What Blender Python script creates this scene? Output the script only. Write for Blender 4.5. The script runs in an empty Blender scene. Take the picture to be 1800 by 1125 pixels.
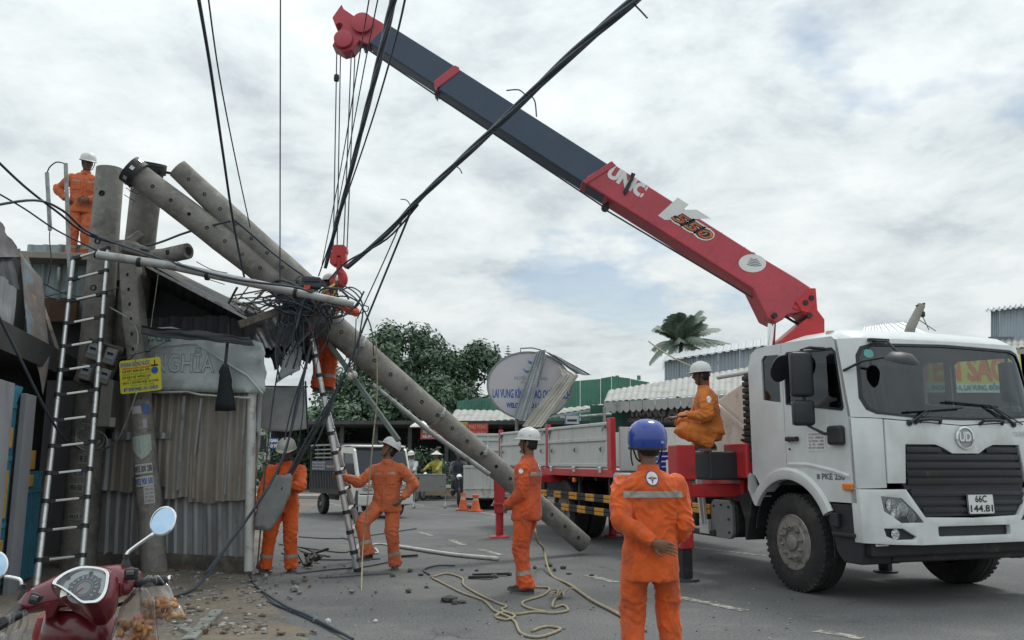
import bpy, bmesh, math, random
from math import sin, cos, pi, radians, sqrt, atan2
from mathutils import Vector, Matrix, noise
from mathutils.bvhtree import BVHTree

V = Vector
scn = bpy.context.scene
col = scn.collection
rnd = random.Random(7)

# ------------------------------------------------------------------ camera
FPX = 1500.0                      # focal length for an 1800 px wide frame
PITCH = math.atan(247.5 / FPX)
CAMH = 1.42
cam = bpy.data.cameras.new('camera')
cam.sensor_width = 36.0
cam.lens = FPX / 1800.0 * 36.0
cam.clip_end = 3000
cam.clip_start = 0.05
cam_o = bpy.data.objects.new('camera', cam)
cam_o.location = (0, 0, CAMH)
cam_o.rotation_euler = (pi / 2 + PITCH, 0, 0)
col.objects.link(cam_o)
scn.camera = cam_o
scn.render.resolution_x = 1024
scn.render.resolution_y = 640
scn.render.engine = 'CYCLES'
scn.cycles.max_bounces = 5
scn.cycles.diffuse_bounces = 2
scn.cycles.glossy_bounces = 2
scn.cycles.transmission_bounces = 3
scn.cycles.transparent_max_bounces = 10
scn.cycles.caustics_reflective = False
scn.cycles.caustics_refractive = False

# ------------------------------------------------------------------ sky, sun, exposure
SUN_EL, SUN_AZ = radians(62), radians(28)      # azimuth measured from +Y (view direction) towards +X
scn.view_settings.view_transform = 'Standard'
scn.view_settings.look = 'None'
scn.view_settings.gamma = 1.0
scn.view_settings.exposure = 0.19
world = bpy.data.worlds.new('World')
scn.world = world
world.use_nodes = True
nt = world.node_tree
nt.nodes.clear()
def N(t, tree=None, **kw):
    n = (tree or nt).nodes.new(t)
    for k, v in kw.items():
        setattr(n, k, v)
    return n
def L(a, b, tree=None):
    (tree or nt).links.new(a, b)
wo = N('ShaderNodeOutputWorld')
sky = N('ShaderNodeTexSky', sky_type='NISHITA', sun_disc=False)
sky.sun_elevation = SUN_EL
sky.sun_rotation = SUN_AZ
sky.air_density = 1.3
sky.dust_density = 0.8
sky.ozone_density = 2.0
bg1 = N('ShaderNodeBackground'); bg1.inputs[1].default_value = 0.085
L(sky.outputs[0], bg1.inputs[0])
tc = N('ShaderNodeTexCoord')
sep = N('ShaderNodeSeparateXYZ'); L(tc.outputs['Generated'], sep.inputs[0])
def math_n(op, a, b=None, clamp=False):
    n = N('ShaderNodeMath', operation=op); n.use_clamp = clamp
    for i, x in enumerate((a, b)):
        if x is None: continue
        if isinstance(x, (int, float)): n.inputs[i].default_value = x
        else: L(x, n.inputs[i])
    return n.outputs[0]
zc = math_n('MAXIMUM', sep.outputs[2], 0.0)
den = math_n('ADD', zc, 0.22)
cx = math_n('DIVIDE', sep.outputs[0], den)
cy = math_n('DIVIDE', sep.outputs[1], den)
comb = N('ShaderNodeCombineXYZ'); L(math_n('SUBTRACT', cx, 0.12), comb.inputs[0]); L(math_n('ADD', cy, 0.45), comb.inputs[1])
comb.inputs[2].default_value = 3.1
def noise_n(vec, scale, detail, rough, dist=0.0):
    n = N('ShaderNodeTexNoise'); L(vec, n.inputs['Vector'])
    n.inputs['Scale'].default_value = scale; n.inputs['Detail'].default_value = detail
    n.inputs['Roughness'].default_value = rough; n.inputs['Distortion'].default_value = dist
    return n.outputs[0]
n1 = noise_n(comb.outputs[0], 0.95, 6, 0.60, 0.0)      # where the cloud deck thins out
n2 = noise_n(comb.outputs[0], 2.9, 8, 0.63, 0.2)      # light and grey billows
n3 = noise_n(comb.outputs[0], 0.55, 3, 0.5, 0.0)
cr = N('ShaderNodeValToRGB'); L(n1, cr.inputs[0])
cr.color_ramp.elements[0].position = 0.34; cr.color_ramp.elements[0].color = (0.12, 0.12, 0.12, 1)
cr.color_ramp.elements[1].position = 0.43; cr.color_ramp.elements[1].color = (1, 1, 1, 1)
hz = math_n('SUBTRACT', 1.0, math_n('MULTIPLY', zc, 3.2), clamp=True)     # the deck closes up towards the horizon
mask = math_n('MAXIMUM', cr.outputs[0], hz)
mixn = math_n('ADD', math_n('MULTIPLY', n2, 0.68), math_n('MULTIPLY', n3, 0.32))
cc = N('ShaderNodeValToRGB'); L(mixn, cc.inputs[0])
e = cc.color_ramp.elements
e[0].position = 0.37; e[0].color = (0.48, 0.535, 0.575, 1)
e[1].position = 0.59; e[1].color = (0.80, 0.84, 0.84, 1)
x = cc.color_ramp.elements.new(0.47); x.color = (0.65, 0.71, 0.725, 1)
lift = math_n('ADD', math_n('MULTIPLY', zc, 0.75), 0.80)       # an overcast sky is brighter overhead
bg2 = N('ShaderNodeBackground'); L(cc.outputs[0], bg2.inputs[0]); L(lift, bg2.inputs[1])
mx = N('ShaderNodeMixShader'); L(mask, mx.inputs[0]); L(bg1.outputs[0], mx.inputs[1]); L(bg2.outputs[0], mx.inputs[2])
L(mx.outputs[0], wo.inputs[0])

sun = bpy.data.lights.new('sun', 'SUN')
sun.energy = 1.6
sun.angle = radians(14)
sun.color = (1.0, 0.96, 0.90)
sun_o = bpy.data.objects.new('sun', sun)
sd = V((sin(SUN_AZ) * cos(SUN_EL), cos(SUN_AZ) * cos(SUN_EL), sin(SUN_EL)))
sun_o.rotation_euler = sd.to_track_quat('Z', 'Y').to_euler()
sun_o.location = sd * 60
col.objects.link(sun_o)

# ------------------------------------------------------------------ helpers
def at(px, py, Y):
    """world point at depth Y that belongs to a spot of the 1800 x 1125 photograph"""
    u = px - 900.0; v = 562.5 - py
    d = V((u, FPX * cos(PITCH) - v * sin(PITCH), FPX * sin(PITCH) + v * cos(PITCH)))
    return d * (Y / d.y) + V((0, 0, CAMH))
def gr(px, py, z=0.0):
    u = px - 900.0; v = 562.5 - py
    d = V((u, FPX * cos(PITCH) - v * sin(PITCH), FPX * sin(PITCH) + v * cos(PITCH)))
    return d * ((z - CAMH) / d.z) + V((0, 0, CAMH))

MATS = {}
def mat(name, c, rough=0.6, metal=0.0, var=0.14, vs=5.0, bump=0.0, bs=60.0, c2=None, s2=3.0, t2=0.56, w2=0.06,
        streak=1.0, spec=0.5, alpha=1.0, trans=0.0, coat=0.0, c3=None, s3=14.0, t3=0.62, sheen=0.0):
    if name in MATS: return MATS[name]
    m = bpy.data.materials.new(name); m.use_nodes = True
    t = m.node_tree; b = t.nodes['Principled BSDF']
    tcn = N('ShaderNodeTexCoord', t)
    mp = N('ShaderNodeMapping', t); L(tcn.outputs['Object'], mp.inputs[0], t)
    mp.inputs['Scale'].default_value = (1, 1, streak)
    def nz(scale, det=5, ro=0.6):
        n = N('ShaderNodeTexNoise', t); L(mp.outputs[0], n.inputs['Vector'], t)
        n.inputs['Scale'].default_value = scale; n.inputs['Detail'].default_value = det; n.inputs['Roughness'].default_value = ro
        return n.outputs[0]
    mr = N('ShaderNodeMapRange', t); L(nz(vs), mr.inputs[0], t)
    mr.inputs[1].default_value = 0.25; mr.inputs[2].default_value = 0.75
    mr.inputs[3].default_value = 1 - var; mr.inputs[4].default_value = 1 + var
    mu = N('ShaderNodeMix', t, data_type='RGBA', blend_type='MULTIPLY'); mu.inputs[0].default_value = 1
    mu.inputs[6].default_value = (*c, 1); L(mr.outputs[0], mu.inputs[7], t)
    out = mu.outputs[2]
    for cc2, ss, tt in ((c2, s2, t2), (c3, s3, t3)):
        if cc2 is None: continue
        r = N('ShaderNodeMapRange', t); L(nz(ss, 8, 0.65), r.inputs[0], t)
        r.inputs[1].default_value = tt - w2; r.inputs[2].default_value = tt + w2
        mi = N('ShaderNodeMix', t, data_type='RGBA'); L(r.outputs[0], mi.inputs[0], t)
        L(out, mi.inputs[6], t); mi.inputs[7].default_value = (*cc2, 1)
        out = mi.outputs[2]
    L(out, b.inputs['Base Color'], t)
    b.inputs['Roughness'].default_value = rough
    b.inputs['Metallic'].default_value = metal
    b.inputs['Specular IOR Level'].default_value = spec
    b.inputs['Alpha'].default_value = alpha
    b.inputs['Transmission Weight'].default_value = trans
    b.inputs['Coat Weight'].default_value = coat
    if sheen: b.inputs['Sheen Weight'].default_value = sheen
    if bump:
        bn = N('ShaderNodeBump', t); L(nz(bs), bn.inputs['Height'], t)
        bn.inputs['Strength'].default_value = bump; bn.inputs['Distance'].default_value = 0.02
        L(bn.outputs[0], b.inputs['Normal'], t)
    MATS[name] = m
    return m

def glass(name, tint, alpha, rough=0.03):
    """thin tinted pane: partly mirror, partly see-through"""
    if name in MATS: return MATS[name]
    m = bpy.data.materials.new(name); m.use_nodes = True
    t = m.node_tree; t.nodes.clear()
    o = N('ShaderNodeOutputMaterial', t); tr = N('ShaderNodeBsdfTransparent', t); tr.inputs[0].default_value = (*tint, 1)
    gl = N('ShaderNodeBsdfGlossy', t); gl.inputs['Roughness'].default_value = rough; gl.inputs[0].default_value = (0.9, 0.95, 1, 1)
    fr = N('ShaderNodeFresnel', t); fr.inputs[0].default_value = 1.5
    ma = N('ShaderNodeMath', t, operation='ADD'); L(fr.outputs[0], ma.inputs[0], t); ma.inputs[1].default_value = alpha; ma.use_clamp = True
    ms = N('ShaderNodeMixShader', t); L(ma.outputs[0], ms.inputs[0], t); L(tr.outputs[0], ms.inputs[1], t); L(gl.outputs[0], ms.inputs[2], t)
    L(ms.outputs[0], o.inputs[0], t)
    MATS[name] = m
    return m

RM = {}
def setp(o, label=None, cat=None, group=None, kind=None):
    if label: o['label'] = label
    if cat: o['category'] = cat
    if group: o['group'] = group
    if kind: o['kind'] = kind
    return o
def thing(name, label, cat, loc=(0, 0, 0), rz=0.0, group=None):
    o = bpy.data.objects.new(name, None); col.objects.link(o)
    o.empty_display_size = 0.1
    o.location = loc; o.rotation_euler = (0, 0, rz)
    RM[o] = Matrix.Translation(V(loc)) @ Matrix.Rotation(rz, 4, 'Z')
    return setp(o, label, cat, group)

def frame(x, y, z, o):
    m = Matrix.Identity(4)
    for i, a in enumerate((x, y, z, o)):
        for k in range(3): m[k][i] = a[k]
    return m
def basis(d):
    """two unit vectors square to d"""
    d = d.normalized()
    a = V((0, 0, 1)) if abs(d.z) < 0.9 else V((1, 0, 0))
    u = d.cross(a).normalized()
    return u, d.cross(u).normalized()

class MB:
    def __init__(s): s.v = []; s.f = []; s.mi = []; s.cur = 0
    def add(s, vs, fs, M=None):
        n = len(s.v)
        s.v += [(M @ V(p)) if M is not None else V(p) for p in vs]
        for f in fs: s.f.append([i + n for i in f]); s.mi.append(s.cur)
        return s
    def box(s, c, size, M=None, R=None):
        x, y, z = (q / 2 for q in size)
        p = [V((i, j, k)) for i in (-x, x) for j in (-y, y) for k in (-z, z)]
        if R is not None: p = [R @ q for q in p]
        p = [q + V(c) for q in p]
        return s.add(p, [(0, 1, 3, 2), (4, 6, 7, 5), (0, 4, 5, 1), (2, 3, 7, 6), (0, 2, 6, 4), (1, 5, 7, 3)], M)
    def bar(s, a, b, w, h, up=V((0, 0, 1)), M=None):
        """box beam from a to b, w wide, h high"""
        a = V(a); b = V(b); d = (b - a)
        u = d.cross(up)
        u = u.normalized() if u.length > 1e-6 else basis(d)[0]
        q = u.cross(d).normalized()
        p = [e + u * i * w / 2 + q * j * h / 2 for e in (a, b) for i in (-1, 1) for j in (-1, 1)]
        return s.add(p, [(0, 1, 3, 2), (4, 6, 7, 5), (0, 4, 5, 1), (2, 3, 7, 6), (0, 2, 6, 4), (1, 5, 7, 3)], M)
    def tube(s, pts, r, n=8, M=None, cap=True, sq=1.0):
        pts = [V(p) for p in pts]; k = len(pts)
        rs = r if isinstance(r, (list, tuple)) else [r] * k
        vs = []; u = None
        for i, p in enumerate(pts):
            d = (pts[min(i + 1, k - 1)] - pts[max(i - 1, 0)])
            if d.length < 1e-9: d = V((0, 0, 1))
            d.normalize()
            if u is None: u = basis(d)[0]
            else:
                u = u - d * u.dot(d)
                u = u.normalized() if u.length > 1e-6 else basis(d)[0]
            w = d.cross(u)
            for j in range(n):
                t = 2 * pi * j / n
                vs.append(p + (u * cos(t) + w * sin(t) * sq) * rs[i])
        fs = [(i * n + j, i * n + (j + 1) % n, (i + 1) * n + (j + 1) % n, (i + 1) * n + j) for i in range(k - 1) for j in range(n)]
        if cap: fs += [tuple(range(n - 1, -1, -1)), tuple(range((k - 1) * n, k * n))]
        return s.add(vs, fs, M)
    def lathe(s, prof, n=24, M=None, cap=True, arc=2 * pi):
        """prof: (radius, z) pairs about Z"""
        vs = []; k = len(prof)
        for r, z in prof:
            for j in range(n):
                t = arc * j / n
                vs.append((r * cos(t), r * sin(t), z))
        fs = [(i * n + j, i * n + (j + 1) % n, (i + 1) * n + (j + 1) % n, (i + 1) * n + j) for i in range(k - 1) for j in range(n)]
        if cap: fs += [tuple(range(n - 1, -1, -1)), tuple(range((k - 1) * n, k * n))]
        return s.add(vs, fs, M)
    def loft(s, rings, cap=True, M=None):
        """rings: list of equal-length point loops"""
        n = len(rings[0]); vs = [p for r in rings for p in r]; k = len(rings)
        fs = [(i * n + j, i * n + (j + 1) % n, (i + 1) * n + (j + 1) % n, (i + 1) * n + j) for i in range(k - 1) for j in range(n)]
        if cap: fs += [tuple(range(n - 1, -1, -1)), tuple(range((k - 1) * n, k * n))]
        return s.add(vs, fs, M)
    def grid(s, fn, nu, nv, M=None):
        vs = [fn(i / nu, j / nv) for i in range(nu + 1) for j in range(nv + 1)]
        w = nv + 1
        fs = [(i * w + j, (i + 1) * w + j, (i + 1) * w + j + 1, i * w + j + 1) for i in range(nu) for j in range(nv)]
        return s.add(vs, fs, M)
    def slab(s, fn, nu, nv, th, nrm=None):
        """grid with thickness th (along -normal)"""
        P = [[V(fn(i / nu, j / nv)) for j in range(nv + 1)] for i in range(nu + 1)]
        def nn(i, j):
            a = P[min(i + 1, nu)][j] - P[max(i - 1, 0)][j]; b = P[i][min(j + 1, nv)] - P[i][max(j - 1, 0)]
            c = a.cross(b); return c.normalized() if c.length > 1e-9 else V((0, 0, 1))
        w = nv + 1; T = (nu + 1) * w
        vs = [P[i][j] for i in range(nu + 1) for j in range(w)] + [P[i][j] - (nrm or nn(i, j)) * th for i in range(nu + 1) for j in range(w)]
        fs = []
        for i in range(nu):
            for j in range(nv):
                q = (i * w + j, (i + 1) * w + j, (i + 1) * w + j + 1, i * w + j + 1)
                fs.append(q); fs.append(tuple(T + x for x in reversed(q)))
        bd = [i * w for i in range(nu + 1)] + [nu * w + j for j in range(1, w)] + [i * w + nv for i in range(nu - 1, -1, -1)] + [j for j in range(nv - 1, 0, -1)]
        for i in range(len(bd)):
            a, b = bd[i], bd[(i + 1) % len(bd)]
            fs.append((b, a, T + a, T + b))
        return s.add(vs, fs)
    def plate(s, outer, holes=(), f0=None, f1=None, cutu=(), cutv=()):
        """filled 2D outline (with holes) mapped through f0 (front) and f1 (back) into a solid"""
        bm = bmesh.new(); es = []
        for lp in [outer] + list(holes):
            vv = [bm.verts.new((p[0], p[1], 0)) for p in lp]
            for i in range(len(vv)): es.append(bm.edges.new((vv[i], vv[(i + 1) % len(vv)])))
        bmesh.ops.triangle_fill(bm, use_beauty=True, use_dissolve=False, edges=es, normal=(0, 0, 1))
        for ax, cuts in ((0, cutu), (1, cutv)):
            for c in cuts:
                co = (c, 0, 0) if ax == 0 else (0, c, 0); no = (1, 0, 0) if ax == 0 else (0, 1, 0)
                bmesh.ops.bisect_plane(bm, geom=bm.verts[:] + bm.edges[:] + bm.faces[:], plane_co=co, plane_no=no, dist=1e-5)
        for f in bm.faces:
            if f.normal.z < 0: f.normal_flip()
        bm.verts.index_update()
        P = [(v.co.x, v.co.y) for v in bm.verts]; F = [[v.index for v in f.verts] for f in bm.faces]
        B = []
        for ed in bm.edges:
            if len(ed.link_faces) == 1:
                lo = ed.link_loops[0]; B.append((lo.vert.index, lo.link_loop_next.vert.index))
        bm.free()
        n = len(P)
        vs = [f0(*p) for p in P]
        fs = list(F)
        if f1 is not None:
            vs += [f1(*p) for p in P]
            fs += [[i + n for i in reversed(f)] for f in F]
            fs += [(b, a, a + n, b + n) for a, b in B]
        return s.add(vs, fs)
    def build(s, name, m, parent=None, local=False, smooth=False, bev=0.0, loc=None, seg=2, ang=35, label=None):
        inv = None
        if parent is not None and not local: inv = RM[parent].inverted()
        vs = s.v
        if inv is not None: vs = [inv @ p for p in vs]
        if loc is not None: vs = [p - V(loc) for p in vs]
        me = bpy.data.meshes.new(name)
        me.from_pydata([tuple(p) for p in vs], [], s.f)
        ms = m if isinstance(m, (list, tuple)) else [m]
        for q in ms: me.materials.append(q)
        if len(ms) > 1:
            for p, i in zip(me.polygons, s.mi): p.material_index = i
        if bev:
            bm = bmesh.new(); bm.from_mesh(me)
            bmesh.ops.recalc_face_normals(bm, faces=bm.faces)
            ed = [x for x in bm.edges if len(x.link_faces) == 2 and x.calc_face_angle(0) > radians(ang)]
            try: bmesh.ops.bevel(bm, geom=ed, offset=bev, segments=seg, profile=0.5, affect='EDGES', clamp_overlap=True)
            except Exception: pass
            bm.to_mesh(me); bm.free()
        if smooth:
            for p in me.polygons: p.use_smooth = True
            if smooth != 'all':
                try: me.set_sharp_from_angle(angle=radians(40))
                except Exception: pass
        o = bpy.data.objects.new(name, me); col.objects.link(o)
        if parent is not None:
            o.parent = parent; RM[o] = RM[parent]
        else:
            RM[o] = Matrix.Translation(V(loc)) if loc is not None else Matrix.Identity(4)
            if loc is not None: o.location = loc
        if label: o['label'] = label
        return o

def copy_tree(o, parent=None):
    c = o.copy(); col.objects.link(c); c.parent = parent
    for ch in [k for k in o.children]: copy_tree(ch, c)
    return c

def text_geo(s, size=1.0, bold=0.0, squeeze=1.0, shear=0.0, align='CENTER'):
    cu = bpy.data.curves.new('text', 'FONT')
    cu.body = s; cu.size = size; cu.offset = bold; cu.shear = shear
    cu.align_x = align; cu.align_y = 'CENTER'; cu.fill_mode = 'FRONT'; cu.resolution_u = 3
    o = bpy.data.objects.new('text', cu); col.objects.link(o)
    me = bpy.data.meshes.new_from_object(o)
    vs = [(v.co.x * squeeze, v.co.y, 0) for v in me.vertices]; fs = [list(p.vertices) for p in me.polygons]
    bpy.data.objects.remove(o); bpy.data.curves.remove(cu); bpy.data.meshes.remove(me)
    return vs, fs
def text(s, M, size, m, parent, bold=0.0, squeeze=1.0, local=False, name='lettering', width=None, shear=0.0, wrap=None, align='CENTER'):
    vs, fs = text_geo(s, size, bold, squeeze, shear, align)
    if not vs: return None
    if width:
        x0 = min(v[0] for v in vs); x1 = max(v[0] for v in vs); k = width / (x1 - x0)
        vs = [(v[0] * k, v[1], 0) for v in vs]
    b = MB()
    if wrap: b.add([wrap(v[0], v[1]) for v in vs], fs)
    else: b.add(vs, fs, M)
    return b.build(name, m, parent, local)

def catenary(a, b, sag, n=16):
    a = V(a); b = V(b)
    return [a.lerp(b, t / n) - V((0, 0, sag * 4 * (t / n) * (1 - t / n))) for t in range(n + 1)]
def smooth_path(pts, n=6):
    pts = [V(p) for p in pts]; out = []
    for i in range(len(pts) - 1):
        p0 = pts[max(i - 1, 0)]; p1 = pts[i]; p2 = pts[i + 1]; p3 = pts[min(i + 2, len(pts) - 1)]
        for k in range(n):
            t = k / n
            out.append(0.5 * ((2 * p1) + (p2 - p0) * t + (2 * p0 - 5 * p1 + 4 * p2 - p3) * t * t + (3 * p1 - p0 - 3 * p2 + p3) * t ** 3))
    out.append(pts[-1]); return out
def corr(width, length, pitch=0.2, depth=0.03, nv=6, kind='trap', wob=0.0, seed=0):
    """corrugated sheet in local x (across the ribs), y (along), z: returns grid function and nu"""
    per = max(1, round(width / pitch)); nu = per * 6
    def z(u):
        t = (u * per) % 1.0
        if kind == 'sine': return depth * 0.5 * sin(2 * pi * t)
        return depth if 0.12 < t < 0.38 else (0.0)
    def fn(u, v):
        x = u * width; y = v * length
        return V((x, y, z(u + 1e-6) + wob * noise.noise(V((x * 1.7 + seed, y * 1.4, seed * 3.1)))))
    return fn, nu
def sheet(name, m, parent, o, ux, uy, width, length, pitch=0.2, depth=0.03, kind='trap', wob=0.0, seed=0, nv=6, th=0.003, jag=0.0, loc=None, bend=None):
    """corrugated sheet with origin o, across-rib axis ux, along-rib axis uy (world)"""
    ux = V(ux).normalized(); uy = V(uy); uy = (uy - ux * uy.dot(ux)).normalized(); uz = ux.cross(uy)
    fn, nu = corr(width, length, pitch, depth, nv, kind, wob, seed)
    def g(u, v):
        p = fn(u, v)
        if jag and v in (0.0, 1.0): p.y += (jag * noise.noise(V((p.x * 5 + seed, v * 9, 2.2)))) * 1.6
        if bend: p = bend(p, u, v)
        return V(o) + ux * p.x + uy * p.y + uz * p.z
    b = MB(); b.slab(g, nu, nv, th)
    return b.build(name, m, parent, loc=loc)
# ------------------------------------------------------------------ materials
white_paint = mat('white_paint', (0.65, 0.68, 0.68), 0.28, var=0.04, vs=2, c2=(0.55, 0.56, 0.545), s2=2.6, t2=0.60, w2=0.16, coat=0.3)
bed_white = mat('bed_white', (0.50, 0.52, 0.505), 0.5, var=0.08, vs=3, c2=(0.36, 0.34, 0.30), s2=5, t2=0.64, w2=0.08, streak=0.35)
red_paint = mat('red_paint', (0.50, 0.030, 0.035), 0.38, var=0.12, vs=3, c2=(0.26, 0.035, 0.04), s2=4, t2=0.62, w2=0.1)
boom_red = mat('boom_red', (0.50, 0.062, 0.088), 0.42, var=0.10, vs=1.5, c2=(0.36, 0.05, 0.066), s2=1.4, t2=0.55, w2=0.14, c3=(0.20, 0.05, 0.05), s3=9, t3=0.69)
boom_dark = mat('boom_dark', (0.040, 0.068, 0.115), 0.5, var=0.12, vs=1.5, c2=(0.050, 0.072, 0.115), s2=1.0, t2=0.55, w2=0.15, c3=(0.075, 0.09, 0.11), s3=7, t3=0.70)  # bluish veil glare over the dark boom put into its colour
black_plastic = mat('black_plastic', (0.022, 0.025, 0.030), 0.5, var=0.2)
black_metal = mat('black_metal', (0.018, 0.019, 0.021), 0.6, var=0.3, vs=6, c2=(0.06, 0.055, 0.048), s2=6, t2=0.62)
rubber = mat('rubber', (0.022, 0.022, 0.023), 0.85, var=0.25, vs=6, c2=(0.07, 0.065, 0.058), s2=3, t2=0.6, w2=0.12)
steel = mat('steel', (0.42, 0.43, 0.43), 0.38, 0.85, var=0.12, vs=8)
chrome = mat('chrome', (0.75, 0.76, 0.77), 0.12, 1.0, var=0.03)
alu = mat('aluminium', (0.62, 0.63, 0.63), 0.36, 0.75, var=0.12, vs=9, c2=(0.33, 0.32, 0.30), s2=9, t2=0.64)
grey_steel = mat('grey_steel', (0.22, 0.225, 0.23), 0.5, 0.5, var=0.15)
rim_m = mat('rim_paint', (0.27, 0.26, 0.24), 0.55, 0.3, var=0.2, vs=9, c2=(0.12, 0.10, 0.08), s2=8, t2=0.58)
hazard_y = mat('hazard_yellow', (0.58, 0.27, 0.03), 0.55, var=0.15, c2=(0.2, 0.12, 0.04), s2=7, t2=0.62)
orange_lamp = mat('orange_lamp', (0.75, 0.20, 0.02), 0.25, var=0.1, vs=30)
text_white = mat('print_white', (0.72, 0.73, 0.72), 0.5, var=0.06)
text_grey = mat('print_grey', (0.16, 0.165, 0.17), 0.45, var=0.06)
text_black = mat('print_black', (0.02, 0.021, 0.025), 0.5, var=0.08)
text_blue = mat('print_blue', (0.02, 0.09, 0.36), 0.5, var=0.1)
text_red = mat('print_red', (0.60, 0.05, 0.03), 0.5, var=0.1)
text_green = mat('print_green', (0.12, 0.36, 0.06), 0.5, var=0.1)
text_yellow = mat('print_yellow', (0.80, 0.58, 0.05), 0.5, var=0.1)
cloud_silver = mat('print_silver', (0.55, 0.56, 0.58), 0.35, 0.3, var=0.05)
windscreen_m = glass('windscreen_glass', (0.50, 0.57, 0.60), 0.035)
window_m = glass('window_glass', (0.25, 0.28, 0.30), 0.02); clear_m = glass('clear_glass', (0.85, 0.88, 0.88), 0.02)
interior = mat('cab_interior', (0.022, 0.025, 0.03), 0.8, var=0.2)
cream = mat('cream_sheet', (0.62, 0.57, 0.49), 0.6, var=0.08, c2=(0.45, 0.40, 0.33), s2=3, t2=0.6)
blue_plastic = mat('blue_plastic', (0.02, 0.05, 0.34), 0.35, var=0.12)
concrete = mat('pole_concrete', (0.235, 0.225, 0.205), 0.85, var=0.2, vs=4, bump=0.35, bs=45, c2=(0.12, 0.115, 0.10), s2=2.6, t2=0.57, w2=0.1, c3=(0.34, 0.325, 0.29), s3=9, t3=0.63)
rope_m = mat('rope_fibre', (0.34, 0.295, 0.20), 0.9, var=0.25, vs=25, bump=0.6, bs=120)
cable_m = mat('cable_black', (0.045, 0.060, 0.080), 0.6, var=0.2)  # black cable, bluish haze of the veil put into the colour
wire_rope = mat('wire_rope', (0.10, 0.105, 0.11), 0.5, 0.5, var=0.2)

# ------------------------------------------------------------------ ground
def ground_material():
    m = bpy.data.materials.new('asphalt'); m.use_nodes = True
    t = m.node_tree; b = t.nodes['Principled BSDF']
    tcn = N('ShaderNodeTexCoord', t)
    def nz(s, d=6, r=0.6):
        n = N('ShaderNodeTexNoise', t); L(tcn.outputs['Object'], n.inputs['Vector'], t)
        n.inputs['Scale'].default_value = s; n.inputs['Detail'].default_value = d; n.inputs['Roughness'].default_value = r
        return n.outputs[0]
    def ramp(src, stops):
        r = N('ShaderNodeValToRGB', t); L(src, r.inputs[0], t)
        el = r.color_ramp.elements
        el[0].position, el[0].color = stops[0][0], (*stops[0][1], 1)
        el[1].position, el[1].color = stops[1][0], (*stops[1][1], 1)
        for p, c in stops[2:]:
            q = el.new(p); q.color = (*c, 1)
        return r.outputs[0]
    a = ramp(nz(0.35, 5), [(0.3, (0.088, 0.092, 0.095)), (0.7, (0.148, 0.151, 0.150))])
    g = ramp(nz(42, 4, 0.9), [(0.36, (0.50,) * 3), (0.66, (1.6,) * 3)])
    mu = N('ShaderNodeMix', t, data_type='RGBA', blend_type='MULTIPLY'); mu.inputs[0].default_value = 1
    L(a, mu.inputs[6], t); L(g, mu.inputs[7], t)
    st = ramp(nz(1.3, 9, 0.7), [(0.52, (0, 0, 0)), (0.74, (1, 1, 1))])       # dust washed over the road
    mi = N('ShaderNodeMix', t, data_type='RGBA'); L(st, mi.inputs[0], t); L(mu.outputs[2], mi.inputs[6], t)
    mi.inputs[7].default_value = (0.175, 0.17, 0.158, 1)
    # oil and tyre stains
    ol = ramp(nz(0.9, 7, 0.7), [(0.60, (0, 0, 0)), (0.74, (0.75, 0.75, 0.75))])
    mi2 = N('ShaderNodeMix', t, data_type='RGBA'); L(ol, mi2.inputs[0], t); L(mi.outputs[2], mi2.inputs[6], t)
    mi2.inputs[7].default_value = (0.05, 0.05, 0.05, 1)
    # fine cracks
    vo = N('ShaderNodeTexVoronoi', t, feature='DISTANCE_TO_EDGE')
    wp = N('ShaderNodeMix', t, data_type='RGBA', blend_type='ADD'); wp.inputs[0].default_value = 0.25
    nn = N('ShaderNodeTexNoise', t); L(tcn.outputs['Object'], nn.inputs['Vector'], t); nn.inputs['Scale'].default_value = 2.5
    L(tcn.outputs['Object'], wp.inputs[6], t); L(nn.outputs['Color'], wp.inputs[7], t)
    L(wp.outputs[2], vo.inputs['Vector'], t); vo.inputs['Scale'].default_value = 0.55
    ck = ramp(vo.outputs['Distance'], [(0.0, (1, 1, 1)), (0.007, (0, 0, 0))])
    gate = ramp(nz(0.25, 3), [(0.50, (0, 0, 0)), (0.58, (0.7, 0.7, 0.7))])
    cm = N('ShaderNodeMix', t, data_type='RGBA', blend_type='MULTIPLY'); cm.inputs[0].default_value = 1; L(ck, cm.inputs[6], t); L(gate, cm.inputs[7], t)
    mi3 = N('ShaderNodeMix', t, data_type='RGBA'); L(cm.outputs[2], mi3.inputs[0], t); L(mi2.outputs[2], mi3.inputs[6], t)
    mi3.inputs[7].default_value = (0.028, 0.028, 0.028, 1)
    L(mi3.outputs[2], b.inputs['Base Color'], t)
    b.inputs['Roughness'].default_value = 0.88; b.inputs['Specular IOR Level'].default_value = 0.3
    bn = N('ShaderNodeBump', t); L(nz(48, 4, 0.85), bn.inputs['Height'], t); bn.inputs['Strength'].default_value = 0.5; bn.inputs['Distance'].default_value = 0.01
    L(bn.outputs[0], b.inputs['Normal'], t)
    return m
asphalt = ground_material()
dirt = mat('dirt', (0.165, 0.135, 0.098), 0.95, var=0.25, vs=1.6, bump=0.7, bs=30, c2=(0.10, 0.095, 0.088), s2=1.1, t2=0.52, w2=0.09, c3=(0.25, 0.235, 0.21), s3=26, t3=0.63)
paint_line = mat('worn_paint', (0.36, 0.345, 0.285), 0.8, var=0.2, vs=9, c2=(0.125, 0.127, 0.126), s2=11, t2=0.48, w2=0.05)
paving = mat('paving', (0.30, 0.28, 0.25), 0.9, var=0.15, vs=2, c2=(0.2, 0.19, 0.17), s2=4, t2=0.6)

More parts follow.
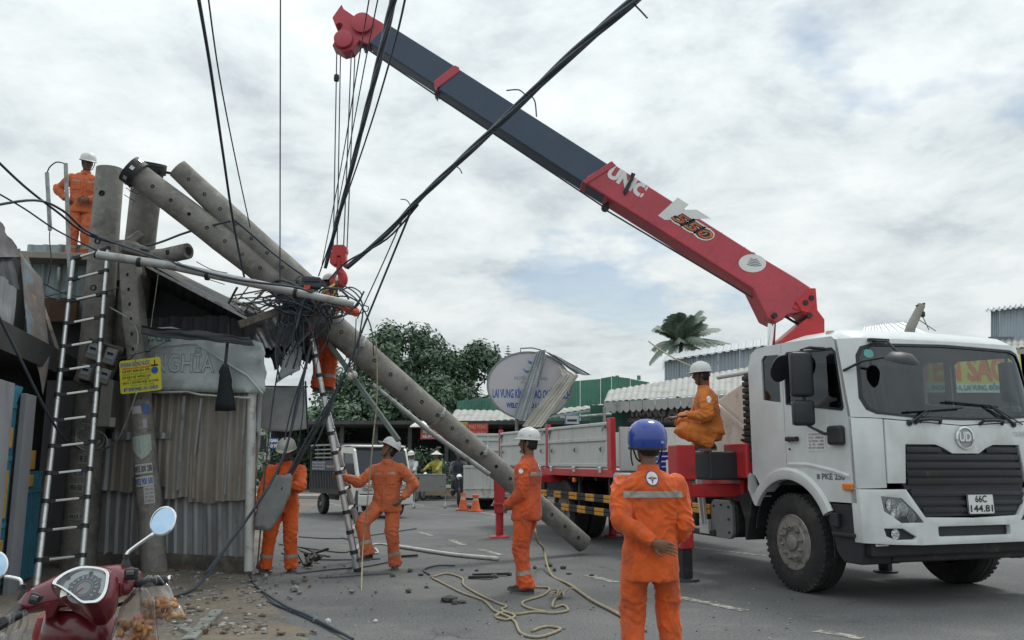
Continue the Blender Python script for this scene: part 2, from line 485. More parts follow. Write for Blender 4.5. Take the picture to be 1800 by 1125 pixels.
b = MB(); b.grid(lambda u, v: V((-400 + 800 * u, -60 + 900 * v, 0)), 4, 4)
road = b.build('road', asphalt); setp(road, 'worn grey asphalt road running past the fallen poles', 'road', kind='structure')
# broken dashed line and worn lane marks on the asphalt
def dash(p, q, w, parent=road, seed=0):
    p = V(p); q = V(q); d = (q - p); n = max(4, int(d.length / 0.06)); sd = V((-d.y, d.x, 0)).normalized()
    up, lo = [], []
    for i in range(n + 1):
        t = i / n; c = p.lerp(q, t)
        k1 = 0.5 + 0.28 * noise.noise(V((i * 0.55, seed * 3.3, 1))); k2 = 0.5 + 0.28 * noise.noise(V((i * 0.55, seed * 3.3, 7)))
        up.append(c + sd * w * k1); lo.append(c - sd * w * k2)
    m_ = MB(); rows = [[V((a.x, a.y, 0.004)), V((c.x, c.y, 0.004))] for a, c in zip(up, lo)]
    for i in range(n): m_.add([rows[i][0], rows[i][1], rows[i + 1][1], rows[i + 1][0]], [(0, 1, 2, 3)])
    return m_.build('road_marking', paint_line, parent)
for i, (x0, y0, x1, y1, w) in enumerate([(1195, 1050, 1310, 1074, .13), (1435, 1109, 1515, 1123, .13), (1032, 1011, 1082, 1024, .12), (845, 966, 882, 976, .12),
        (792, 949, 815, 958, .14), (735, 935, 760, 942, .12), (640, 905, 668, 913, .12), (1218, 962, 1345, 977, .11), (1745, 975, 1880, 990, .14), (828, 897, 888, 909, .1), (560, 880, 600, 889, .1), (700, 880, 745, 889, .1)]):
    dash(gr(x0, y0), gr(x1, y1), w, seed=i)

# bare earth shoulder at the left
edge_px = [(600, 1200), (545, 1130), (500, 1085), (470, 1050), (452, 1022), (442, 1006), (430, 990)]
edge = [gr(*p) for p in edge_px]
edge = smooth_path([V((-1.0, 3.0, 0)), V((-1.35, 4.5, 0))] + edge[1:] + [V((-3.9, 13.5, 0)), V((-4.6, 17, 0)), V((-6.6, 30, 0))], 8)
b = MB()
for i in range(len(edge) - 1):
    r = []
    for p in (edge[i], edge[i + 1]):
        j = 0.10 * noise.noise(V((p.y * 3.1, 1, 0))) + 0.05 * noise.noise(V((p.y * 11, 4, 0)))
        x1 = p.x + j
        xs = [x1, x1 - 0.05, x1 - 0.4, x1 - 0.9, x1 - 1.5, x1 - 2.4, -16]
        zs = [0.003, 0.012] + [0.02 + 0.02 * noise.noise(V((x * 2, p.y * 2, 3))) for x in xs[2:]]
        r.append([V((x, p.y, z)) for x, z in zip(xs, zs)])
    for k in range(6): b.add([r[0][k], r[1][k], r[1][k + 1], r[0][k + 1]], [(0, 1, 2, 3)])
shoulder = b.build('dirt_shoulder', dirt, smooth='all'); setp(shoulder, 'brown dirt shoulder strewn with rubble in front of the tin shack', 'ground', kind='structure')

# far pavement with kerb
b = MB(); b.box((4, 47.5, 0.06), (90, 29, 0.13)); 
far_pave = b.build('pavement', paving, bev=0.02); setp(far_pave, 'pale pavement in front of the shops behind the road', 'pavement', kind='structure')
b = MB(); b.box((21.2, 14.5, 0.06), (24, 36.8, 0.13), R=Matrix.Rotation(radians(-4), 3, 'Z'))
pv2 = b.build('pavement', paving, bev=0.02); setp(pv2, 'pavement strip at the right behind the crane truck', 'pavement', kind='structure')

# ------------------------------------------------------------------ crane truck
TH = radians(-71.8); TX, TY = 3.09, 9.78
truck = thing('crane_truck', 'white crane truck with red boom lifting the fallen pole', 'truck', (TX, TY, 0), TH)
TM = RM[truck]
W = 2.45
def tl(a, bb, z): return TM @ V((a, bb, z))
def fa(b_):
    t = abs(b_ - W / 2) / (W / 2)
    return 1.34 - 0.04 * t * t - 0.15 * max(0.0, (t - 0.74) / 0.26) ** 2
def sl(z):
    return -0.03 * (z - 1.0) if z < 1.86 else -0.026 - (z - 1.86) * 0.18
def S(b_, z, off=0.0): return V((fa(b_) + sl(z) + off, b_, z))
cutb = [i * 0.0817 for i in range(1, 30)]
def fplate(name, m, outline, off, th, parent=truck, holes=(), bev=0.0, smooth=True, label=None):
    q = MB(); q.plate(outline, holes, lambda x, z: S(x, z, off), lambda x, z: S(x, z, off - th), cutu=cutb)
    return q.build(name, m, parent, local=True, smooth=smooth, bev=bev, label=label)
def splate(name, m, outline, b0, th, parent=truck, holes=(), bev=0.0, side=1):
    q = MB(); q.plate(outline, holes, lambda a, z: V((a, b0, z)), lambda a, z: V((a, b0 + th * side, z)))
    return q.build(name, m, parent, local=True, bev=bev)
def rrect(x0, y0, x1, y1, r, n=4):
    out = []
    for cx_, cy_, a0 in ((x1 - r, y1 - r, 0), (x0 + r, y1 - r, 90), (x0 + r, y0 + r, 180), (x1 - r, y0 + r, 270)):
        for i in range(n + 1):
            t = radians(a0 + 90 * i / n); out.append((cx_ + r * cos(t), cy_ + r * sin(t)))
    return out
# cab sides with window openings; the door is the front half
arch = [(0.03 + 0.73 * cos(radians(t)), 0.53 + 0.73 * sin(radians(t))) for t in range(36, 152, 8)]
qwin = [(-0.37, 2.13), (-0.03, 2.08), (-0.03, 2.63), (-0.31, 2.65), (-0.37, 2.60)]
dwin = [(0.07, 2.05), (1.00, 1.93), (1.03, 1.96), (0.955, 2.55), (0.90, 2.60), (0.13, 2.64), (0.07, 2.60)]
rear_side = [(0.02, 1.27), (0.02, 2.755), (-0.46, 2.755), (-0.58, 2.72), (-0.65, 2.55), (-0.65, 1.20)] + [p for p in reversed(arch) if p[0] < 0.0]
rear_side = [(0.02, 1.262), (0.02, 2.755), (-0.46, 2.755), (-0.58, 2.70), (-0.65, 2.55), (-0.65, 1.25), (-0.60, 1.25)] + [p for p in reversed(arch) if -0.5 < p[0] < 0.01]
door_o = [(0.028, 1.262), (0.028, 2.755), (0.90, 2.72), (0.985, 2.66), (1.12, 1.88), (1.135, 1.0), (0.64, 1.0)] + [p for p in arch if 0.04 < p[0] < 0.62]
for bb, sd_ in ((0.0, 1), (W, -1)):
    splate('cab_side', white_paint, rear_side, bb, 0.05, holes=[qwin], side=sd_)
    d_ = splate('door', white_paint, door_o, bb, 0.05, holes=[dwin], side=sd_)
    q = MB(); q.plate(qwin, (), lambda a, z: V((a, bb + 0.02 * sd_, z)))
    q.build('window_pane', window_m, truck, local=True)
    q = MB(); q.plate(dwin, (), lambda a, z: V((a, bb + 0.02 * sd_, z)))
    q.build('window_pane', window_m if sd_ > 0 else clear_m, d_, local=True)
    # seal round the window
    q = MB(); q.plate(dwin, [[(0.535 + (x_ - 0.535) * 0.955, 2.29 + (z_ - 2.29) * 0.93) for x_, z_ in dwin]], lambda a, z: V((a, bb - 0.006 * sd_, z)), lambda a, z: V((a, bb + 0.02 * sd_, z)))
    q.build('window_seal', black_plastic, d_, local=True)
    q = MB(); q.box((0.17, bb - 0.03 * sd_, 1.66), (0.20, 0.035, 0.05)); q.box((0.10, bb - 0.012 * sd_, 1.66), (0.05, 0.03, 0.06)); q.box((0.25, bb - 0.012 * sd_, 1.66), (0.04, 0.03, 0.05))
    q.build('handle', black_plastic, d_, local=True, bev=0.012)
    q = MB(); q.lathe([(0.012, 0), (0.012, 0.01)], 10, Matrix.Translation((0.10, bb - 0.004 * sd_, 1.55)) @ Matrix.Rotation(radians(90 * sd_), 4, 'X')); q.build('lock', black_plastic, d_, local=True)
    # raised swage across the lower door
    q = MB(); q.loft([[V((a, bb - e_ * sd_, z + h)) for e_, h in ((0.002, 0.045), (0.012, 0.02), (0.002, -0.012))] for a, z in ((0.05, 1.36), (0.4, 1.36), (0.8, 1.30), (1.05, 1.245))])
    q.build('swage', white_paint, d_, local=True)
    # wheel arch flare
    q = MB()
    fl = [(0.03 + r_ * cos(radians(t)), 0.53 + r_ * sin(radians(t))) for r_ in (0.73,) for t in range(28, 150, 6)]
    rings = []
    for t in [28 + i * 5 for i in range(25)]:
        c_, s_ = cos(radians(t)), sin(radians(t))
        rings.append([V((0.03 + r_ * c_, bb - w_ * sd_, 0.53 + r_ * s_ * 0.985)) for r_, w_ in ((0.695, -0.12), (0.695, 0.030), (0.715, 0.042), (0.80, 0.036), (0.83, 0.004), (0.80, -0.06))])
    rings.append([V((-0.70, bb - w_ * sd_, z_)) for z_, w_ in ((1.07, -0.12), (1.07, 0.03), (1.09, 0.042), (1.25, 0.036), (1.28, 0.004), (1.25, -0.06))])
    q.loft(rings); q.build('wheel_arch', white_paint, truck, local=True, smooth=True)
    q = MB(); q.loft([[V((0.03 + r_ * cos(radians(t)), bb + w_ * sd_, 0.53 + r_ * sin(radians(t)))) for r_, w_ in ((0.69, 0.02), (0.69, 0.65), (0.70, 0.65), (0.70, 0.02))] for t in range(-8, 181, 9)])
    q.build('wheel_housing', black_plastic, truck, local=True)
    # dark step box in front of the wheel
    q = MB(); q.plate([(0.60, 0.985), (1.13, 0.985), (1.16, 0.62), (1.12, 0.40), (0.86, 0.40), (0.76, 0.50), (0.70, 0.72)], (), lambda a, z: V((a, bb + 0.02 * sd_, z)), lambda a, z: V((a, bb + 0.5 * sd_, z)))
    q.build('step_box', black_plastic, truck, local=True, bev=0.015)
    q = MB(); q.box((0.92, bb - 0.0 * sd_, 0.68), (0.34, 0.05, 0.04)); q.box((0.80, bb - 0.006 * sd_, 0.82), (0.12, 0.05, 0.14))
    q.build('step', black_plastic, truck, local=True, bev=0.01)
    q = MB(); q.box((1.03, bb - 0.012 * sd_, 1.16), (0.15, 0.03, 0.065)); q.build('side_marker', orange_lamp, d_, local=True, bev=0.01)
# door markings on the near door
door_near = [c for c in truck.children if c.name.startswith('door')][0]
FM = lambda a, z, off=0.004: frame(V((1, 0, 0)), V((0, 0, 1)), V((0, -1, 0)), V((a, -off, z)))
text('PKE 250', FM(0.80, 1.255), 0.085, text_grey, door_near, bold=0.003, width=0.36, local=True)
q = MB(); q.box((0.565, -0.003, 1.255), (0.045, 0.004, 0.05)); q.build('badge', text_grey, door_near, local=True)
q = MB(); q.box((0.565, -0.003, 1.625), (0.30, 0.004, 0.20)); dp = q.build('door_notice', text_white, door_near, local=True)
for i, s_ in enumerate(['CTY TNHH XAY LAP DIEN', 'TL BT : 10960 KG', 'TAI TRONG : 4950', 'TL TB : 16000', 'ĐT: 0277 3.844 878']):
    text(s_, FM(0.565, 1.70 - i * 0.036, 0.008), 0.030, text_black if i else text_blue, dp, width=0.25, local=True)
# roof
def roof_fn(u, v):
    bb = v * W; t = abs(2 * v - 1)
    edge_ = max(0.0, (t - 0.80) / 0.20)
    a0 = -0.655; a1 = fa(bb) + sl(2.66)
    a = a0 + (a1 - a0) * u
    prof = [(0, 2.60), (0.05, 2.74), (0.12, 2.79), (0.5, 2.845), (0.80, 2.83), (0.90, 2.79), (0.97, 2.72), (1.0, 2.655)]
    for (u0, z0), (u1, z1) in zip(prof, prof[1:]):
        if u <= u1 + 1e-9: z = z0 + (z1 - z0) * (u - u0) / (u1 - u0); break
    z -= 0.02 * t * t + (0.10 if z > 2.7 else 0.03) * edge_ ** 2
    return V((a, bb, z))
q = MB(); q.slab(roof_fn, 40, 40, 0.03); q.build('roof', white_paint, truck, local=True, smooth='all')
for bb in (0.26, W - 0.26):
    q = MB(); q.lathe([(0.0, 0.05), (0.045, 0.045), (0.05, 0.02), (0.05, -0.03)], 14, Matrix.Translation((0.72, bb - 0.12 if bb < 1 else bb + 0.12, 2.76))); q.build('roof_lamp', mat('lamp_lens', (0.5, 0.42, 0.33), 0.3), truck, local=True, smooth=True)
# front shell: windscreen surround, glass, panels
ws = [(0.20, 1.885), (0.7, 1.845), (1.225, 1.835), (1.75, 1.845), (2.25, 1.885), (2.33, 1.93), (2.37, 2.05), (2.33, 2.50), (2.28, 2.59), (2.16, 2.625), (1.225, 2.645), (0.29, 2.625), (0.17, 2.59), (0.12, 2.50), (0.08, 2.05), (0.12, 1.93)]
fplate('windscreen_frame', white_paint, [(0.0, 1.86), (0.0, 2.68), (W, 2.68), (W, 1.86), (1.225, 1.785)], 0.0, 0.04, holes=[ws])
wsf = fplate('windscreen_seal', black_plastic, ws, 0.004, 0.03, holes=[[(1.225 + (x_ - 1.225) * 0.972, 2.24 + (z_ - 2.24) * 0.93) for x_, z_ in ws]])
q = MB(); q.plate(ws, (), lambda x, z: S(x, z, -0.012), None, cutu=cutb); q.build('windscreen', windscreen_m, truck, local=True, smooth='all')
fplate('windscreen_sticker', mat('sticker_teal', (0.15, 0.45, 0.42), 0.5), rrect(0.20, 2.47, 0.30, 2.56, 0.04), -0.008, 0.002)
fplate('front_panel', white_paint, [(0.265, 1.832), (0.7, 1.806), (1.225, 1.775), (1.75, 1.806), (2.185, 1.832), (2.205, 1.20), (2.01, 1.20), (1.97, 1.585), (1.60, 1.585), (1.50, 1.55), (1.40, 1.495), (1.05, 1.495), (0.95, 1.55), (0.85, 1.585), (0.48, 1.585), (0.44, 1.20), (0.245, 1.20)], 0.012, 0.05, bev=0.006)
for sgn in (0, 1):
    mir = (lambda x_: W - x_) if sgn else (lambda x_: x_)
    o_ = [(0.0, 1.853), (0.255, 1.838), (0.235, 1.155), (0.0, 1.145)]
    fplate('corner_panel', white_paint, [(mir(x_), z_) for x_, z_ in (o_ if not sgn else o_[::-1])], 0.0, 0.05, bev=0.004)
grille = fplate('grille', black_plastic, [(0.49, 1.575), (0.85, 1.575), (0.96, 1.54), (1.06, 1.485), (1.39, 1.485), (1.49, 1.54), (1.60, 1.575), (1.96, 1.575), (2.03, 1.22), (1.98, 1.13), (0.47, 1.13), (0.42, 1.22)], -0.03, 0.05)
for z_ in (1.53, 1.455, 1.375, 1.295, 1.215):
    for (x0, x1) in (((0.50, 0.93), (1.52, 1.95)) if z_ > 1.5 else ((0.48, 1.97),)):
        fplate('grille_slat', black_metal if z_ < 1.3 else black_plastic, [(x0, z_ - 0.028), (x1, z_ - 0.028), (x1, z_ + 0.028), (x0, z_ + 0.028)], 0.002, 0.03, parent=grille, bev=0.008)
lower_g = fplate('lower_grille', black_plastic, [(0.53, 1.14), (1.92, 1.14), (2.03, 1.05), (1.82, 0.87), (0.63, 0.87), (0.42, 1.05)], -0.01, 0.05)
for z_ in (1.09, 1.00, 0.93):
    k_ = 0.62 if z_ < 0.95 else 0.50
    fplate('grille_slat', black_plastic, [(k_, z_ - 0.022), (W - k_, z_ - 0.022), (W - k_, z_ + 0.022), (k_, z_ + 0.022)], 0.012, 0.03, parent=lower_g, bev=0.006)
# bumper: white, with wings that rise beside the grille
hl = [(0.155, 1.075), (0.36, 1.055), (0.50, 0.93), (0.60, 0.815), (0.33, 0.815), (0.17, 0.93)]
fog = [(0.155, 0.765), (0.34, 0.765), (0.50, 0.68), (0.47, 0.655), (0.26, 0.655), (0.17, 0.69)]
slot = rrect(0.76, 0.675, W - 0.76, 0.775, 0.02)
mirr = lambda o_: [(W - x_, z_) for x_, z_ in reversed(o_)]
bo = [(0.0, 1.14), (0.42, 1.14), (0.62, 0.865), (1.225, 0.85), (W - 0.62, 0.865), (W - 0.42, 1.14), (W, 1.14), (W, 0.62), (1.9, 0.60), (0.55, 0.60), (0.0, 0.62)]
bumper = fplate('bumper', white_paint, bo, 0.03, 0.12, holes=[hl, fog, slot, mirr(hl), mirr(fog)], bev=0.008)
fplate('bumper_slot', black_plastic, slot, -0.02, 0.03, parent=bumper)
lens = glass('lamp_glass', (0.9, 0.9, 0.9), 0.12)
refl = mat('lamp_reflector', (0.55, 0.56, 0.57), 0.15, 1.0, var=0.35, vs=22, bump=1.0, bs=16)
for k_ in (0, 1):
    f_ = (lambda o_: o_) if k_ == 0 else mirr
    h_ = fplate('headlight', black_plastic, f_(hl), -0.03, 0.04, parent=bumper)
    for (cx_, cz_, r_) in ((0.25, 0.99, 0.058), (0.37, 0.945, 0.062), (0.47, 0.865, 0.05), (0.28, 0.90, 0.05)):
        cb = cx_ if k_ == 0 else W - cx_
        q = MB(); q.lathe([(r_ * 1.1, 0.045), (r_, 0.035), (r_ * 0.65, 0.005), (0.012, 0.0), (0.0, 0.012)], 16, Matrix.Translation(S(cb, cz_, -0.03)) @ Matrix.Rotation(radians(90), 4, 'Y')); q.build('reflector', refl, h_, local=True, smooth=True)
    q = MB(); q.plate(f_(hl), (), lambda x, z: S(x, z, 0.018), None, cutu=cutb); q.build('headlight_lens', lens, h_, local=True, smooth='all')
    g_ = fplate('fog_light', black_plastic, f_(fog), -0.005, 0.03, parent=bumper)
    cb = 0.255 if k_ == 0 else W - 0.255
    q = MB(); q.lathe([(0.05, 0.03), (0.045, 0.02), (0.02, 0.0), (0.0, 0.0)], 16, Matrix.Translation(S(cb, 0.71, -0.002)) @ Matrix.Rotation(radians(90), 4, 'Y')); q.build('reflector', refl, g_, local=True, smooth=True)
q = MB(); q.box((1.02, W / 2, 0.55), (0.42, W - 0.14, 0.14)); q.box((1.0, W / 2, 0.46), (0.3, 1.7, 0.10)); q.build('bumper_beam', black_metal, truck, local=True, bev=0.02)
q = MB(); q.box((1.26, 0.16, 0.600), (0.02, 0.15, 0.02)); q.build('tow_pin', alu, truck, local=True, bev=0.004)
# badges
LM = lambda x, z, off: frame(V((0, 1, 0)), V((0, 0, 1)), V((1, 0, 0)), S(x, z, off))
q = MB(); q.lathe([(0.118, 0.0), (0.118, 0.02), (0.10, 0.024), (0.095, 0.012), (0.0, 0.012)], 36, Matrix.Translation(S(W / 2, 1.655, 0.012)) @ Matrix.Rotation(radians(90), 4, 'Y'))
lg = q.build('badge', chrome, truck, local=True, smooth=True)
q = MB(); q.lathe([(0.094, 0.0), (0.094, 0.016)], 36, Matrix.Translation(S(W / 2, 1.655, 0.012)) @ Matrix.Rotation(radians(90), 4, 'Y')); q.build('badge_field', mat('badge_grey', (0.32, 0.34, 0.36), 0.35, 0.3), lg, local=True)
text('UD', LM(W / 2, 1.66, 0.032), 0.135, text_white, lg, bold=0.006, width=0.155, local=True)
q = MB(); q.box(S(W / 2, 1.612, 0.031), (0.004, 0.15, 0.010)); q.build('badge_bar', text_grey, lg, local=True)
text('QUESTER', LM(2.06, 1.70, 0.02), 0.06, cloud_silver, truck, bold=0.003, width=0.34, local=True)
pl = fplate('number_plate', text_white, rrect(1.165, 0.885, 1.505, 1.085, 0.015), 0.032, 0.01)
text('66C', LM(1.335, 1.033, 0.036), 0.095, text_black, pl, bold=0.002, width=0.15, local=True)
text('144.81', LM(1.335, 0.938, 0.036), 0.095, text_black, pl, bold=0.002, width=0.29, local=True)
fr_ = rrect(1.165, 0.885, 1.505, 1.085, 0.015); fplate('plate_rim', text_black, fr_, 0.0345, 0.01, parent=pl, holes=[[(1.335 + (x_ - 1.335) * 0.97, 0.985 + (z_ - 0.985) * 0.95) for x_, z_ in fr_]])
# wipers and grab handles below the windscreen
for (p0, p1, p2) in (((0.55, 1.80), (0.78, 1.93), (1.25, 1.965)), ((1.92, 1.80), (1.62, 2.00), (1.05, 2.03))):
    q = MB(); q.tube([S(*p0, 0.03), S(*p1, 0.035)], [0.016, 0.009], 6); q.tube([S(p0[0] + 0.12, p0[1], 0.03), S(p1[0] + 0.03, p1[1] - 0.01, 0.035)], 0.007, 6)
    q.tube([S(p1[0] - 0.25 if p0[0] < 1 else p1[0] + 0.12, p1[1] - 0.015, 0.025), S(*p1, 0.02), S(*p2, 0.022)], 0.011, 6)
    q.lathe([(0.035, 0), (0.03, 0.03), (0.0, 0.035)], 10, Matrix.Translation(S(*p0, 0.0)) @ Matrix.Rotation(radians(90), 4, 'Y'))
    q.build('wiper', black_plastic, truck, local=True)
for x0 in (0.62, 1.45):
    q = MB(); q.tube([S(x0, 1.795, 0.015), S(x0 + 0.02, 1.83, 0.055), S(x0 + 0.16, 1.838, 0.06), S(x0 + 0.29, 1.83, 0.055), S(x0 + 0.31, 1.80, 0.015)], 0.017, 8); q.build('grab_handle', black_plastic, truck, local=True)
# mirrors
def mirror_box(c, sx, sy, sz, name, rz=0.0, bev=0.04):
    q = MB(); q.box((0, 0, 0), (sx, sy, sz)); q.v = [Matrix.Rotation(rz, 4, 'Z') @ p + V(c) for p in q.v]
    mo = q.build(name, black_plastic, truck, local=True, bev=bev, seg=3, smooth=True)
    q = MB(); q.box((-sx / 2 - 0.002, 0, 0), (0.006, sy * 0.86, sz * 0.9)); q.v = [Matrix.Rotation(rz, 4, 'Z') @ p + V(c) for p in q.v]
    q.build('mirror_glass', chrome, mo, local=True)
    return mo
for sgn, bb in ((-1, 0.0), (1, W)):
    mo = mirror_box((0.66, bb + sgn * 0.22, 2.33), 0.12, 0.24, 0.48, 'wing_mirror', sgn * 0.25)
    mirror_box((0.66, bb + sgn * 0.22, 1.92), 0.12, 0.23, 0.27, 'wide_mirror', sgn * 0.25)
    q = MB(); q.tube([V((0.78, bb, 2.60)), V((0.70, bb + sgn * 0.12, 2.62)), V((0.66, bb + sgn * 0.2, 2.60)), V((0.66, bb + sgn * 0.2, 1.80)), V((0.80, bb + sgn * 0.08, 1.70)), V((0.92, bb + sgn * 0.01, 1.70))], 0.018, 8)
    q.build('mirror_arm', black_plastic, truck, local=True, smooth=True)
    q = MB(); q.box((0.92, bb + sgn * 0.03, 1.68), (0.22, 0.08, 0.20)); q.build('mirror_foot', black_plastic, truck, local=True, bev=0.03)
q = MB(); q.lathe([(0.0, 0.10), (0.09, 0.085), (0.16, 0.03), (0.165, 0.0), (0.0, -0.005)], 22, Matrix.Translation((0.16 + 0.05, -0.14, 2.44)) @ Matrix.Rotation(radians(-62), 4, 'Y') @ Matrix.Scale(0.8, 4, V((0, 1, 0))))
q.build('blind_spot_mirror', black_plastic, truck, local=True, smooth=True)
q = MB(); q.lathe([(0.0, 0.09), (0.10, 0.08), (0.165, 0.02), (0.17, 0.0), (0.0, -0.005)], 22, Matrix.Translation(S(0.34, 2.40, 0.30)) @ Matrix.Rotation(radians(20), 4, 'Y')); pm = q.build('kerb_mirror', black_plastic, truck, local=True, smooth=True)
q = MB(); q.tube([S(0.30, 2.64, 0.02), S(0.31, 2.62, 0.20), S(0.34, 2.50, 0.28)], 0.014, 6); q.tube([S(0.01, 2.34, 0.0), S(0.08, 2.42, 0.16), S(0.28, 2.46, 0.28)], 0.014, 6); q.box(S(0.36, 2.655, 0.03), (0.05, 0.24, 0.03)); q.build('mirror_arm', black_plastic, truck, local=True)
# cab back wall, floor and inside
rw = [(0.05, 1.2), (0.05, 2.60), (0.2, 2.74), (W - 0.2, 2.74), (W - 0.05, 2.60), (W - 0.05, 1.2)]
q = MB(); q.plate(rw, [], lambda x, z: V((-0.645, x, z)), lambda x, z: V((-0.60, x, z))); q.build('cab_back', interior, truck, local=True)
q = MB(); q.box((0.2, W / 2, 1.19), (1.6, W - 0.14, 0.08)); q.build('cab_floor', interior, truck, local=True)
q = MB(); q.plate([(1.18, 1.25), (1.18, 1.82), (0.95, 1.86), (0.78, 1.76), (0.74, 1.5), (0.9, 1.25)], (), lambda a, z: V((a, 0.07, z)), lambda a, z: V((a, W - 0.07, z))); q.build('dashboard', interior, truck, local=True, bev=0.02)
for bb in (0.55, W - 0.55):
    q = MB(); q.box((0.1, bb, 1.55), (0.5, 0.5, 0.2)); q.box((-0.18, bb, 1.95), (0.14, 0.48, 0.75)); q.box((-0.2, bb, 2.40), (0.1, 0.26, 0.2)); q.build('seat', interior, truck, local=True, bev=0.04)
q = MB(); q.lathe([(0.22, -0.015), (0.235, 0.0), (0.22, 0.015), (0.205, 0.0), (0.22, -0.015)], 28, Matrix.Translation((0.70, W - 0.55, 1.92)) @ Matrix.Rotation(radians(-35), 4, 'Y'), cap=False); q.tube([V((0.70, W - 0.75, 1.92)), V((0.70, W - 0.35, 1.92))], 0.015, 6); q.tube([V((0.70, W - 0.55, 1.92)), V((0.9, W - 0.55, 1.7))], 0.03, 8); q.build('steering_wheel', black_plastic, truck, local=True)
# wheels
def wheel(a, bo_, side, dual=False):
    """bo_: outer face; side +1 means the outer face looks to -b"""
    Mw = Matrix.Translation((a, bo_, 0.53)) @ (Matrix.Rotation(radians(90), 4, 'X') if side > 0 else Matrix.Rotation(radians(-90), 4, 'X'))
    prof = [(0.30, 0.0), (0.33, 0.012), (0.42, 0.018), (0.49, 0.0), (0.515, -0.012), (0.53, -0.035), (0.53, -0.10), (0.522, -0.105), (0.522, -0.12), (0.53, -0.125), (0.53, -0.18), (0.522, -0.185), (0.522, -0.20), (0.53, -0.205), (0.53, -0.27), (0.51, -0.30), (0.42, -0.32), (0.30, -0.30)]
    wq = MB()
    for z0 in ((0.0,) if not dual else (0.0, -0.35)): wq.lathe([(r_, z_ + z0) for r_, z_ in prof] + [(0.30, z0)], 48, Mw, cap=False)
    for i in range(48):            # tread blocks on the shoulder
        t = 2 * pi * i / 48
        wq.box((0.518 * cos(t), 0.518 * sin(t), -0.03), (0.03, 0.035, 0.05), M=Mw, R=Matrix.Rotation(t, 3, 'Z'))
    wo_ = wq.build('wheel', rubber, truck, local=True, smooth=True)
    q = MB()
    if dual: q.lathe([(0.302, 0.0), (0.295, -0.02), (0.27, -0.03), (0.255, -0.14), (0.15, -0.15), (0.14, -0.02), (0.10, 0.02), (0.0, 0.025)], 36, Mw)
    else: q.lathe([(0.302, 0.004), (0.292, 0.012), (0.285, -0.01), (0.262, -0.045), (0.235, -0.03), (0.205, 0.012), (0.150, 0.022), (0.135, 0.018), (0.128, -0.03), (0.10, -0.03), (0.085, 0.03), (0.05, 0.045), (0.0, 0.046)], 36, Mw)
    q.build('rim', rim_m, wo_, local=True, smooth=True)
    for i in range(10):
        t = 2 * pi * (i + 0.3) / 10; rr_, z_ = (0.168, 0.018) if not dual else (0.19, -0.148)
        q = MB(); q.lathe([(0.023, 0.0), (0.023, 0.03), (0.013, 0.034), (0.013, 0.055), (0.0, 0.057)], 6, Mw @ Matrix.Translation((rr_ * cos(t), rr_ * sin(t), z_))); q.build('lug_nut', rim_m, wo_, local=True)
        q = MB(); q.lathe([(0.02, 0.0), (0.02, 0.002)], 10, Mw @ Matrix.Translation((0.238 * cos(t + .3), 0.238 * sin(t + .3), -0.024 if not dual else -0.138)) @ Matrix.Scale(1.2, 4)); q.build('hand_hole', black_metal, wo_, local=True)
wheel(0.05, 0.02, 1); wheel(0.05, W - 0.02, -1)
wheel(-6.95, 0.06, 1, True); wheel(-6.95, W - 0.06, -1, True)
# chassis
q = MB()
for bb in (0.80, W - 0.80): q.bar((1.0, bb, 0.80), (-10.4, bb, 0.95), 0.09, 0.26)
for a in (-2, -3.5, -5, -6.2, -7.7, -9, -10.2): q.box((a, W / 2, 0.92), (0.1, 0.9, 0.2))
q.build('chassis', black_metal, truck, local=True, bev=0.01)
q = MB(); q.tube([V((0.05, 0.3, 0.53)), V((0.05, W - 0.3, 0.53))], 0.07, 10); q.tube([V((-6.95, 0.4, 0.53)), V((-6.95, W - 0.4, 0.53))], 0.11, 10); q.lathe([(0.0, -.2), (.2, -.1), (.2, .1), (0, .2)], 14, Matrix.Translation((-6.95, W / 2, 0.55))); q.tube([V((-1, W / 2, 0.75)), V((-6.8, W / 2, 0.58))], 0.06, 8); q.box((-0.3, W / 2, 0.8), (1.6, 0.8, 0.7)); q.build('axles', black_metal, truck, local=True)
for (a0, a1, b0, z0, z1) in ((-1.0, -0.72, 0.35, 0.55, 1.1), (-3.4, -2.5, 0.25, 0.52, 1.05)):
    q = MB(); q.box(((a0 + a1) / 2, b0 + 0.35, (z0 + z1) / 2), (a1 - a0, 0.65, z1 - z0)); q.build('chassis_box', black_metal, truck, local=True, bev=0.03)
q = MB(); q.plate(rrect(-1.60, 0.46, -1.10, 0.93, 0.10), (), lambda a, z: V((a, -0.02, z)), lambda a, z: V((a, 0.03, z))); tk = q.build('tank_end_plate', grey_steel, truck, local=True, bev=0.012)
q = MB(); q.plate(rrect(-1.54, 0.48, -1.06, 0.91, 0.10), (), lambda a, z: V((a, 0.03, z)), lambda a, z: V((a, 0.75, z))); q.build('tank', black_metal, truck, local=True, bev=0.012)
for (a, z) in ((-1.52, .54), (-1.18, .54), (-1.52, .85), (-1.18, .85), (-1.18, .70), (-1.35, .87)):
    q = MB(); q.lathe([(0.016, 0), (0.016, 0.012)], 6, Matrix.Translation((a, -0.02, z)) @ Matrix.Rotation(radians(90), 4, 'X')); q.build('bolt', black_metal, tk, local=True)
q = MB(); q.plate([(-1.0, 1.0), (-0.75, 1.05), (-0.68, 0.98), (-0.80, 0.60), (-0.83, 0.48), (-0.87, 0.48), (-0.85, 0.7)], (), lambda a, z: V((a, 0.0, z)), lambda a, z: V((a, 0.25, z))); q.build('mud_flap', rubber, truck, local=True, bev=0.005)
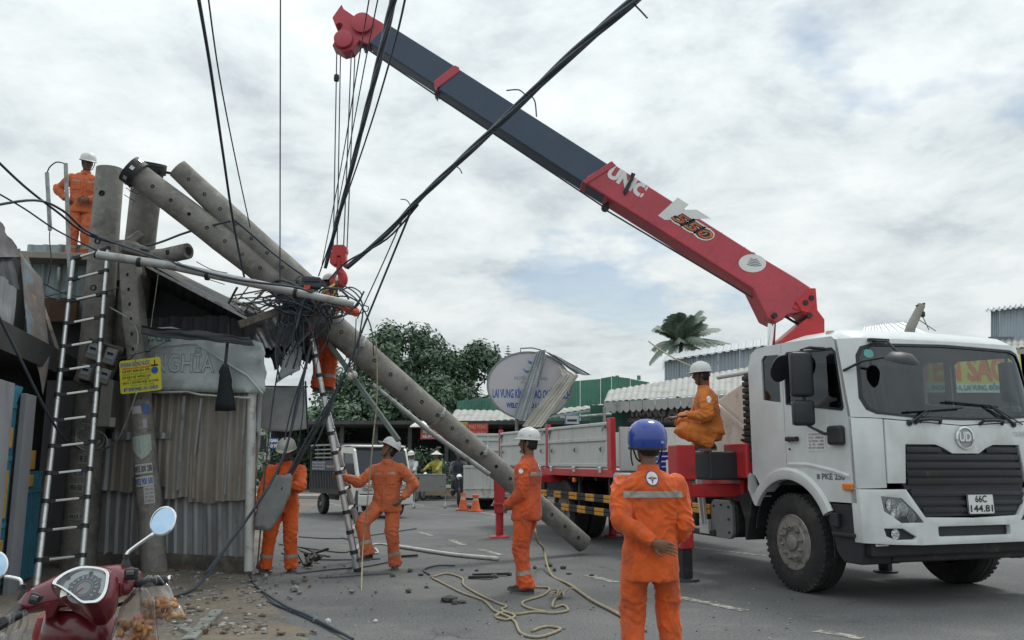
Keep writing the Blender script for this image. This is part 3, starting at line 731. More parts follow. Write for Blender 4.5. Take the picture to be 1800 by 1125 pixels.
# flat bed
bed0, bed1 = -10.65, -4.55
q = MB(); q.box(((bed0 + bed1) / 2, W / 2, 1.235), (bed1 - bed0 - 0.02, W - 0.06, 0.06)); q.build('bed_floor', grey_steel, truck, local=True)
for a in [bed0 + 0.3 + i * 0.6 for i in range(10)]:
    q = MB(); q.box((a, W / 2, 1.14), (0.08, W - 0.2, 0.12)); q.build('cross_member', black_metal, truck, local=True)
for bb, sd_ in ((0.0, 1), (W, -1)):
    q = MB(); q.box(((bed0 + bed1) / 2, bb - 0.02 * sd_, 1.215), (bed1 - bed0 + 0.1, 0.08, 0.13)); q.build('bed_sill', red_paint, truck, local=True, bev=0.008)
    for (a0, a1) in ((bed0 + 0.05, -7.60), (-7.49, bed1 - 0.15)):
        o_ = [(a0, 1.29), (a1, 1.29), (a1, 2.04), (a1 - 0.03, 2.06), (a0 + 0.03, 2.06), (a0, 2.04)]
        pn = splate('side_board', bed_white, o_, bb - 0.03 * sd_, 0.04, side=sd_, bev=0.006)
        for z_ in (1.345, 1.78, 2.03):
            q = MB(); q.box(((a0 + a1) / 2, bb - 0.045 * sd_, z_), (a1 - a0 - 0.02, 0.03, 0.06 if z_ < 2 else 0.045)); q.build('board_rail', bed_white, pn, local=True, bev=0.006)
        for a in (a0 + 0.03, a1 - 0.03):
            q = MB(); q.box((a, bb - 0.043 * sd_, 1.68), (0.05, 0.026, 0.64)); q.build('board_stile', bed_white, pn, local=True, bev=0.006)
        for a in (a0 + 0.25, (a0 + a1) / 2, a1 - 0.25):
            q = MB(); q.box((a, bb - 0.07 * sd_, 1.27), (0.10, 0.03, 0.09)); q.lathe([(0.022, -0.06), (0.022, 0.06)], 8, Matrix.Translation((a, bb - 0.075 * sd_, 1.30)) @ Matrix.Rotation(radians(90), 4, 'Y')); q.build('hinge', alu, pn, local=True)
            q = MB(); q.add([(a, bb - 0.062 * sd_, 1.66), (a, bb - 0.10 * sd_, 1.62), (a, bb - 0.062 * sd_, 1.56), (a + .03, bb - 0.062 * sd_, 1.66), (a + .03, bb - 0.10 * sd_, 1.62), (a + .03, bb - 0.062 * sd_, 1.56)], [(0, 1, 2), (5, 4, 3), (0, 3, 4, 1), (1, 4, 5, 2), (2, 5, 3, 0)]); q.build('rope_hook', grey_steel, pn, local=True)
        for a, s_ in ((a0 + 0.07, 1), (a1 - 0.07, -1)):
            q = MB(); q.box((a, bb - 0.075 * sd_, 1.98), (0.10, 0.035, 0.05)); q.tube([V((a, bb - .08 * sd_, 1.98)), V((a + .02 * s_, bb - .11 * sd_, 1.90))], 0.012, 6); q.build('latch', grey_steel, pn, local=True)
    for a, w_ in ((bed0, 0.09), (-7.545, 0.085), (bed1 - 0.06, 0.16)):
        q = MB(); q.box((a, bb - 0.02 * sd_, 1.70), (w_, 0.09, 0.84)); q.build('bed_post', red_paint, truck, local=True, bev=0.008)
q = MB(); q.box((bed0 - 0.02, W / 2, 1.67), (0.05, W - 0.1, 0.76)); q.build('tailgate', bed_white, truck, local=True, bev=0.006)
q = MB(); q.box((bed1, W / 2, 1.62), (0.05, W - 0.2, 0.7)); q.build('headboard', bed_white, truck, local=True, bev=0.006)
# side guards in yellow and black
for z_ in (0.795, 0.575):
    n_ = 9
    for i in range(n_):
        a0 = -8.0 + i * (3.45 / n_); a1 = a0 + 3.45 / n_ - 0.002
        for dz in (-0.032, 0.034):
            q = MB(); q.box(((a0 + a1) / 2, -0.01, z_ + dz), (a1 - a0, 0.06, 0.058)); q.build('guard_rail', hazard_y if i % 2 == (0 if z_ > .7 else 1) else black_metal, truck, local=True, bev=0.008)
for a in (-7.9, -6.1, -4.8):
    q = MB(); q.box((a, 0.04, 0.80), (0.05, 0.05, 0.66)); q.build('guard_post', black_metal, truck, local=True)
for dz in (-0.032, 0.034):
    q = MB(); q.box((-2.05, -0.01, 0.80 + dz), (0.9, 0.06, 0.058)); q.build('guard_rail', hazard_y, truck, local=True, bev=0.008)
q = MB(); q.box((-2.1, 0.0, 0.50), (1.2, 0.08, 0.07)); q.build('guard_rail', black_metal, truck, local=True, bev=0.008)
q = MB(); q.box((-6.2, -0.03, 1.08), (0.10, 0.05, 0.08)); q.build('side_marker', orange_lamp, truck, local=True, bev=0.01)
q = MB(); q.bar((-8.25, -0.05, 1.10), (-7.75, -0.05, 0.62), 0.05, 0.05); q.build('mud_guard_stay', grey_steel, truck, local=True)
q = MB(); q.box((-4.05, 0.02, 0.83), (0.95, 0.10, 0.80)); tb = q.build('tool_box', bed_white, truck, local=True, bev=0.012)
q = MB(); q.plate(rrect(-4.5, 0.45, -3.6, 1.21, 0.02), [rrect(-4.42, 0.53, -3.68, 1.13, 0.02)], lambda a, z: V((a, -0.05, z)), lambda a, z: V((a, -0.028, z))); q.build('tool_box_frame', bed_white, tb, local=True, bev=0.005)
# crane base with extended outriggers, controls and rack
q = MB(); q.box((-1.45, W / 2, 1.16), (0.95, W - 0.1, 0.34)); q.box((-1.45, W / 2, 1.42), (0.7, 0.9, 0.35)); q.build('crane_base', red_paint, truck, local=True, bev=0.03)
q = MB(); q.box((-1.08, -0.12, 1.36), (0.36, 0.62, 0.34)); q.box((-1.0, 0.35, 1.42), (0.5, 0.6, 0.3)); q.build('control_box', black_plastic, truck, local=True, bev=0.02)
for p0 in ((-1.27, -0.10, 1.41), (-1.27, -0.38, 1.44)):
    q = MB(); q.bar(V(p0) + V((0, 0, .03)), V(p0) + V((0, -.02, -.03)), 0.012, 0.02); q.build('label_plate', text_white, truck, local=True)
q = MB(); q.box((-0.95, 0.2, 1.42), (0.5, 0.5, 0.42)); q.build('control_housing', red_paint, truck, local=True, bev=0.02)
q = MB(); q.box((-1.10, -0.70, 1.40), (0.24, 0.26, 0.42)); q.box((-1.10, -0.70, 0.85), (0.17, 0.17, 0.95)); q.box((-1.10, -0.1, 1.06), (0.16, 1.2, 0.16)); q.build('outrigger', red_paint, truck, local=True, bev=0.015)
q = MB(); q.box((-1.10, -0.70, 0.25), (0.13, 0.13, 0.46)); q.lathe([(0.17, 0.0), (0.16, 0.025), (0.05, 0.04)], 16, Matrix.Translation((-1.10, -0.70, 0.004))); q.build('outrigger_foot', black_metal, truck, local=True)
q = MB(); q.box((-1.32, -0.76, 1.28), (0.09, 0.03, 0.30)); q.build('scale_plate', text_white, truck, local=True, bev=0.004)
for (x0, z0, x1, z1) in ((-1.82, 1.22, -1.73, 0.62),):
    q = MB(); q.bar((x0, -0.06, z0), (x1, -0.06, z1), 0.07, 0.04); q.bar((x0 + .09, -0.06, z0), (x1 + .07, -0.06, z1), 0.04, 0.02); q.box((-1.72, -0.03, 0.58), (0.22, 0.06, 0.18)); q.build('ladder_step', bed_white, truck, local=True, bev=0.004)
def outrigger_at(p, top, name='outrigger'):
    q = MB(); q.box((p.x, p.y, (0.45 + top) / 2), (0.2, 0.2, top - 0.45)); q.box((p.x, p.y, 0.62), (0.25, 0.25, 0.05)); q.build(name, red_paint, truck, bev=0.012)
    q = MB(); q.tube([V((p.x, p.y, 0.5)), V((p.x, p.y, 0.05))], 0.075, 12); q.lathe([(0.20, 0.0), (0.19, 0.025), (0.06, 0.05)], 16, Matrix.Translation((p.x, p.y, 0.004))); q.build('outrigger_foot', red_paint, truck)
outrigger_at(gr(878, 945), 1.15); outrigger_at(gr(1077, 943), 1.1)
p_ = gr(878, 945); q = MB(); q.bar(V((p_.x, p_.y, 1.08)), tl(-7.37, 0.9, 1.08), 0.14, 0.14); q.build('outrigger_beam', red_paint, truck, bev=0.01)
p_ = gr(1557, 1006); q = MB(); q.tube([V((p_.x, p_.y, 0.6)), V((p_.x, p_.y, 0.04))], 0.085, 14); q.lathe([(0.15, 0.0), (0.15, 0.02), (0.08, 0.03)], 14, Matrix.Translation((p_.x, p_.y, 0.004))); q.build('front_stand', black_metal, truck)
# rack, air intake, red control post
q = MB()
for bb in (0.35, W - 0.35): q.tube([V((-0.95, bb, 1.5)), V((-0.95, bb, 2.55))], 0.035, 8)
q.tube([V((-0.95, 0.35, 2.55)), V((-0.95, W - 0.35, 2.55))], 0.035, 8); q.tube([V((-0.95, 0.35, 2.55)), V((-1.9, 0.35, 2.55))], 0.03, 8)
q.build('cab_guard', bed_white, truck, local=True)
q = MB()
for i in range(14): q.box((-0.74, 0.10, 1.45 + i * 0.075), (0.13, 0.20, 0.06))
q.box((-0.74, 0.11, 1.94), (0.11, 0.17, 1.1)); q.build('air_intake', black_plastic, truck, local=True, bev=0.012)
for i in range(6):
    q = MB(); q.tube(smooth_path([V((-0.82, 0.05 + 0.03 * i, 1.48 + 0.06 * i)), V((-0.95, 0.0 + 0.02 * i, 1.50 + 0.06 * i)), V((-1.1, 0.1 + 0.04 * i, 1.47 + 0.06 * i))], 4), 0.014, 6); q.build('hose', black_plastic, truck, local=True)
q = MB(); q.box((-2.62, 0.55, 2.0), (0.13, 0.13, 1.5)); q.box((-2.62, 0.55, 2.70), (0.17, 0.15, 0.14)); q.build('control_post', red_paint, truck, local=True, bev=0.01)
q = MB(); q.tube(catenary(tl(-2.62, .55, 2.72), at(1140, 600, 15.2), 0.05, 6), 0.012, 6); q.build('control_cord', rope_m, truck)
q = MB(); q.lathe([(0.10, 0), (0.11, 0.03), (0.10, 0.06)], 18, Matrix.Translation((-0.90, 0.42, 2.0)) @ Matrix.Rotation(radians(90), 4, 'X')); q.build('reel', red_paint, truck, local=True)

# crane column and boom stand in one upright plane
BY = 11.44
def bpt(px, py, dy=0.0):
    p = at(px, py, BY); return V((p.x, BY + dy, p.z))
def bplate(name, m, poly, w, parent=truck, bev=0.012, dy=0.0, holes=()):
    pts = [bpt(*p) for p in poly]; o2 = [(p.x, p.z) for p in pts]
    hs = [[(bpt(*p).x, bpt(*p).z) for p in h] for h in holes]
    q = MB(); q.plate(o2, hs, lambda x, z: V((x, BY + dy - w / 2, z)), lambda x, z: V((x, BY + dy + w / 2, z)))
    return q.build(name, m, parent, bev=bev)
cbase = tl(-1.40, 1.22, 0)
q = MB(); q.lathe([(0.36, 1.3), (0.36, 1.62), (0.30, 1.66), (0.28, 2.0)], 24, Matrix.Translation((cbase.x, BY, 0))); q.build('slew_ring', red_paint, truck, smooth=True)
bplate('crane_column', red_paint, [(1384, 547), (1412, 512), (1424, 512), (1427, 550), (1439, 566), (1440, 690), (1352, 690), (1366, 600), (1411, 562), (1400, 553)], 0.46)
boom = bplate('boom', boom_red, [(1023, 328), (1030, 318), (1071, 294), (1312, 447), (1391, 494), (1424, 516), (1428, 548), (1376, 557), (1368, 566), (1357, 572), (1341, 564), (1316, 513)], 0.42, bev=0.02)
# boom sections pushed out of the red one
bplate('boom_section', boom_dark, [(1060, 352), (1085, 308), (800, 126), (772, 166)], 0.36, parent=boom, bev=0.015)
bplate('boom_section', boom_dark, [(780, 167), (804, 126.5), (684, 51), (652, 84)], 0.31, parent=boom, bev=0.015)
bplate('boom_collar', boom_red, [(763, 154), (800, 125), (808, 128), (810, 136), (770, 166)], 0.39, parent=boom, bev=0.012)
bplate('boom_collar', boom_red, [(1020, 328), (1028, 333), (1080, 300), (1072, 292)], 0.45, parent=boom, bev=0.012)
head = bplate('boom_head', boom_red, [(684, 54), (671, 45), (648, 32), (636, 32), (626, 36), (607, 23), (603, 15), (587, 38), (592, 51), (600, 47), (606, 51), (593, 74), (587, 87), (606, 98), (622, 94), (634, 78), (650, 85)], 0.24, parent=boom, bev=0.008)
for (px, py, r) in ((640, 50, 0.15), (607, 78, 0.13)):
    for dy in (-0.16, 0.16):
        q = MB(); q.lathe([(r, -0.02), (r, 0.02), (r * 0.8, 0.03), (r * 0.3, 0.03), (0, 0.035)], 24, Matrix.Translation(bpt(px, py, dy)) @ Matrix.Rotation(radians(90), 4, 'X')); q.build('sheave', boom_red, boom, smooth=True)
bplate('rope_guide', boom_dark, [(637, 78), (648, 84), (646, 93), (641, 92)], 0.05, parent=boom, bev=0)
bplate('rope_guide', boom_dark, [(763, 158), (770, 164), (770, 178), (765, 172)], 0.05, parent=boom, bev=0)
q = MB(); q.lathe([(0.055, -0.04), (0.055, 0.04)], 14, Matrix.Translation(bpt(1064, 365)) @ Matrix.Rotation(radians(90), 4, 'X')); q.tube([bpt(1064, 365), bpt(1070, 350)], 0.025, 6); q.build('rope_pulley', black_metal, boom, smooth=True)
bplate('hook_stay', black_metal, [(1106, 313), (1113, 316), (1110, 322), (1100, 345), (1095, 352), (1092, 345), (1104, 322)], 0.50, parent=boom, bev=0.006)
q = MB(); q.tube(smooth_path([bpt(1315, 450), bpt(1319, 445), bpt(1326, 446), bpt(1327, 455)], 4), 0.012, 6); q.build('lifting_eye', black_metal, boom)
bplate('link_pin_plate', red_paint, [(1388, 536), (1412, 522), (1422, 540), (1410, 556), (1398, 552)], 0.50, parent=boom, bev=0.01)
for (px, py) in ((1405, 538), (1415, 530), (1412, 560), (1352, 560)):
    q = MB(); q.lathe([(0.035, -0.27), (0.035, 0.27)], 12, Matrix.Translation(bpt(px, py)) @ Matrix.Rotation(radians(90), 4, 'X')); q.build('pivot_pin', black_metal, boom)
q = MB(); q.tube([bpt(1357, 566), bpt(1353, 640)], 0.055, 14); q.build('lift_cylinder_rod', chrome, truck, smooth=True)
q = MB(); q.tube([bpt(1354.5, 612), bpt(1351, 700)], 0.085, 14); q.build('lift_cylinder', red_paint, truck, smooth=True)
q = MB(); q.tube(smooth_path([bpt(1380, 556), bpt(1396, 566), bpt(1412, 575)], 4), 0.018, 6); q.build('hose', black_plastic, truck)
# lettering along the boom flank
d_ = (bpt(1312, 447) - bpt(1071, 294)).normalized(); up_ = V((-d_.z, 0, d_.x)); up_ = up_ if up_.z > 0 else -up_
def bm_m(px, py, w=0.42, off=0.004): return frame(d_, up_, V((0, -1, 0)), bpt(px, py, -w / 2 - off))
text('UNIC', bm_m(1098, 328), 0.25, text_white, boom, bold=0.016, width=0.58)
text('V', bm_m(1172, 375, off=0.003), 0.40, text_white, boom, bold=0.045, width=0.62, shear=0.6)
text('550', bm_m(1208, 404, off=0.006), 0.20, text_white, boom, bold=0.032, width=0.66, shear=0.3); text('550', bm_m(1208, 404, off=0.009), 0.19, text_black, boom, bold=0.014, width=0.62, shear=0.3)
text('550', bm_m(1208, 404, off=0.012), 0.19, mat('print_flame', (0.60, 0.20, 0.04), 0.5, var=0.3, vs=9, c2=(0.5, 0.05, 0.03), s2=8, t2=0.5), boom, bold=0.0, width=0.60, shear=0.3)
for px in (1120, 1250, 1290):   # weld seams across the flank
    c_ = bpt(px, 294 + (px - 1071) * .635 + 28); q = MB(); q.bar(c_ + V((0, -.212, 0)) - up_ * .19, c_ + V((0, -.212, 0)) + up_ * .19, .012, .006, up=V((0, -1, 0))); q.build('weld_seam', boom_red, boom)
q = MB(); Me = frame(V((1, 0, 0)), V((0, 0, 1)), V((0, -1, 0)), bpt(1315, 469, -0.21 - 0.004))
q.add([(0.185 * cos(2 * pi * i / 40), 0.125 * sin(2 * pi * i / 40), 0) for i in range(40)], [tuple(range(40))], Me); em = q.build('emblem', text_white, boom)
for k in range(5):
    r_ = 0.07 + k * 0.026; q = MB(); zz = 0.075 - k * 0.022
    pts = [(-0.035 - k * .012 + t * (0.09 + k * 0.026) / 6, zz - 0.018 * sin(pi * t / 6) - 0.012 * t / 6) for t in range(7)]
    q.add([(x_ + .01, z_ + h, 0.003) for x_, z_ in pts for h in (-0.005, 0.005)], [(2 * i, 2 * i + 2, 2 * i + 3, 2 * i + 1) for i in range(6)], Me); q.build('emblem_arc', text_grey, em)
# hoist ropes and hook
def btube(name, pxs, r, m=wire_rope, dy=0.0, parent=truck, n=6):
    q = MB(); q.tube([bpt(px, py, dy) for px, py in pxs], r, n); return q.build(name, m, parent)
btube('winch_rope', [(646, 88), (768, 170), (1064, 367)], 0.012, dy=-0.03); btube('winch_rope', [(1064, 370), (1322, 524)], 0.012, dy=-0.03)
for (a_, c_, dy) in (((593.5, 95), (587.5, 436), -0.06), ((597, 95), (591, 436), 0.06), ((619, 94), (605.5, 436), -0.06), ((622.5, 94), (608.5, 436), 0.06)):
    btube('hoist_rope', [a_, c_], 0.009, dy=dy)
q = MB(); q.lathe([(0.0, -.05), (0.035, -.04), (0.04, .0), (0.035, .05), (0.0, .06)], 12, Matrix.Translation(bpt(593, 141, -0.06))); q.build('rope_weight', black_metal, truck, smooth=True)
hook = thing('hook_block', 'red crane hook block hanging on ropes over the wire tangle', 'hook', bpt(597, 498))
bplate('hook_cheek', red_paint, [(585, 437), (590, 432), (606, 432), (611, 437), (611, 444), (609, 447), (610, 466), (606, 471), (601, 467), (600, 452), (594, 452), (593, 466), (588, 469), (581, 464), (582, 446), (585, 444)], 0.14, parent=hook, bev=0.01)
bplate('hook_shank', red_paint, [(592, 452), (601, 452), (601, 478), (592, 478)], 0.10, parent=hook, bev=0.012)
hk = smooth_path([bpt(597, 476), bpt(601, 482), bpt(603, 492), bpt(598, 500), bpt(590, 500), bpt(585, 494), bpt(585, 484)], 5)
q = MB(); q.tube(hk, [0.05 + 0.022 * sin(pi * i / (len(hk) - 1)) - 0.03 * (i / (len(hk) - 1)) ** 3 for i in range(len(hk))], 10); q.build('hook', red_paint, hook, smooth='all')
bplate('hook_latch', grey_steel, [(590, 478), (594, 480), (588, 490), (585, 488)], 0.03, parent=hook, bev=0)
# load on the truck behind the operator
tp = thing('tarpaulin_hood', 'cream folded sheet hood standing on the truck behind the operator', 'hood', tl(-3.2, 1.5, 1.24), TH)
q = MB(); q.plate([(-4.3, 1.28), (-3.0, 2.30), (-2.25, 2.52), (-2.0, 2.15), (-2.0, 1.28)], (), lambda a, z: V((a, 0.95, z)), lambda a, z: V((a, 1.9, z)))
q.v = [TM @ p for p in q.v]; q.build('hood_sheet', cream, tp, bev=0.03)
q = MB(); q.v = []; q.bar((-2.95, 0.90, 2.30), (-2.1, 0.90, 1.85), 0.03, 0.05); q.bar((-2.1, 0.90, 1.85), (-2.0, 0.9, 1.3), 0.03, 0.05); q.v = [TM @ p for p in q.v]; q.build('hood_edge', cream, tp)
cr_ = thing('blue_crate', 'blue plastic crate on the truck deck behind the blue helmet', 'crate', tl(-3.1, 0.25, 1.24), TH)
for i in range(4):
    q = MB(); q.plate(rrect(-0.2, -0.3, 0.2, 0.3, 0.03), [rrect(-0.18, -0.28, 0.18, 0.28, 0.03)], lambda x, y: V((x, y, 0.03 + i * 0.075)), lambda x, y: V((x, y, 0.085 + i * 0.075))); q.build('crate_rail', blue_plastic, cr_, local=True)
for x_, y_ in ((-.19, -.29), (.19, -.29), (-.19, .29), (.19, .29), (0, -.29), (0, .29)):
    q = MB(); q.box((x_, y_, 0.16), (0.03, 0.03, 0.30)); q.build('crate_post', blue_plastic, cr_, local=True)
q = MB(); q.box((0, 0, 0.015), (0.38, 0.58, 0.02)); q.build('crate_base', blue_plastic, cr_, local=True)
# ------------------------------------------------------------------ tin shack, house front, poles, ladders
tin_grey = mat('tin_grey', (0.36, 0.375, 0.39), 0.55, 0.35, var=0.18, vs=2.5, c2=(0.25, 0.255, 0.26), s2=2.4, t2=0.55, w2=0.1, streak=0.25, c3=(0.16, 0.115, 0.08), s3=7, t3=0.68)
tin_brown = mat('tin_brown', (0.34, 0.32, 0.29), 0.65, 0.2, var=0.22, vs=3, c2=(0.22, 0.18, 0.14), s2=3.0, t2=0.52, w2=0.1, streak=0.18, c3=(0.42, 0.41, 0.39), s3=6, t3=0.62)
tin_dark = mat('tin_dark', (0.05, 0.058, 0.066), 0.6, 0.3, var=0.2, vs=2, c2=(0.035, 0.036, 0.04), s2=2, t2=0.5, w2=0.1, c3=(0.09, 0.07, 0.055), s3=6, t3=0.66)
tin_pale = mat('tin_pale', (0.27, 0.34, 0.36), 0.55, 0.2, var=0.12, vs=3, c2=(0.19, 0.22, 0.22), s2=3, t2=0.58, streak=0.3)
tin_paint = mat('tin_peeling', (0.20, 0.17, 0.155), 0.7, 0.1, var=0.25, vs=6, c2=(0.20, 0.27, 0.32), s2=3.4, t2=0.53, w2=0.05, c3=(0.50, 0.38, 0.14), s3=5.5, t3=0.66)
banner_white = mat('banner_white', (0.47, 0.52, 0.53), 0.6, var=0.08, vs=2, c2=(0.29, 0.31, 0.31), s2=2.6, t2=0.57, w2=0.12)
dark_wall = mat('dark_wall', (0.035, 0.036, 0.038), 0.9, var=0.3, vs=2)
timber = mat('timber', (0.20, 0.17, 0.14), 0.85, var=0.25, vs=6, c2=(0.10, 0.085, 0.07), s2=6, t2=0.55)
plinth_m = mat('plinth_concrete', (0.135, 0.12, 0.10), 0.92, var=0.3, vs=3, bump=0.6, bs=18, c2=(0.06, 0.055, 0.048), s2=2.6, t2=0.52, w2=0.08, c3=(0.2, 0.11, 0.08), s3=5, t3=0.66)
white_pipe = mat('white_pipe', (0.50, 0.51, 0.49), 0.45, var=0.1, vs=4, c2=(0.30, 0.29, 0.26), s2=5, t2=0.60)
rust = mat('rust', (0.10, 0.055, 0.035), 0.85, var=0.3, vs=9)
galv = mat('galvanised', (0.30, 0.32, 0.31), 0.5, 0.5, var=0.2, vs=8, c2=(0.18, 0.185, 0.17), s2=6, t2=0.56)
hole_m = mat('hole_dark', (0.012, 0.012, 0.012), 0.9)

SY = lambda px: 12.0 + (px - 165) / (445 - 165) * (11.25 - 12.0)
def wl(px, py, d=0.0): return at(px, py, SY(px) + d)
shack = thing('tin_shack', 'low shack of rusty corrugated sheets crushed under the fallen poles', 'shack', (-4.5, 11.6, 0))
def wsheet(px0, px1, ytop, ybot, m, d=0.0, pitch=0.11, depth=0.022, kind='trap', seed=0, wob=0.03, lean=0.0, jag=0.02, name='tin_sheet'):
    o = wl(px0, ybot, d); ux = wl(px1, ybot, d) - o; up = wl(px0 + lean, ytop, d) - o
    ux.z = ux.z
    return sheet(name, m, shack, o, ux, V((0 + (up.dot(ux.normalized())) * ux.normalized().x, 0, up.z)) if lean else V((0, 0, 1)), ux.length, up.length, pitch, depth, kind, wob, seed, nv=14, jag=jag)
wsheet(162, 232, 775, 982, tin_grey, 0.00, 0.16, 0.030, seed=1, lean=18)
wsheet(215, 300, 845, 978, tin_grey, 0.02, 0.11, 0.022, seed=2)
wsheet(283, 372, 868, 979, tin_grey, 0.03, 0.15, 0.020, seed=3)
wsheet(360, 436, 874, 982, tin_grey, 0.00, 0.15, 0.020, seed=4)
wsheet(176, 222, 772, 862, tin_grey, -0.04, 0.18, 0.03, seed=10, lean=10)
wsheet(192, 258, 686, 864, tin_brown, -0.06, 0.14, 0.028, seed=5, lean=14)
wsheet(236, 300, 684, 858, tin_brown, -0.05, 0.12, 0.024, seed=6, lean=6)
wsheet(288, 346, 684, 876, tin_brown, -0.08, 0.105, 0.022, seed=7, lean=18)
wsheet(330, 392, 686, 884, tin_brown, -0.06, 0.10, 0.022, seed=8, lean=10)
wsheet(378, 442, 688, 880, tin_brown, -0.10, 0.095, 0.022, seed=9, lean=6)
wsheet(196, 300, 760, 772, tin_grey, -0.10, 0.2, 0.02, seed=12, name='sheet_edge')
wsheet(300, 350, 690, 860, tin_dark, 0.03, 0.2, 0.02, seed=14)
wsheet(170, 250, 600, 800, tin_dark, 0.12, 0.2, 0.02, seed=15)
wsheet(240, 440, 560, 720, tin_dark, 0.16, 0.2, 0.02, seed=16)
for i, (px, y0, y1, w_) in enumerate([(312, 696, 862, 7), (342, 700, 800, 5), (233, 700, 860, 4), (395, 700, 870, 4), (420, 695, 875, 5)]):
    q = MB(); q.bar(wl(px + 12, y0, -0.12), wl(px, y1, -0.12), 0.006 * w_, 0.012, up=V((0, -1, 0))); q.build('batten', tin_grey if i % 2 else galv, shack, bev=0.002)
# side walls, back, plinth
pB = wl(443, 985); pA = wl(165, 985)
sheet('tin_sheet', tin_brown, shack, V((pB.x - .02, pB.y, 0.2)), V((-0.38, 1, 0)), V((0, 0, 1)), 2.4, 2.3, 0.18, 0.03, wob=0.03, seed=21, nv=6)
sheet('tin_sheet', tin_dark, shack, V((pA.x - .1, pA.y + 0.1, 0.2)), V((-0.15, 1, 0)), V((0, 0, 1)), 2.4, 2.8, 0.2, 0.03, seed=22)
sheet('tin_sheet', tin_dark, shack, V((pA.x - .5, pA.y + 2.3, 0.0)), V((1, -0.25, 0)), V((0, 0, 1)), 2.05, 2.9, 0.2, 0.03, seed=23)
q = MB(); qa = V((pA.x - 0.15, pA.y + 0.1, 0.10)); qb = V((pB.x + 0.02, pB.y - 0.02, 0.10))
def plinth_fn(u, v):
    p = qa.lerp(qb, u); prof = [(0.10, 0.20), (-0.02, 0.21), (-0.08, 0.16), (-0.10, 0.02), (-0.16, -0.05)]
    k = v * 4; i = min(int(k), 3); f_ = k - i
    dy = prof[i][0] + (prof[i + 1][0] - prof[i][0]) * f_; z = prof[i][1] + (prof[i + 1][1] - prof[i][1]) * f_
    nn_ = noise.noise(V((u * 16, v * 5, 2))) * 0.035 + noise.noise(V((u * 50, v * 12, 5))) * 0.015
    return V((p.x, p.y + dy - nn_, z + nn_ * 0.5))
q.grid(plinth_fn, 60, 12); q.build('plinth', plinth_m, shack, smooth='all')
# broken board over the sheets with the shop name
bo_ = [(246, 578), (300, 574), (330, 582), (372, 598), (420, 606), (444, 597), (462, 604), (468, 622), (465, 640), (469, 655), (465, 668), (466, 688), (452, 692), (430, 690), (395, 691), (352, 689), (300, 688), (255, 690)]
def bw(px, py, d=-0.16):
    p = at(px, py, SY(px) + d); p.y += 0.05 * noise.noise(V((px * 0.015, py * 0.02, 1))) + (0.06 * max(0, (px - 400) / 60)) ** 1 * noise.noise(V((px * .03, py * .05, 3))); return p
q = MB(); q.plate(bo_, (), lambda x, y: bw(x, y), lambda x, y: bw(x, y) + V((0, 0.006, 0)), cutu=range(250, 468, 8), cutv=range(580, 690, 10))
board = q.build('name_board', banner_white, shack, smooth='all', label='torn pale shop board with faint outlined letters')
outline_m = mat('print_faint', (0.17, 0.24, 0.30), 0.6); faint = mat('print_pale', (0.47, 0.515, 0.525), 0.6, var=0.05)
def btext(s_, px, py, hpx, wpx, m, off, bold):
    vs, fs = text_geo(s_, 1.0, bold); x0 = min(v[0] for v in vs); x1 = max(v[0] for v in vs); y0 = min(v[1] for v in vs); y1 = max(v[1] for v in vs)
    g_ = MB(); g_.add([bw(px + (v[0] - (x0 + x1) / 2) / (x1 - x0) * wpx, py - (v[1] - (y0 + y1) / 2) / (y1 - y0) * hpx, -0.16 - off) for v in vs], fs); g_.build('lettering', m, board)
btext('NGHĨA', 323, 633, 45, 106, outline_m, 0.006, 0.03); btext('NGHĨA', 323, 633, 42, 103, faint, 0.011, 0.006)
btext('Cửa', 276, 590, 20, 48, mat('print_teal', (0.08, 0.22, 0.18), 0.6), 0.010, 0.02)
q = MB(); q.tube([bw(250, 691, -0.20), bw(330, 689, -0.2), bw(352, 694, -0.2), bw(440, 700, -0.2)], 0.016, 6); q.build('board_rail', white_pipe, shack)
q = MB(); q.tube([bw(268, 609, -0.19), bw(345, 603, -0.19), bw(395, 636, -0.2), bw(435, 660, -0.2), bw(462, 692, -0.2)], [0.006, 0.006, 0.012, 0.014, 0.012], 6); q.build('board_fold', banner_white, shack)
# dark roof sheets that slid off, and the splintered ends
def rsheet(pts, m, name, pitch=14, seed=0, th=0.01, dep=0.03, sag=0.05):
    """roof sheet from four photo corners with depth: (px,py,Y) TL, TR, BR, BL"""
    c = [at(*p) for p in pts]
    def g(u, v):
        p = c[0].lerp(c[1], u).lerp(c[3].lerp(c[2], u), v)
        p.z += dep * (1 if (u * pitch) % 1 < 0.4 else 0) + sag * noise.noise(V((u * 3 + seed, v * 2.5, seed * 1.3)))
        p.y += sag * noise.noise(V((u * 3 + seed, v * 2.5, seed * 1.3 + 9)))
        return p
    q_ = MB(); q_.slab(g, pitch * 5, 10, th, nrm=V((0, -0.3, 1)).normalized()); return q_.build(name, m, shack)
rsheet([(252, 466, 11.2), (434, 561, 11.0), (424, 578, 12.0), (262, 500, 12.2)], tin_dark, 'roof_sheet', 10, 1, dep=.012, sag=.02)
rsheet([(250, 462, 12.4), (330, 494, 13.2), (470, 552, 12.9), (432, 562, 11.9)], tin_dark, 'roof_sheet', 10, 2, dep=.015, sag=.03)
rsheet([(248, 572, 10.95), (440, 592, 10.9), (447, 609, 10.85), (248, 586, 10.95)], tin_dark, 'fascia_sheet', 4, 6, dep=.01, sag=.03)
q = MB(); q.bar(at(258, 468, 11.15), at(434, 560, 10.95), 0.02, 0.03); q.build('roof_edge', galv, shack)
rsheet([(400, 560, 11.9), (530, 530, 11.9), (545, 600, 11.6), (440, 622, 11.3)], tin_dark, 'roof_sheet', 8, 4, sag=0.12)
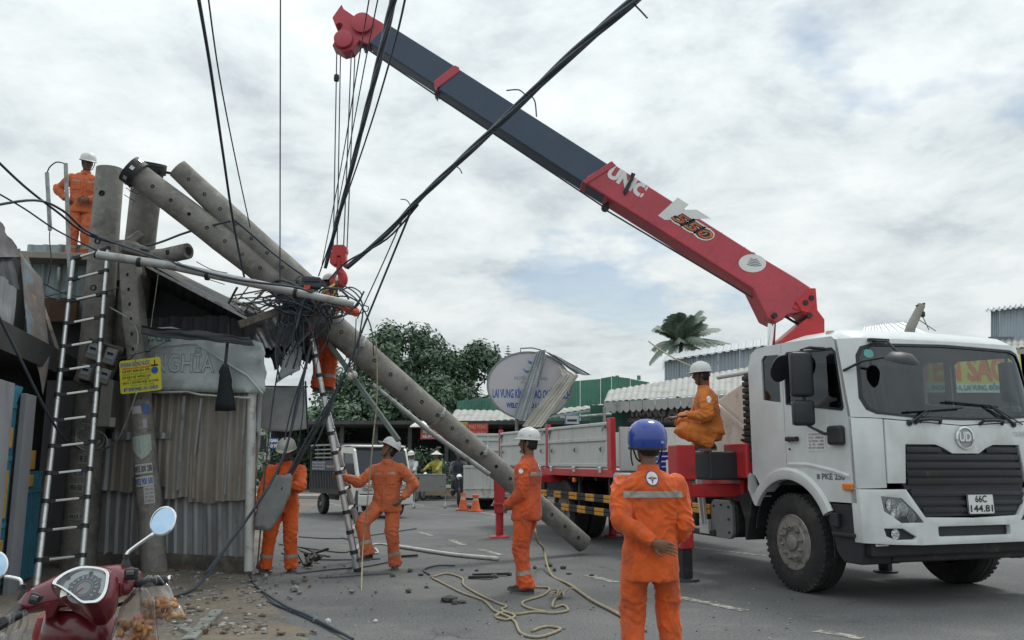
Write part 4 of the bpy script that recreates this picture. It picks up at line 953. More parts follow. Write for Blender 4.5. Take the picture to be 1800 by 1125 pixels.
rsheet([(455, 590, 11.6), (545, 585, 11.7), (530, 640, 11.5), (480, 655, 11.4)], tin_dark, 'roof_sheet', 6, 5, sag=0.15)
q = MB(); q.bar(at(420, 571, 11.0), at(500, 543, 11.3), 0.07, 0.10); q.build('roof_beam', timber, shack, bev=0.01)
for i in range(26):
    a_ = at(400 + rnd.random() * 70, 515 + rnd.random() * 40, 11.8 + rnd.random() * .5); d_ = V((rnd.uniform(.1, .7), rnd.uniform(-.2, .2), rnd.uniform(-.3, .35)))
    q = MB(); q.bar(a_, a_ + d_, 0.03, 0.014); q.build('splinter', timber if i % 3 else galv, shack)
def torn(pts, m, name, par, th=0.006, k=0.06, lab=None):
    P = [at(*p) for p in pts]; c = sum(P, V()) / len(P)
    # local frame of the outline
    n_ = len(P)
    ux = (P[1] - P[0]).normalized(); nz_ = ux.cross(P[-1] - P[0]).normalized(); uy = nz_.cross(ux)
    o2 = [((p - P[0]).dot(ux), (p - P[0]).dot(uy)) for p in P]
    xs = [p[0] for p in o2]; ys = [p[1] for p in o2]
    def f(x, y, e=0.0): return P[0] + ux * x + uy * y + nz_ * (k * noise.noise(V((x * 2.2, y * 2.2, len(pts)))) + e)
    st = 0.07
    q_ = MB(); q_.plate(o2, (), lambda x, y: f(x, y), lambda x, y: f(x, y, th), cutu=[min(xs) + st * i for i in range(1, int((max(xs) - min(xs)) / st) + 1)], cutv=[min(ys) + st * i for i in range(1, int((max(ys) - min(ys)) / st) + 1)])
    o_ = q_.build(name, m, par, smooth='all')
    if lab: o_['label'] = lab
    return o_
torn([(246, 482, 12.1), (432, 572, 11.9), (450, 610, 11.9), (246, 590, 12.1)], dark_wall, 'shade_backing', shack, k=.02)  # added dark sheets stand in for the shade inside the broken roof
torn([(430, 572, 11.75), (535, 552, 11.75), (562, 600, 11.75), (545, 640, 11.75), (520, 628, 11.75), (500, 642, 11.75), (478, 618, 11.75), (440, 606, 11.75)], dark_wall, 'shade_backing', shack, k=.05)
torn([(518, 598, 11.5), (532, 612, 11.5), (527, 655, 11.5), (500, 668, 11.4), (484, 682, 11.4), (494, 650, 11.4), (498, 628, 11.4)], tin_grey, 'torn_sheet', shack, lab='grey torn sheet dangling under the wire tangle')
torn([(462, 692, 11.3), (452, 690, 11.3), (448, 755, 11.2), (456, 780, 11.2), (449, 820, 11.2), (442, 870, 11.2), (452, 812, 11.2)], banner_white, 'torn_sheet', shack, k=0.03)
q = MB(); q.tube([at(443, 690, 11.18), at(437, 1004, 11.02)], 0.058, 14); q.build('white_post', white_pipe, shack, smooth=True)
# pale banner hung beside the shack
bnr = thing('hanging_banner', 'pale grey banner sheet hung right of the shack between wires', 'banner', at(495, 757, 11.9))
torn([(456, 680, 11.9), (537, 681, 11.9), (539, 754, 11.9), (500, 758, 11.8), (468, 757, 11.8), (452, 750, 11.9)], banner_white, 'banner_cloth', bnr, k=0.05)
q = MB(); q.tube([at(455, 679, 11.92), at(541, 680, 11.92)], 0.012, 6); q.tube([at(537, 670, 11.92), at(541, 760, 11.92)], 0.012, 6); q.build('banner_rod', black_metal, bnr)
# dark cloth hanging from a cord on the shack front
cl = thing('black_cloth', 'black cloth tied on a cord hanging before the shack board', 'cloth', at(396, 718, 10.95))
q = MB(); rings = []
for (py, w_, sk) in ((640, .03, 0), (652, .065, -2), (668, .075, 0), (690, .09, 1), (708, .115, 2), (720, .125, 2)):
    c_ = at(396 + sk * 0.6, py, 10.95); rings.append([c_ + V((cos(t) * w_ * (1 + 0.18 * sin(5 * t + py)), sin(t) * w_ * 0.55, 0.02 * sin(3 * t) if py > 715 else 0)) for t in [2 * pi * i / 18 for i in range(18)]])
q.loft(rings); q.build('cloth', mat('cloth_black', (0.012, 0.014, 0.018), 0.9), cl, smooth='all')
q = MB(); q.tube([at(397, 645, 10.95), at(401, 598, 11.0), at(403, 560, 11.2)], 0.014, 6); q.tube([at(394, 645, 10.93), at(399, 598, 11.0)], 0.01, 6); q.build('cord', black_plastic, cl)

# house at the far left: gate front seen along its length
F0 = V((-4.95, 8.0, 0)); F1 = V((-6.15, 12.3, 0)); fd = (F1 - F0).normalized(); fn_ = V((-fd.y, fd.x, 0)); fn_ = fn_ if fn_.x > 0 else -fn_
house = thing('gate_house', 'dark house front with blue and gold gate at the left edge', 'house', F1)
def fx(px, py):
    """distance along the front where the photo column px meets it"""
    p0 = at(px, py, 1.0) - V((0, 0, CAMH)); c0 = V((0, 0, CAMH))
    t = (F0 - c0).dot(fn_) / p0.dot(fn_); return (c0 + p0 * t - F0).dot(fd)
def fbox(name, m, s0, s1, z0, z1, d0, d1, bev=0.0, par=house):
    q_ = MB(); c_ = F0 + fd * (s0 + s1) / 2 + fn_ * (d0 + d1) / 2; R_ = Matrix.Rotation(atan2(fd.y, fd.x), 3, 'Z')
    q_.box((c_.x, c_.y, (z0 + z1) / 2), (s1 - s0, abs(d1 - d0), z1 - z0), R=R_); return q_.build(name, m, par, bev=bev)
gate_blue = mat('gate_blue', (0.045, 0.19, 0.27), 0.45, var=0.2, vs=4); gate_gold = mat('gate_gold', (0.50, 0.30, 0.05), 0.45, 0.2, var=0.3, vs=12)
pillar_m = mat('pillar_grey', (0.22, 0.235, 0.26), 0.75, var=0.12, vs=3)
s1a, s1b = fx(-40, 850), fx(10, 850); s2a, s2b = fx(31, 850), fx(49, 850)
fbox('pillar', pillar_m, s1a, s1b, 0.0, 2.22, -0.04, 0.0, 0.006); fbox('pillar', pillar_m, s2a, s2b, 0.0, 2.15, -0.05, 0.01, 0.006)
gt = fbox('gate_leaf', gate_blue, s1b + 0.01, s2a - 0.01, 0.05, 2.05, -0.10, -0.09)
n_ = 7
for i in range(n_ + 1):
    s_ = s1b + 0.02 + (s2a - s1b - 0.05) * i / n_; fbox('gate_bar', gate_blue, s_, s_ + 0.025, 0.1, 2.0, -0.09, -0.075, par=gt)
for z_ in (0.12, 0.72, 1.42, 1.98): fbox('gate_rail', gate_blue, s1b + 0.01, s2a - 0.01, z_, z_ + 0.05, -0.09, -0.07, par=gt)
sm = (s1b + s2a) / 2; hw = (s2a - s1b) / 2
for z_, h_ in ((1.55, 0.22), (0.82, 0.5), (0.42, 0.18)):
    fbox('gate_ornament', gate_gold, sm - hw * 0.45, sm + hw * 0.45, z_, z_ + h_, -0.075, -0.055, 0.02, par=gt)
gt2 = fbox('gate_leaf', gate_blue, s2b + 0.01, s2b + 1.0, 0.05, 1.30, -0.10, -0.09)
for i in range(7): fbox('gate_bar', gate_blue, s2b + 0.05 + i * 0.14, s2b + 0.08 + i * 0.14, 0.08, 1.27, -0.09, -0.075, par=gt2)
fbox('gate_rail', gate_blue, s2b, s2b + 1.0, 1.05, 1.10, -0.09, -0.07, par=gt2)
for z_, h_ in ((1.32, 0.22), (1.12, 0.14)): fbox('gate_ornament', gate_gold, s2b + 0.05, s2b + 0.5, z_, z_ + h_, -0.08, -0.06, 0.02, par=gt2)
# braces over the gate
for k_ in range(4):
    p0 = F0 + fd * (s1b + 0.03 + 0.1 * k_) - fn_ * 0.08 + V((0, 0, 2.0)); q = MB(); q.bar(p0, p0 + fd * 0.25 + V((0, 0, 0.22)), 0.02, 0.03); q.build('gate_brace', gate_blue, house)
# dark room behind, side wall, roof
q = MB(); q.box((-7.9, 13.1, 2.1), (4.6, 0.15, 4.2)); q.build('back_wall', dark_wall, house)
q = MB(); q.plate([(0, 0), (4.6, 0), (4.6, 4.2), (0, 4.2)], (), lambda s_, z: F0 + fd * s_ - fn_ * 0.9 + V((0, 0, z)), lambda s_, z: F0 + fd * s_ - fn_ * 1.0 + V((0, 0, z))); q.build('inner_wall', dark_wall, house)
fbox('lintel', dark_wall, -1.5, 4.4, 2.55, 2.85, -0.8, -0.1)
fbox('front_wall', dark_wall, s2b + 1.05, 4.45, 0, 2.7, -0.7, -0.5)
q = MB(); zt = at(100, 452, 12.4).z
q.plate([(-9.8, 12.3), (-5.45, 12.3), (-5.3, 16.0), (-9.8, 16.0)], (), lambda x, y: V((x, y, zt + 0.04 * (-5.4 - x) + 0.01 * (y - 12.3))), lambda x, y: V((x, y, zt - 0.10 + 0.04 * (-5.4 - x) + 0.01 * (y - 12.3))))
q.build('roof_slab', mat('roof_beige', (0.27, 0.25, 0.215), 0.8, var=0.15, vs=4), house, bev=0.01)
sheet('wall_sheet', tin_pale, house, at(36, 560, 12.75), V((1, 0, 0)), V((0, 0, 1)), 1.15, 1.15, 0.22, 0.03, seed=31)
q = MB(); q.box((at(103, 560, 12.6).x, 12.6, at(103, 545, 12.6).z), (0.55, 0.08, 0.36)); q.build('wall_patch', rust, house)
for (a_, c_, w_, m_) in (((45, 452, 11.9), (108, 640, 11.2), .05, timber), ((80, 520, 11.9), (122, 510, 11.9), .03, tin_pale), ((104, 470, 12.2), (102, 530, 12.2), .035, galv), ((0, 445, 9.6), (32, 440, 10.6), .05, galv)):
    q = MB(); q.bar(at(*a_), at(*c_), w_, w_); q.build('strut', m_, house)
# awnings over the gate front, bent down
def hsheet(pts, m, name, pitch=6, seed=0, sag=0.02, th=0.006):
    c = [at(*p) for p in pts]
    nrm = (c[1] - c[0]).cross(c[3] - c[0]).normalized()
    def g(u, v):
        p = c[0].lerp(c[1], u).lerp(c[3].lerp(c[2], u), v)
        return p + nrm * (0.025 * (1 if (u * pitch) % 1 < 0.4 else 0) + sag * noise.noise(V((u * 3 + seed, v * 2.5, seed * 1.3))))
    q_ = MB(); q_.slab(g, pitch * 5, 12, th); return q_.build(name, m, house)
hsheet([(-40, 330, 8.6), (34, 440, 10.2), (36, 452, 10.2), (-40, 452, 8.6)], mat('tin_lilac', (0.20, 0.19, 0.20), 0.7, 0.2, var=0.2), 'awning_sheet', 3, 1)
hsheet([(-60, 430, 8.6), (33, 512, 9.6), (24, 586, 9.6), (-60, 570, 8.4)], tin_grey, 'awning_sheet', 5, 2)
torn([(36, 443, 10.2), (75, 492, 10.7), (113, 622, 10.6), (97, 690, 10.3), (50, 595, 10.1)], tin_paint, 'awning_sheet', house, k=0.03, th=.008)
hsheet([(-50, 438, 8.7), (20, 442, 10.0), (38, 512, 9.9), (-50, 470, 8.7)], tin_dark, 'awning_sheet', 4, 5)

# ---- concrete poles
def cpole(name, label, p0, p1, r0, r1, holes=(), hdir=V((0, -1, 0)), group=None, hollow=True, hr=0.022, n=28, rough=0.004):
    p0 = V(p0); p1 = V(p1)
    t = thing(name, label, 'pole', p0, 0, group)
    q_ = MB(); k = 36; pts = [p0.lerp(p1, i / k) for i in range(k + 1)]
    q_.tube(pts, [r0 + (r1 - r0) * i / k for i in range(k + 1)], n, cap=True)
    ax = (p1 - p0).normalized()
    for i, p in enumerate(q_.v):
        d = noise.noise(p * 3.0) * rough + noise.noise(p * 11.0) * rough * 0.5
        c_ = p0 + ax * (p - p0).dot(ax); r_ = (p - c_)
        if r_.length > 1e-6: q_.v[i] = p + r_.normalized() * d
    sh = q_.build('shaft', concrete, t, smooth=True)
    if hollow:
        for c_, s_, r_ in ((p0, -1, r0), (p1, 1, r1)):
            u_, w_ = basis(ax); g_ = MB(); g_.add([c_ + ax * s_ * 0.006 + (u_ * cos(2 * pi * i / 20) + w_ * sin(2 * pi * i / 20)) * r_ * 0.55 for i in range(20)], [tuple(range(20))]); g_.build('bore', hole_m, t)
    hd = (hdir - ax * hdir.dot(ax)).normalized(); sd_ = ax.cross(hd)
    for h in holes:
        c_ = p0.lerp(p1, h); r_ = r0 + (r1 - r0) * h
        g_ = MB(); Mx = frame(sd_, ax, hd, c_ + hd * (r_ - 0.012)); g_.lathe([(hr * 1.5, 0.0), (hr * 1.5, 0.012), (hr, 0.019), (hr, 0.010)], 12, Mx); g_.build('bolt_hole', hole_m, t)
    return t
PA0 = V((-5.84, 11.85, 0)); PA1 = V((-5.80, 11.80, at(192, 297, 11.8).z))
poleA = cpole('utility_pole', 'upright round concrete pole behind the ladder with meters on it', PA0, PA1, 0.235, 0.185, (0.50, 0.68, 0.80, 0.925), hr=0.03)
E0 = gr(1026, 974); E0.z = 0.155; E1 = at(552, 546, 11.35)
poleE = cpole('fallen_pole', 'thick fallen concrete pole slanting from the tangle down to the road', E0, E1, 0.140, 0.19, [0.04 + i * 0.055 for i in range(17)], hdir=V((0.1, -1, 0.1)), hr=0.018)
H0 = at(548, 518, 11.5); H1 = at(312, 296, 10.9)
cpole('fallen_pole', 'upper right of the two pole heads pointing up over the shack', H0, H1, 0.20, 0.135, [0.1 + i * 0.115 for i in range(8)], hr=0.016)
D0 = at(548, 540, 11.55); D1 = at(240, 306, 10.75)
poleD = cpole('fallen_pole', 'left pole head with the black steel band at its top', D0, D1, 0.20, 0.16, [0.1 + i * 0.1 for i in range(9)], hr=0.016)
C0 = at(238, 452, 12.05); C1 = at(262, 292, 11.35)
poleC = cpole('snapped_pole', 'dark snapped pole stump leaning behind the square-holed pole', at(222, 640, 12.3), C1, 0.21, 0.20, (), hollow=False)
cpole('pole_fragment', 'short broken concrete stub lying across the pole heads', at(272, 452, 11.2), at(331, 441, 11.0), 0.10, 0.105, (0.55,), rough=0.012)
B0 = gr(272, 1006); B1 = at(226, 425, 11.3)
poleB = thing('slim_pole', 'slim leaning concrete pole with stickers and the yellow sign', 'pole', B0)
q = MB(); k_ = 40; ax_ = (B1 - B0); 
def sq_ring(c_, w_, d_, bev, n=5):
    pts = []
    for (sx, sy, a0) in ((1, 1, 0), (-1, 1, 90), (-1, -1, 180), (1, -1, 270)):
        for i in range(n):
            t = radians(a0 + 90 * i / (n - 1)); pts.append(c_ + V((sx * (w_ - bev) + bev * cos(t), sy * (d_ - bev) + bev * sin(t), 0)))
    return pts
rings = []
for i in range(k_ + 1):
    t = i / k_; c_ = B0.lerp(B1, t); w_ = 0.165 - 0.055 * t; bv = w_ * (0.98 if t < 0.62 else max(0.25, 0.98 - (t - 0.62) * 6))
    rr_ = sq_ring(c_, w_, w_, bv); rings.append([p + V((noise.noise(p * 4) * .006, noise.noise(p * 4 + V((5, 5, 5))) * .006, 0)) for p in rr_])
q.loft(rings); q.build('shaft', concrete, poleB, smooth=True)
for i in range(7):
    t = 0.66 + i * 0.046; c_ = B0.lerp(B1, t) + V((0, -(0.165 - 0.055 * t) - 0.002, 0)); q = MB(); q.box(c_, (0.03, 0.006, 0.045)); q.build('slot_hole', hole_m, poleB)
q = MB(); q.bar(at(214, 432, 11.1), at(262, 446, 11.25), 0.16, 0.14); q.bar(at(225, 425, 11.3), at(246, 410, 11.4), 0.14, 0.1); q.build('broken_head', concrete, poleB, bev=0.02)
def wrap_on(p0, p1, r0, r1, t, ang, u, w, off=0.003):
    """point on a pole: t along the axis (metres from p0), ang around, u sideways, w up"""
    ax = (p1 - p0).normalized(); tt = (t + w) / (p1 - p0).length; c_ = p0.lerp(p1, tt); r_ = (r0 + (r1 - r0) * tt) * 1.0 + off
    a = ang + u / r_; f_ = V((0, -1, 0)); f_ = (f_ - ax * f_.dot(ax)).normalized(); s_ = ax.cross(f_); s_ = s_ if s_.x > 0 else -s_
    return c_ + (f_ * cos(a) + s_ * sin(a)) * r_
def sticker(par, geom, t, ang, w_, h_, m, txt=None, tm=None, tw=0.85, rows=1, off=0.006):
    g_ = MB(); g_.grid(lambda u, v: wrap_on(*geom, t, ang, (u - .5) * w_, (v - .5) * h_, off), 10, 2); so = g_.build('sticker', m, par)
    if txt:
        for ri, s_ in enumerate(txt if isinstance(txt, list) else [txt]):
            rows = len(txt) if isinstance(txt, list) else 1; vs, fs = text_geo(s_, 1.0, 0.02); x0 = min(v[0] for v in vs); x1 = max(v[0] for v in vs); y0 = min(v[1] for v in vs); y1 = max(v[1] for v in vs)
            hh = h_ * 0.75 / rows; cz = h_ * (0.5 - (ri + 0.5) / rows) * 0.9
            g_ = MB(); g_.add([wrap_on(*geom, t, ang, (v[0] - (x0 + x1) / 2) / (x1 - x0) * w_ * tw, cz + ((v[1] - y0) / (y1 - y0) - 0.5) * hh * 0.85, off + 0.003) for v in vs], fs); g_.build('lettering', tm, so)
    return so
gA = (PA0, PA1, 0.235, 0.185); gB = (B0, B1, 0.167, 0.112)
paper = mat('paper', (0.46, 0.47, 0.46), 0.7, var=0.12, vs=9); paper_blue = mat('paper_blue', (0.06, 0.16, 0.40), 0.6, var=0.1)
paper_grey = mat('paper_grey', (0.30, 0.30, 0.29), 0.75, var=0.12, vs=9)
zof = lambda py, Y: at(150, py, Y).z
sticker(poleA, gA, zof(832, 11.6), 0.25, 0.24, 0.10, paper_grey, '942 500 999', text_blue); sticker(poleA, gA, zof(857, 11.6), 0.2, 0.28, 0.12, paper_grey, '0934 500 900', text_black)
sticker(poleA, gA, zof(806, 11.6), 0.35, 0.14, 0.14, paper_grey, '98 300', text_black); sticker(poleA, gA, zof(908, 11.6), 0.2, 0.22, 0.08, paper_grey, '0913 76', text_black)
tB = lambda py: at(262, py, 11.2).z / (B1 - B0).normalized().z
sticker(poleB, gB, tB(720), -0.1, 0.13, 0.10, paper); sticker(poleB, gB, tB(720), 0.75, 0.08, 0.13, paper_blue)
sticker(poleB, gB, tB(745), 0.55, 0.05, 0.12, mat('paper_pink', (0.38, 0.33, 0.40), 0.7))
q = MB(); q.plate([(-0.14, 0.14), (0.14, 0.15), (0.14, -0.05), (0.06, -0.14), (0.0, -0.17), (-0.08, -0.08), (-0.14, -0.02)], (), lambda u, w: wrap_on(*gB, tB(785), 0.05, u, w, 0.008), None, cutu=[-.1, -.05, 0, .05, .1]); q.build('sticker', mat('paper_mint', (0.35, 0.42, 0.38), 0.7, var=0.15, vs=14), poleB)
sticker(poleB, gB, tB(824), 0.1, 0.24, 0.13, paper, '0975 300 288', text_black, 0.95); sticker(poleB, gB, tB(846), 0.1, 0.24, 0.13, paper, '0932 900 500', text_blue, 0.95)
sticker(poleB, gB, tB(871), 0.45, 0.13, 0.22, paper, ['TUYEN DUNG', 'LAO DONG', 'PHO THONG', 'LH 0907 812'], text_grey, 0.8)
# steel band and clamp at the crossing heads
bd = thing('pole_band', 'black slotted steel band ring around the top of the crossed poles', 'band', at(255, 315, 10.9))
axD = (D1 - D0).normalized(); u_, w_ = basis(axD)
for (cpx, cpy, r_, hgt) in ((240, 306, 0.19, 0.16),):
    c_ = at(cpx, cpy, 10.72); q = MB()
    q.loft([[c_ + axD * (h - 0.04) + (u_ * cos(2 * pi * i / 28) + w_ * sin(2 * pi * i / 28)) * rr_ for i in range(28)] for rr_, h in ((r_, 0), (r_, hgt), (r_ - 0.012, hgt), (r_ - 0.012, 0), (r_, 0))], cap=False); q.build('band', black_metal, bd)
    for i in range(7):
        t = 2 * pi * i / 7 + 0.4; q = MB(); e_ = (u_ * cos(t) + w_ * sin(t)); q.bar(c_ + e_ * (r_ + .002) + axD * 0.02, c_ + e_ * (r_ + .002) + axD * 0.07, 0.05, 0.01, up=e_); q.build('slot', alu, bd)
axC = (C1 - poleC.location).normalized(); u2, w2 = basis(axC); c_ = at(262, 298, 11.32)
q = MB(); q.loft([[c_ + axC * (h - 0.05) + (u2 * cos(2 * pi * i / 28) + w2 * sin(2 * pi * i / 28)) * rr_ for i in range(28)] for rr_, h in ((0.225, 0), (0.225, 0.14), (0.205, 0.14), (0.205, 0), (0.225, 0))], cap=False); q.build('band', black_metal, bd)
for t in (3.4, 4.2, 5.0):
    e_ = (u2 * cos(t) + w2 * sin(t)); q = MB(); q.bar(c_ + e_ * 0.22, c_ + e_ * 0.30, 0.03, 0.03); q.build('bolt', black_metal, bd)
for i in range(5):
    a_ = at(215 + rnd.random() * 12, 318 + i * 6, 10.8); q = MB(); q.tube(smooth_path([a_, a_ + V((rnd.uniform(.05, .2), 0, rnd.uniform(-.15, .05))), a_ + V((rnd.uniform(.15, .3), 0, rnd.uniform(-.1, .1)))], 4), 0.005, 5); q.build('wire_end', black_metal, bd)
# straps round the long pole
for t in (0.42, 0.58, 0.86):
    c_ = E0.lerp(E1, t); ax = (E1 - E0).normalized(); u_, w_ = basis(ax); r_ = 0.140 + (0.19 - 0.140) * t + 0.008
    q = MB(); q.loft([[c_ + ax * h + (u_ * cos(2 * pi * i / 24) + w_ * sin(2 * pi * i / 24)) * r_ for i in range(24)] for h in (-0.02, 0.02)], cap=False); so = q.build('strap', galv, poleE)
    q = MB(); q.box(c_ + w_ * 0 + V((0, -0.02, 0.0)) + (u_ if u_.z > 0 else -u_) * (r_ + 0.03), (0.06, 0.08, 0.06)); q.build('strap_clamp', galv, poleE, bev=0.008)
# white crossing pipe and other bars over the roof
xp = thing('grey_pipe', 'long pale grey pipe lying across the poles into the tangle', 'pipe', at(395, 490, 10.7))
q = MB(); q.tube([at(172, 448, 10.75), at(300, 467, 10.7), at(430, 495, 10.7), at(545, 519, 10.75), at(622, 535, 10.9)], [0.058, 0.056, 0.055, 0.052, 0.045], 16); q.build('pipe', mat('pipe_grey', (0.42, 0.43, 0.42), 0.5, 0.1, var=0.12, vs=4, c2=(0.25, 0.25, 0.24), s2=4, t2=0.58), xp, smooth=True)
q = MB(); q.tube([at(168, 447.4, 10.75), at(172.5, 448.1, 10.75)], 0.05, 16); q.build('pipe_bore', hole_m, xp)
for (px, Y) in ((245, 10.7), (365, 10.7), (520, 10.73)):
    c_ = at(px, 447 + (px - 172) * 0.193, Y); q = MB(); q.tube([c_ + V((-.02, 0, 0.003)), c_ + V((.02, 0, -0.003))], 0.064, 14); q.build('clip', black_metal, xp)
xb = thing('steel_crossarm', 'grey green steel bar hanging diagonally below the long pole', 'crossarm', at(640, 690, 11.4))
q = MB(); q.bar(at(578, 603, 11.5), at(701, 775, 11.3), 0.075, 0.06); q.build('bar', mat('crossarm_green', (0.13, 0.16, 0.145), 0.6, 0.3, var=0.2, vs=7), xb, bev=0.006)
c_ = at(622, 664, 11.33); q = MB(); q.lathe([(0.0, -.06), (0.05, -.055), (0.055, -.03), (0.035, -.01), (0.055, .02), (0.04, .05), (0.0, .06)], 14, Matrix.Translation(c_ + V((0, -.06, .03))) @ Matrix.Rotation(1.2, 4, 'Y')); q.build('insulator', mat('porcelain', (0.5, 0.49, 0.45), 0.25, var=0.1), xb, smooth=True)
xt = thing('thin_pipe', 'thin grey pipe running just under the long fallen pole', 'pipe', at(760, 765, 11.6))
q = MB(); q.tube([at(655, 676, 11.6), at(760, 762, 11.7), at(860, 834, 11.8)], 0.034, 10); q.build('pipe', galv, xt, smooth=True)

# ---- ladders
def ladder(name, label, bl, br, tl_, tr_, nr, r0, r1, tele=True, group=None):
    bl, br, tl_, tr_ = V(bl), V(br), V(tl_), V(tr_)
    t = thing(name, label, 'ladder', (bl + br) / 2, 0, group)
    seg = nr
    for a_, c_ in ((bl, tl_), (br, tr_)):
        for i in range(seg):
            p = a_.lerp(c_, i / seg); q_ = a_.lerp(c_, (i + 1) / seg); r_ = r0 + (r1 - r0) * i / seg
            g_ = MB(); g_.tube([p, q_], r_, 12); g_.build('rail', alu, t, smooth=True)
            e_ = (q_ - p).normalized(); g_ = MB(); g_.tube([q_ - e_ * 0.028, q_ + e_ * 0.022], r_ + 0.008, 12); g_.build('collar', black_plastic, t, smooth=True)
        e_ = (a_ - c_).normalized(); g_ = MB(); g_.tube([a_ - e_ * 0.05, a_], r0 + 0.008, 12); g_.build('rail_foot', black_plastic, t)
    for i in range(1, seg + 1):
        p = bl.lerp(tl_, i / seg); q_ = br.lerp(tr_, i / seg); d_ = (q_ - p).normalized()
        g_ = MB(); g_.bar(p + d_ * 0.02, q_ - d_ * 0.02, 0.05, 0.028); g_.build('rung', alu, t, bev=0.006)
        for e_, s_ in ((p, 1), (q_, -1)):
            g_ = MB(); g_.bar(e_ + d_ * s_ * 0.02, e_ + d_ * s_ * 0.10, 0.062, 0.04); g_.build('rung_clip', black_plastic, t)
    return t
ladder('telescopic_ladder', 'aluminium telescopic ladder leaning on the upright concrete pole', gr(62, 1040), gr(140, 1030), at(129, 455, 11.3), at(190, 437, 11.35), 13, 0.040, 0.026)
ladder('telescopic_ladder', 'aluminium ladder seen edge-on under the climbing worker', gr(629, 1005), gr(645, 985), at(548, 592, 11.25), at(540, 585, 11.75), 12, 0.045, 0.032)

# ---- things fixed to the upright pole
def meter(px, py, Y, s_, tilt, lab):
    c_ = at(px, py, Y); t = thing('electricity_meter', lab, 'meter', c_, 0, 'meters on the upright pole')
    R_ = Matrix.Rotation(tilt, 3, 'Y'); g_ = MB(); g_.box(c_, (0.15 * s_, 0.11, 0.20 * s_), R=R_); g_.build('case', mat('meter_case', (0.23, 0.235, 0.235), 0.5, var=0.15), t, bev=0.015)
    g_ = MB(); g_.box(c_ + R_ @ V((0, -0.058, 0.02)), (0.11 * s_, 0.012, 0.11 * s_), R=R_); g_.build('window', mat('meter_face', (0.32, 0.36, 0.40), 0.2, var=0.3, vs=30), t, bev=0.004)
    g_ = MB(); g_.box(c_ + R_ @ V((0, -0.066, 0.035)), (0.08 * s_, 0.006, 0.03 * s_), R=R_); g_.build('dial', text_black, t)
meter(166, 618, 11.38, 1.1, 0.3, 'upper left meter box fixed on the upright pole')
meter(196, 627, 11.40, 1.1, 0.3, 'upper right meter box fixed on the upright pole')
meter(153, 655, 11.38, 1.0, 0.3, 'lower left meter box fixed on the upright pole')
meter(186, 662, 11.40, 1.0, 0.3, 'lower right meter box fixed on the upright pole')
mb_ = thing('meter_board', 'brown tilted backing board behind the meters on the pole', 'board', at(172, 640, 11.5))
R_ = Matrix.Rotation(0.3, 3, 'Y'); q = MB(); q.box(at(174, 641, 11.5), (0.50, 0.03, 0.62), R=R_); q.build('board', timber, mb_, bev=0.006)
for (a_, c_) in (((160, 598), (212, 618)), ((140, 668), (200, 690))):
    q = MB(); q.bar(at(*a_, 11.46), at(*c_, 11.46), 0.02, 0.03); q.build('bracket', black_metal, mb_)
cb = thing('cable_cabinet', 'tall grey cabinet below the meters beside the pole', 'cabinet', at(188, 752, 11.45))
q = MB(); c0 = at(196, 670, 11.5); c1 = at(188, 752, 11.45); q.bar(c1, c0, 0.17, 0.24, up=V((0, -1, 0))); q.build('case', mat('cabinet_grey', (0.20, 0.195, 0.18), 0.6, var=0.15), cb, bev=0.015)
q = MB(); q.box(at(198, 742, 11.3), (0.07, 0.03, 0.12)); q.build('notice', paper_grey, cb)
# U-shaped conduit by the roof worker
cd = thing('bent_conduit', 'thin U-shaped metal conduit standing beside the roof worker', 'conduit', at(118, 470, 11.6))
q = MB(); q.bar(at(82.5, 303, 11.6), at(88, 405, 11.6), 0.05, 0.03, up=V((0, -1, 0))); q.bar(at(115.5, 287, 11.6), at(123, 500, 11.6), 0.05, 0.03, up=V((0, -1, 0))); q.build('channel', galv, cd, bev=0.004)
q = MB(); q.tube(smooth_path([at(83, 303, 11.6), at(88, 293, 11.6), at(100, 285, 11.6), at(115, 288, 11.6)], 5), 0.009, 6); q.tube(smooth_path([at(88, 404, 11.6), at(87, 420, 11.6), at(90, 460, 11.6), at(84, 500, 11.6)], 5), 0.007, 6); q.build('wire', black_metal, cd)

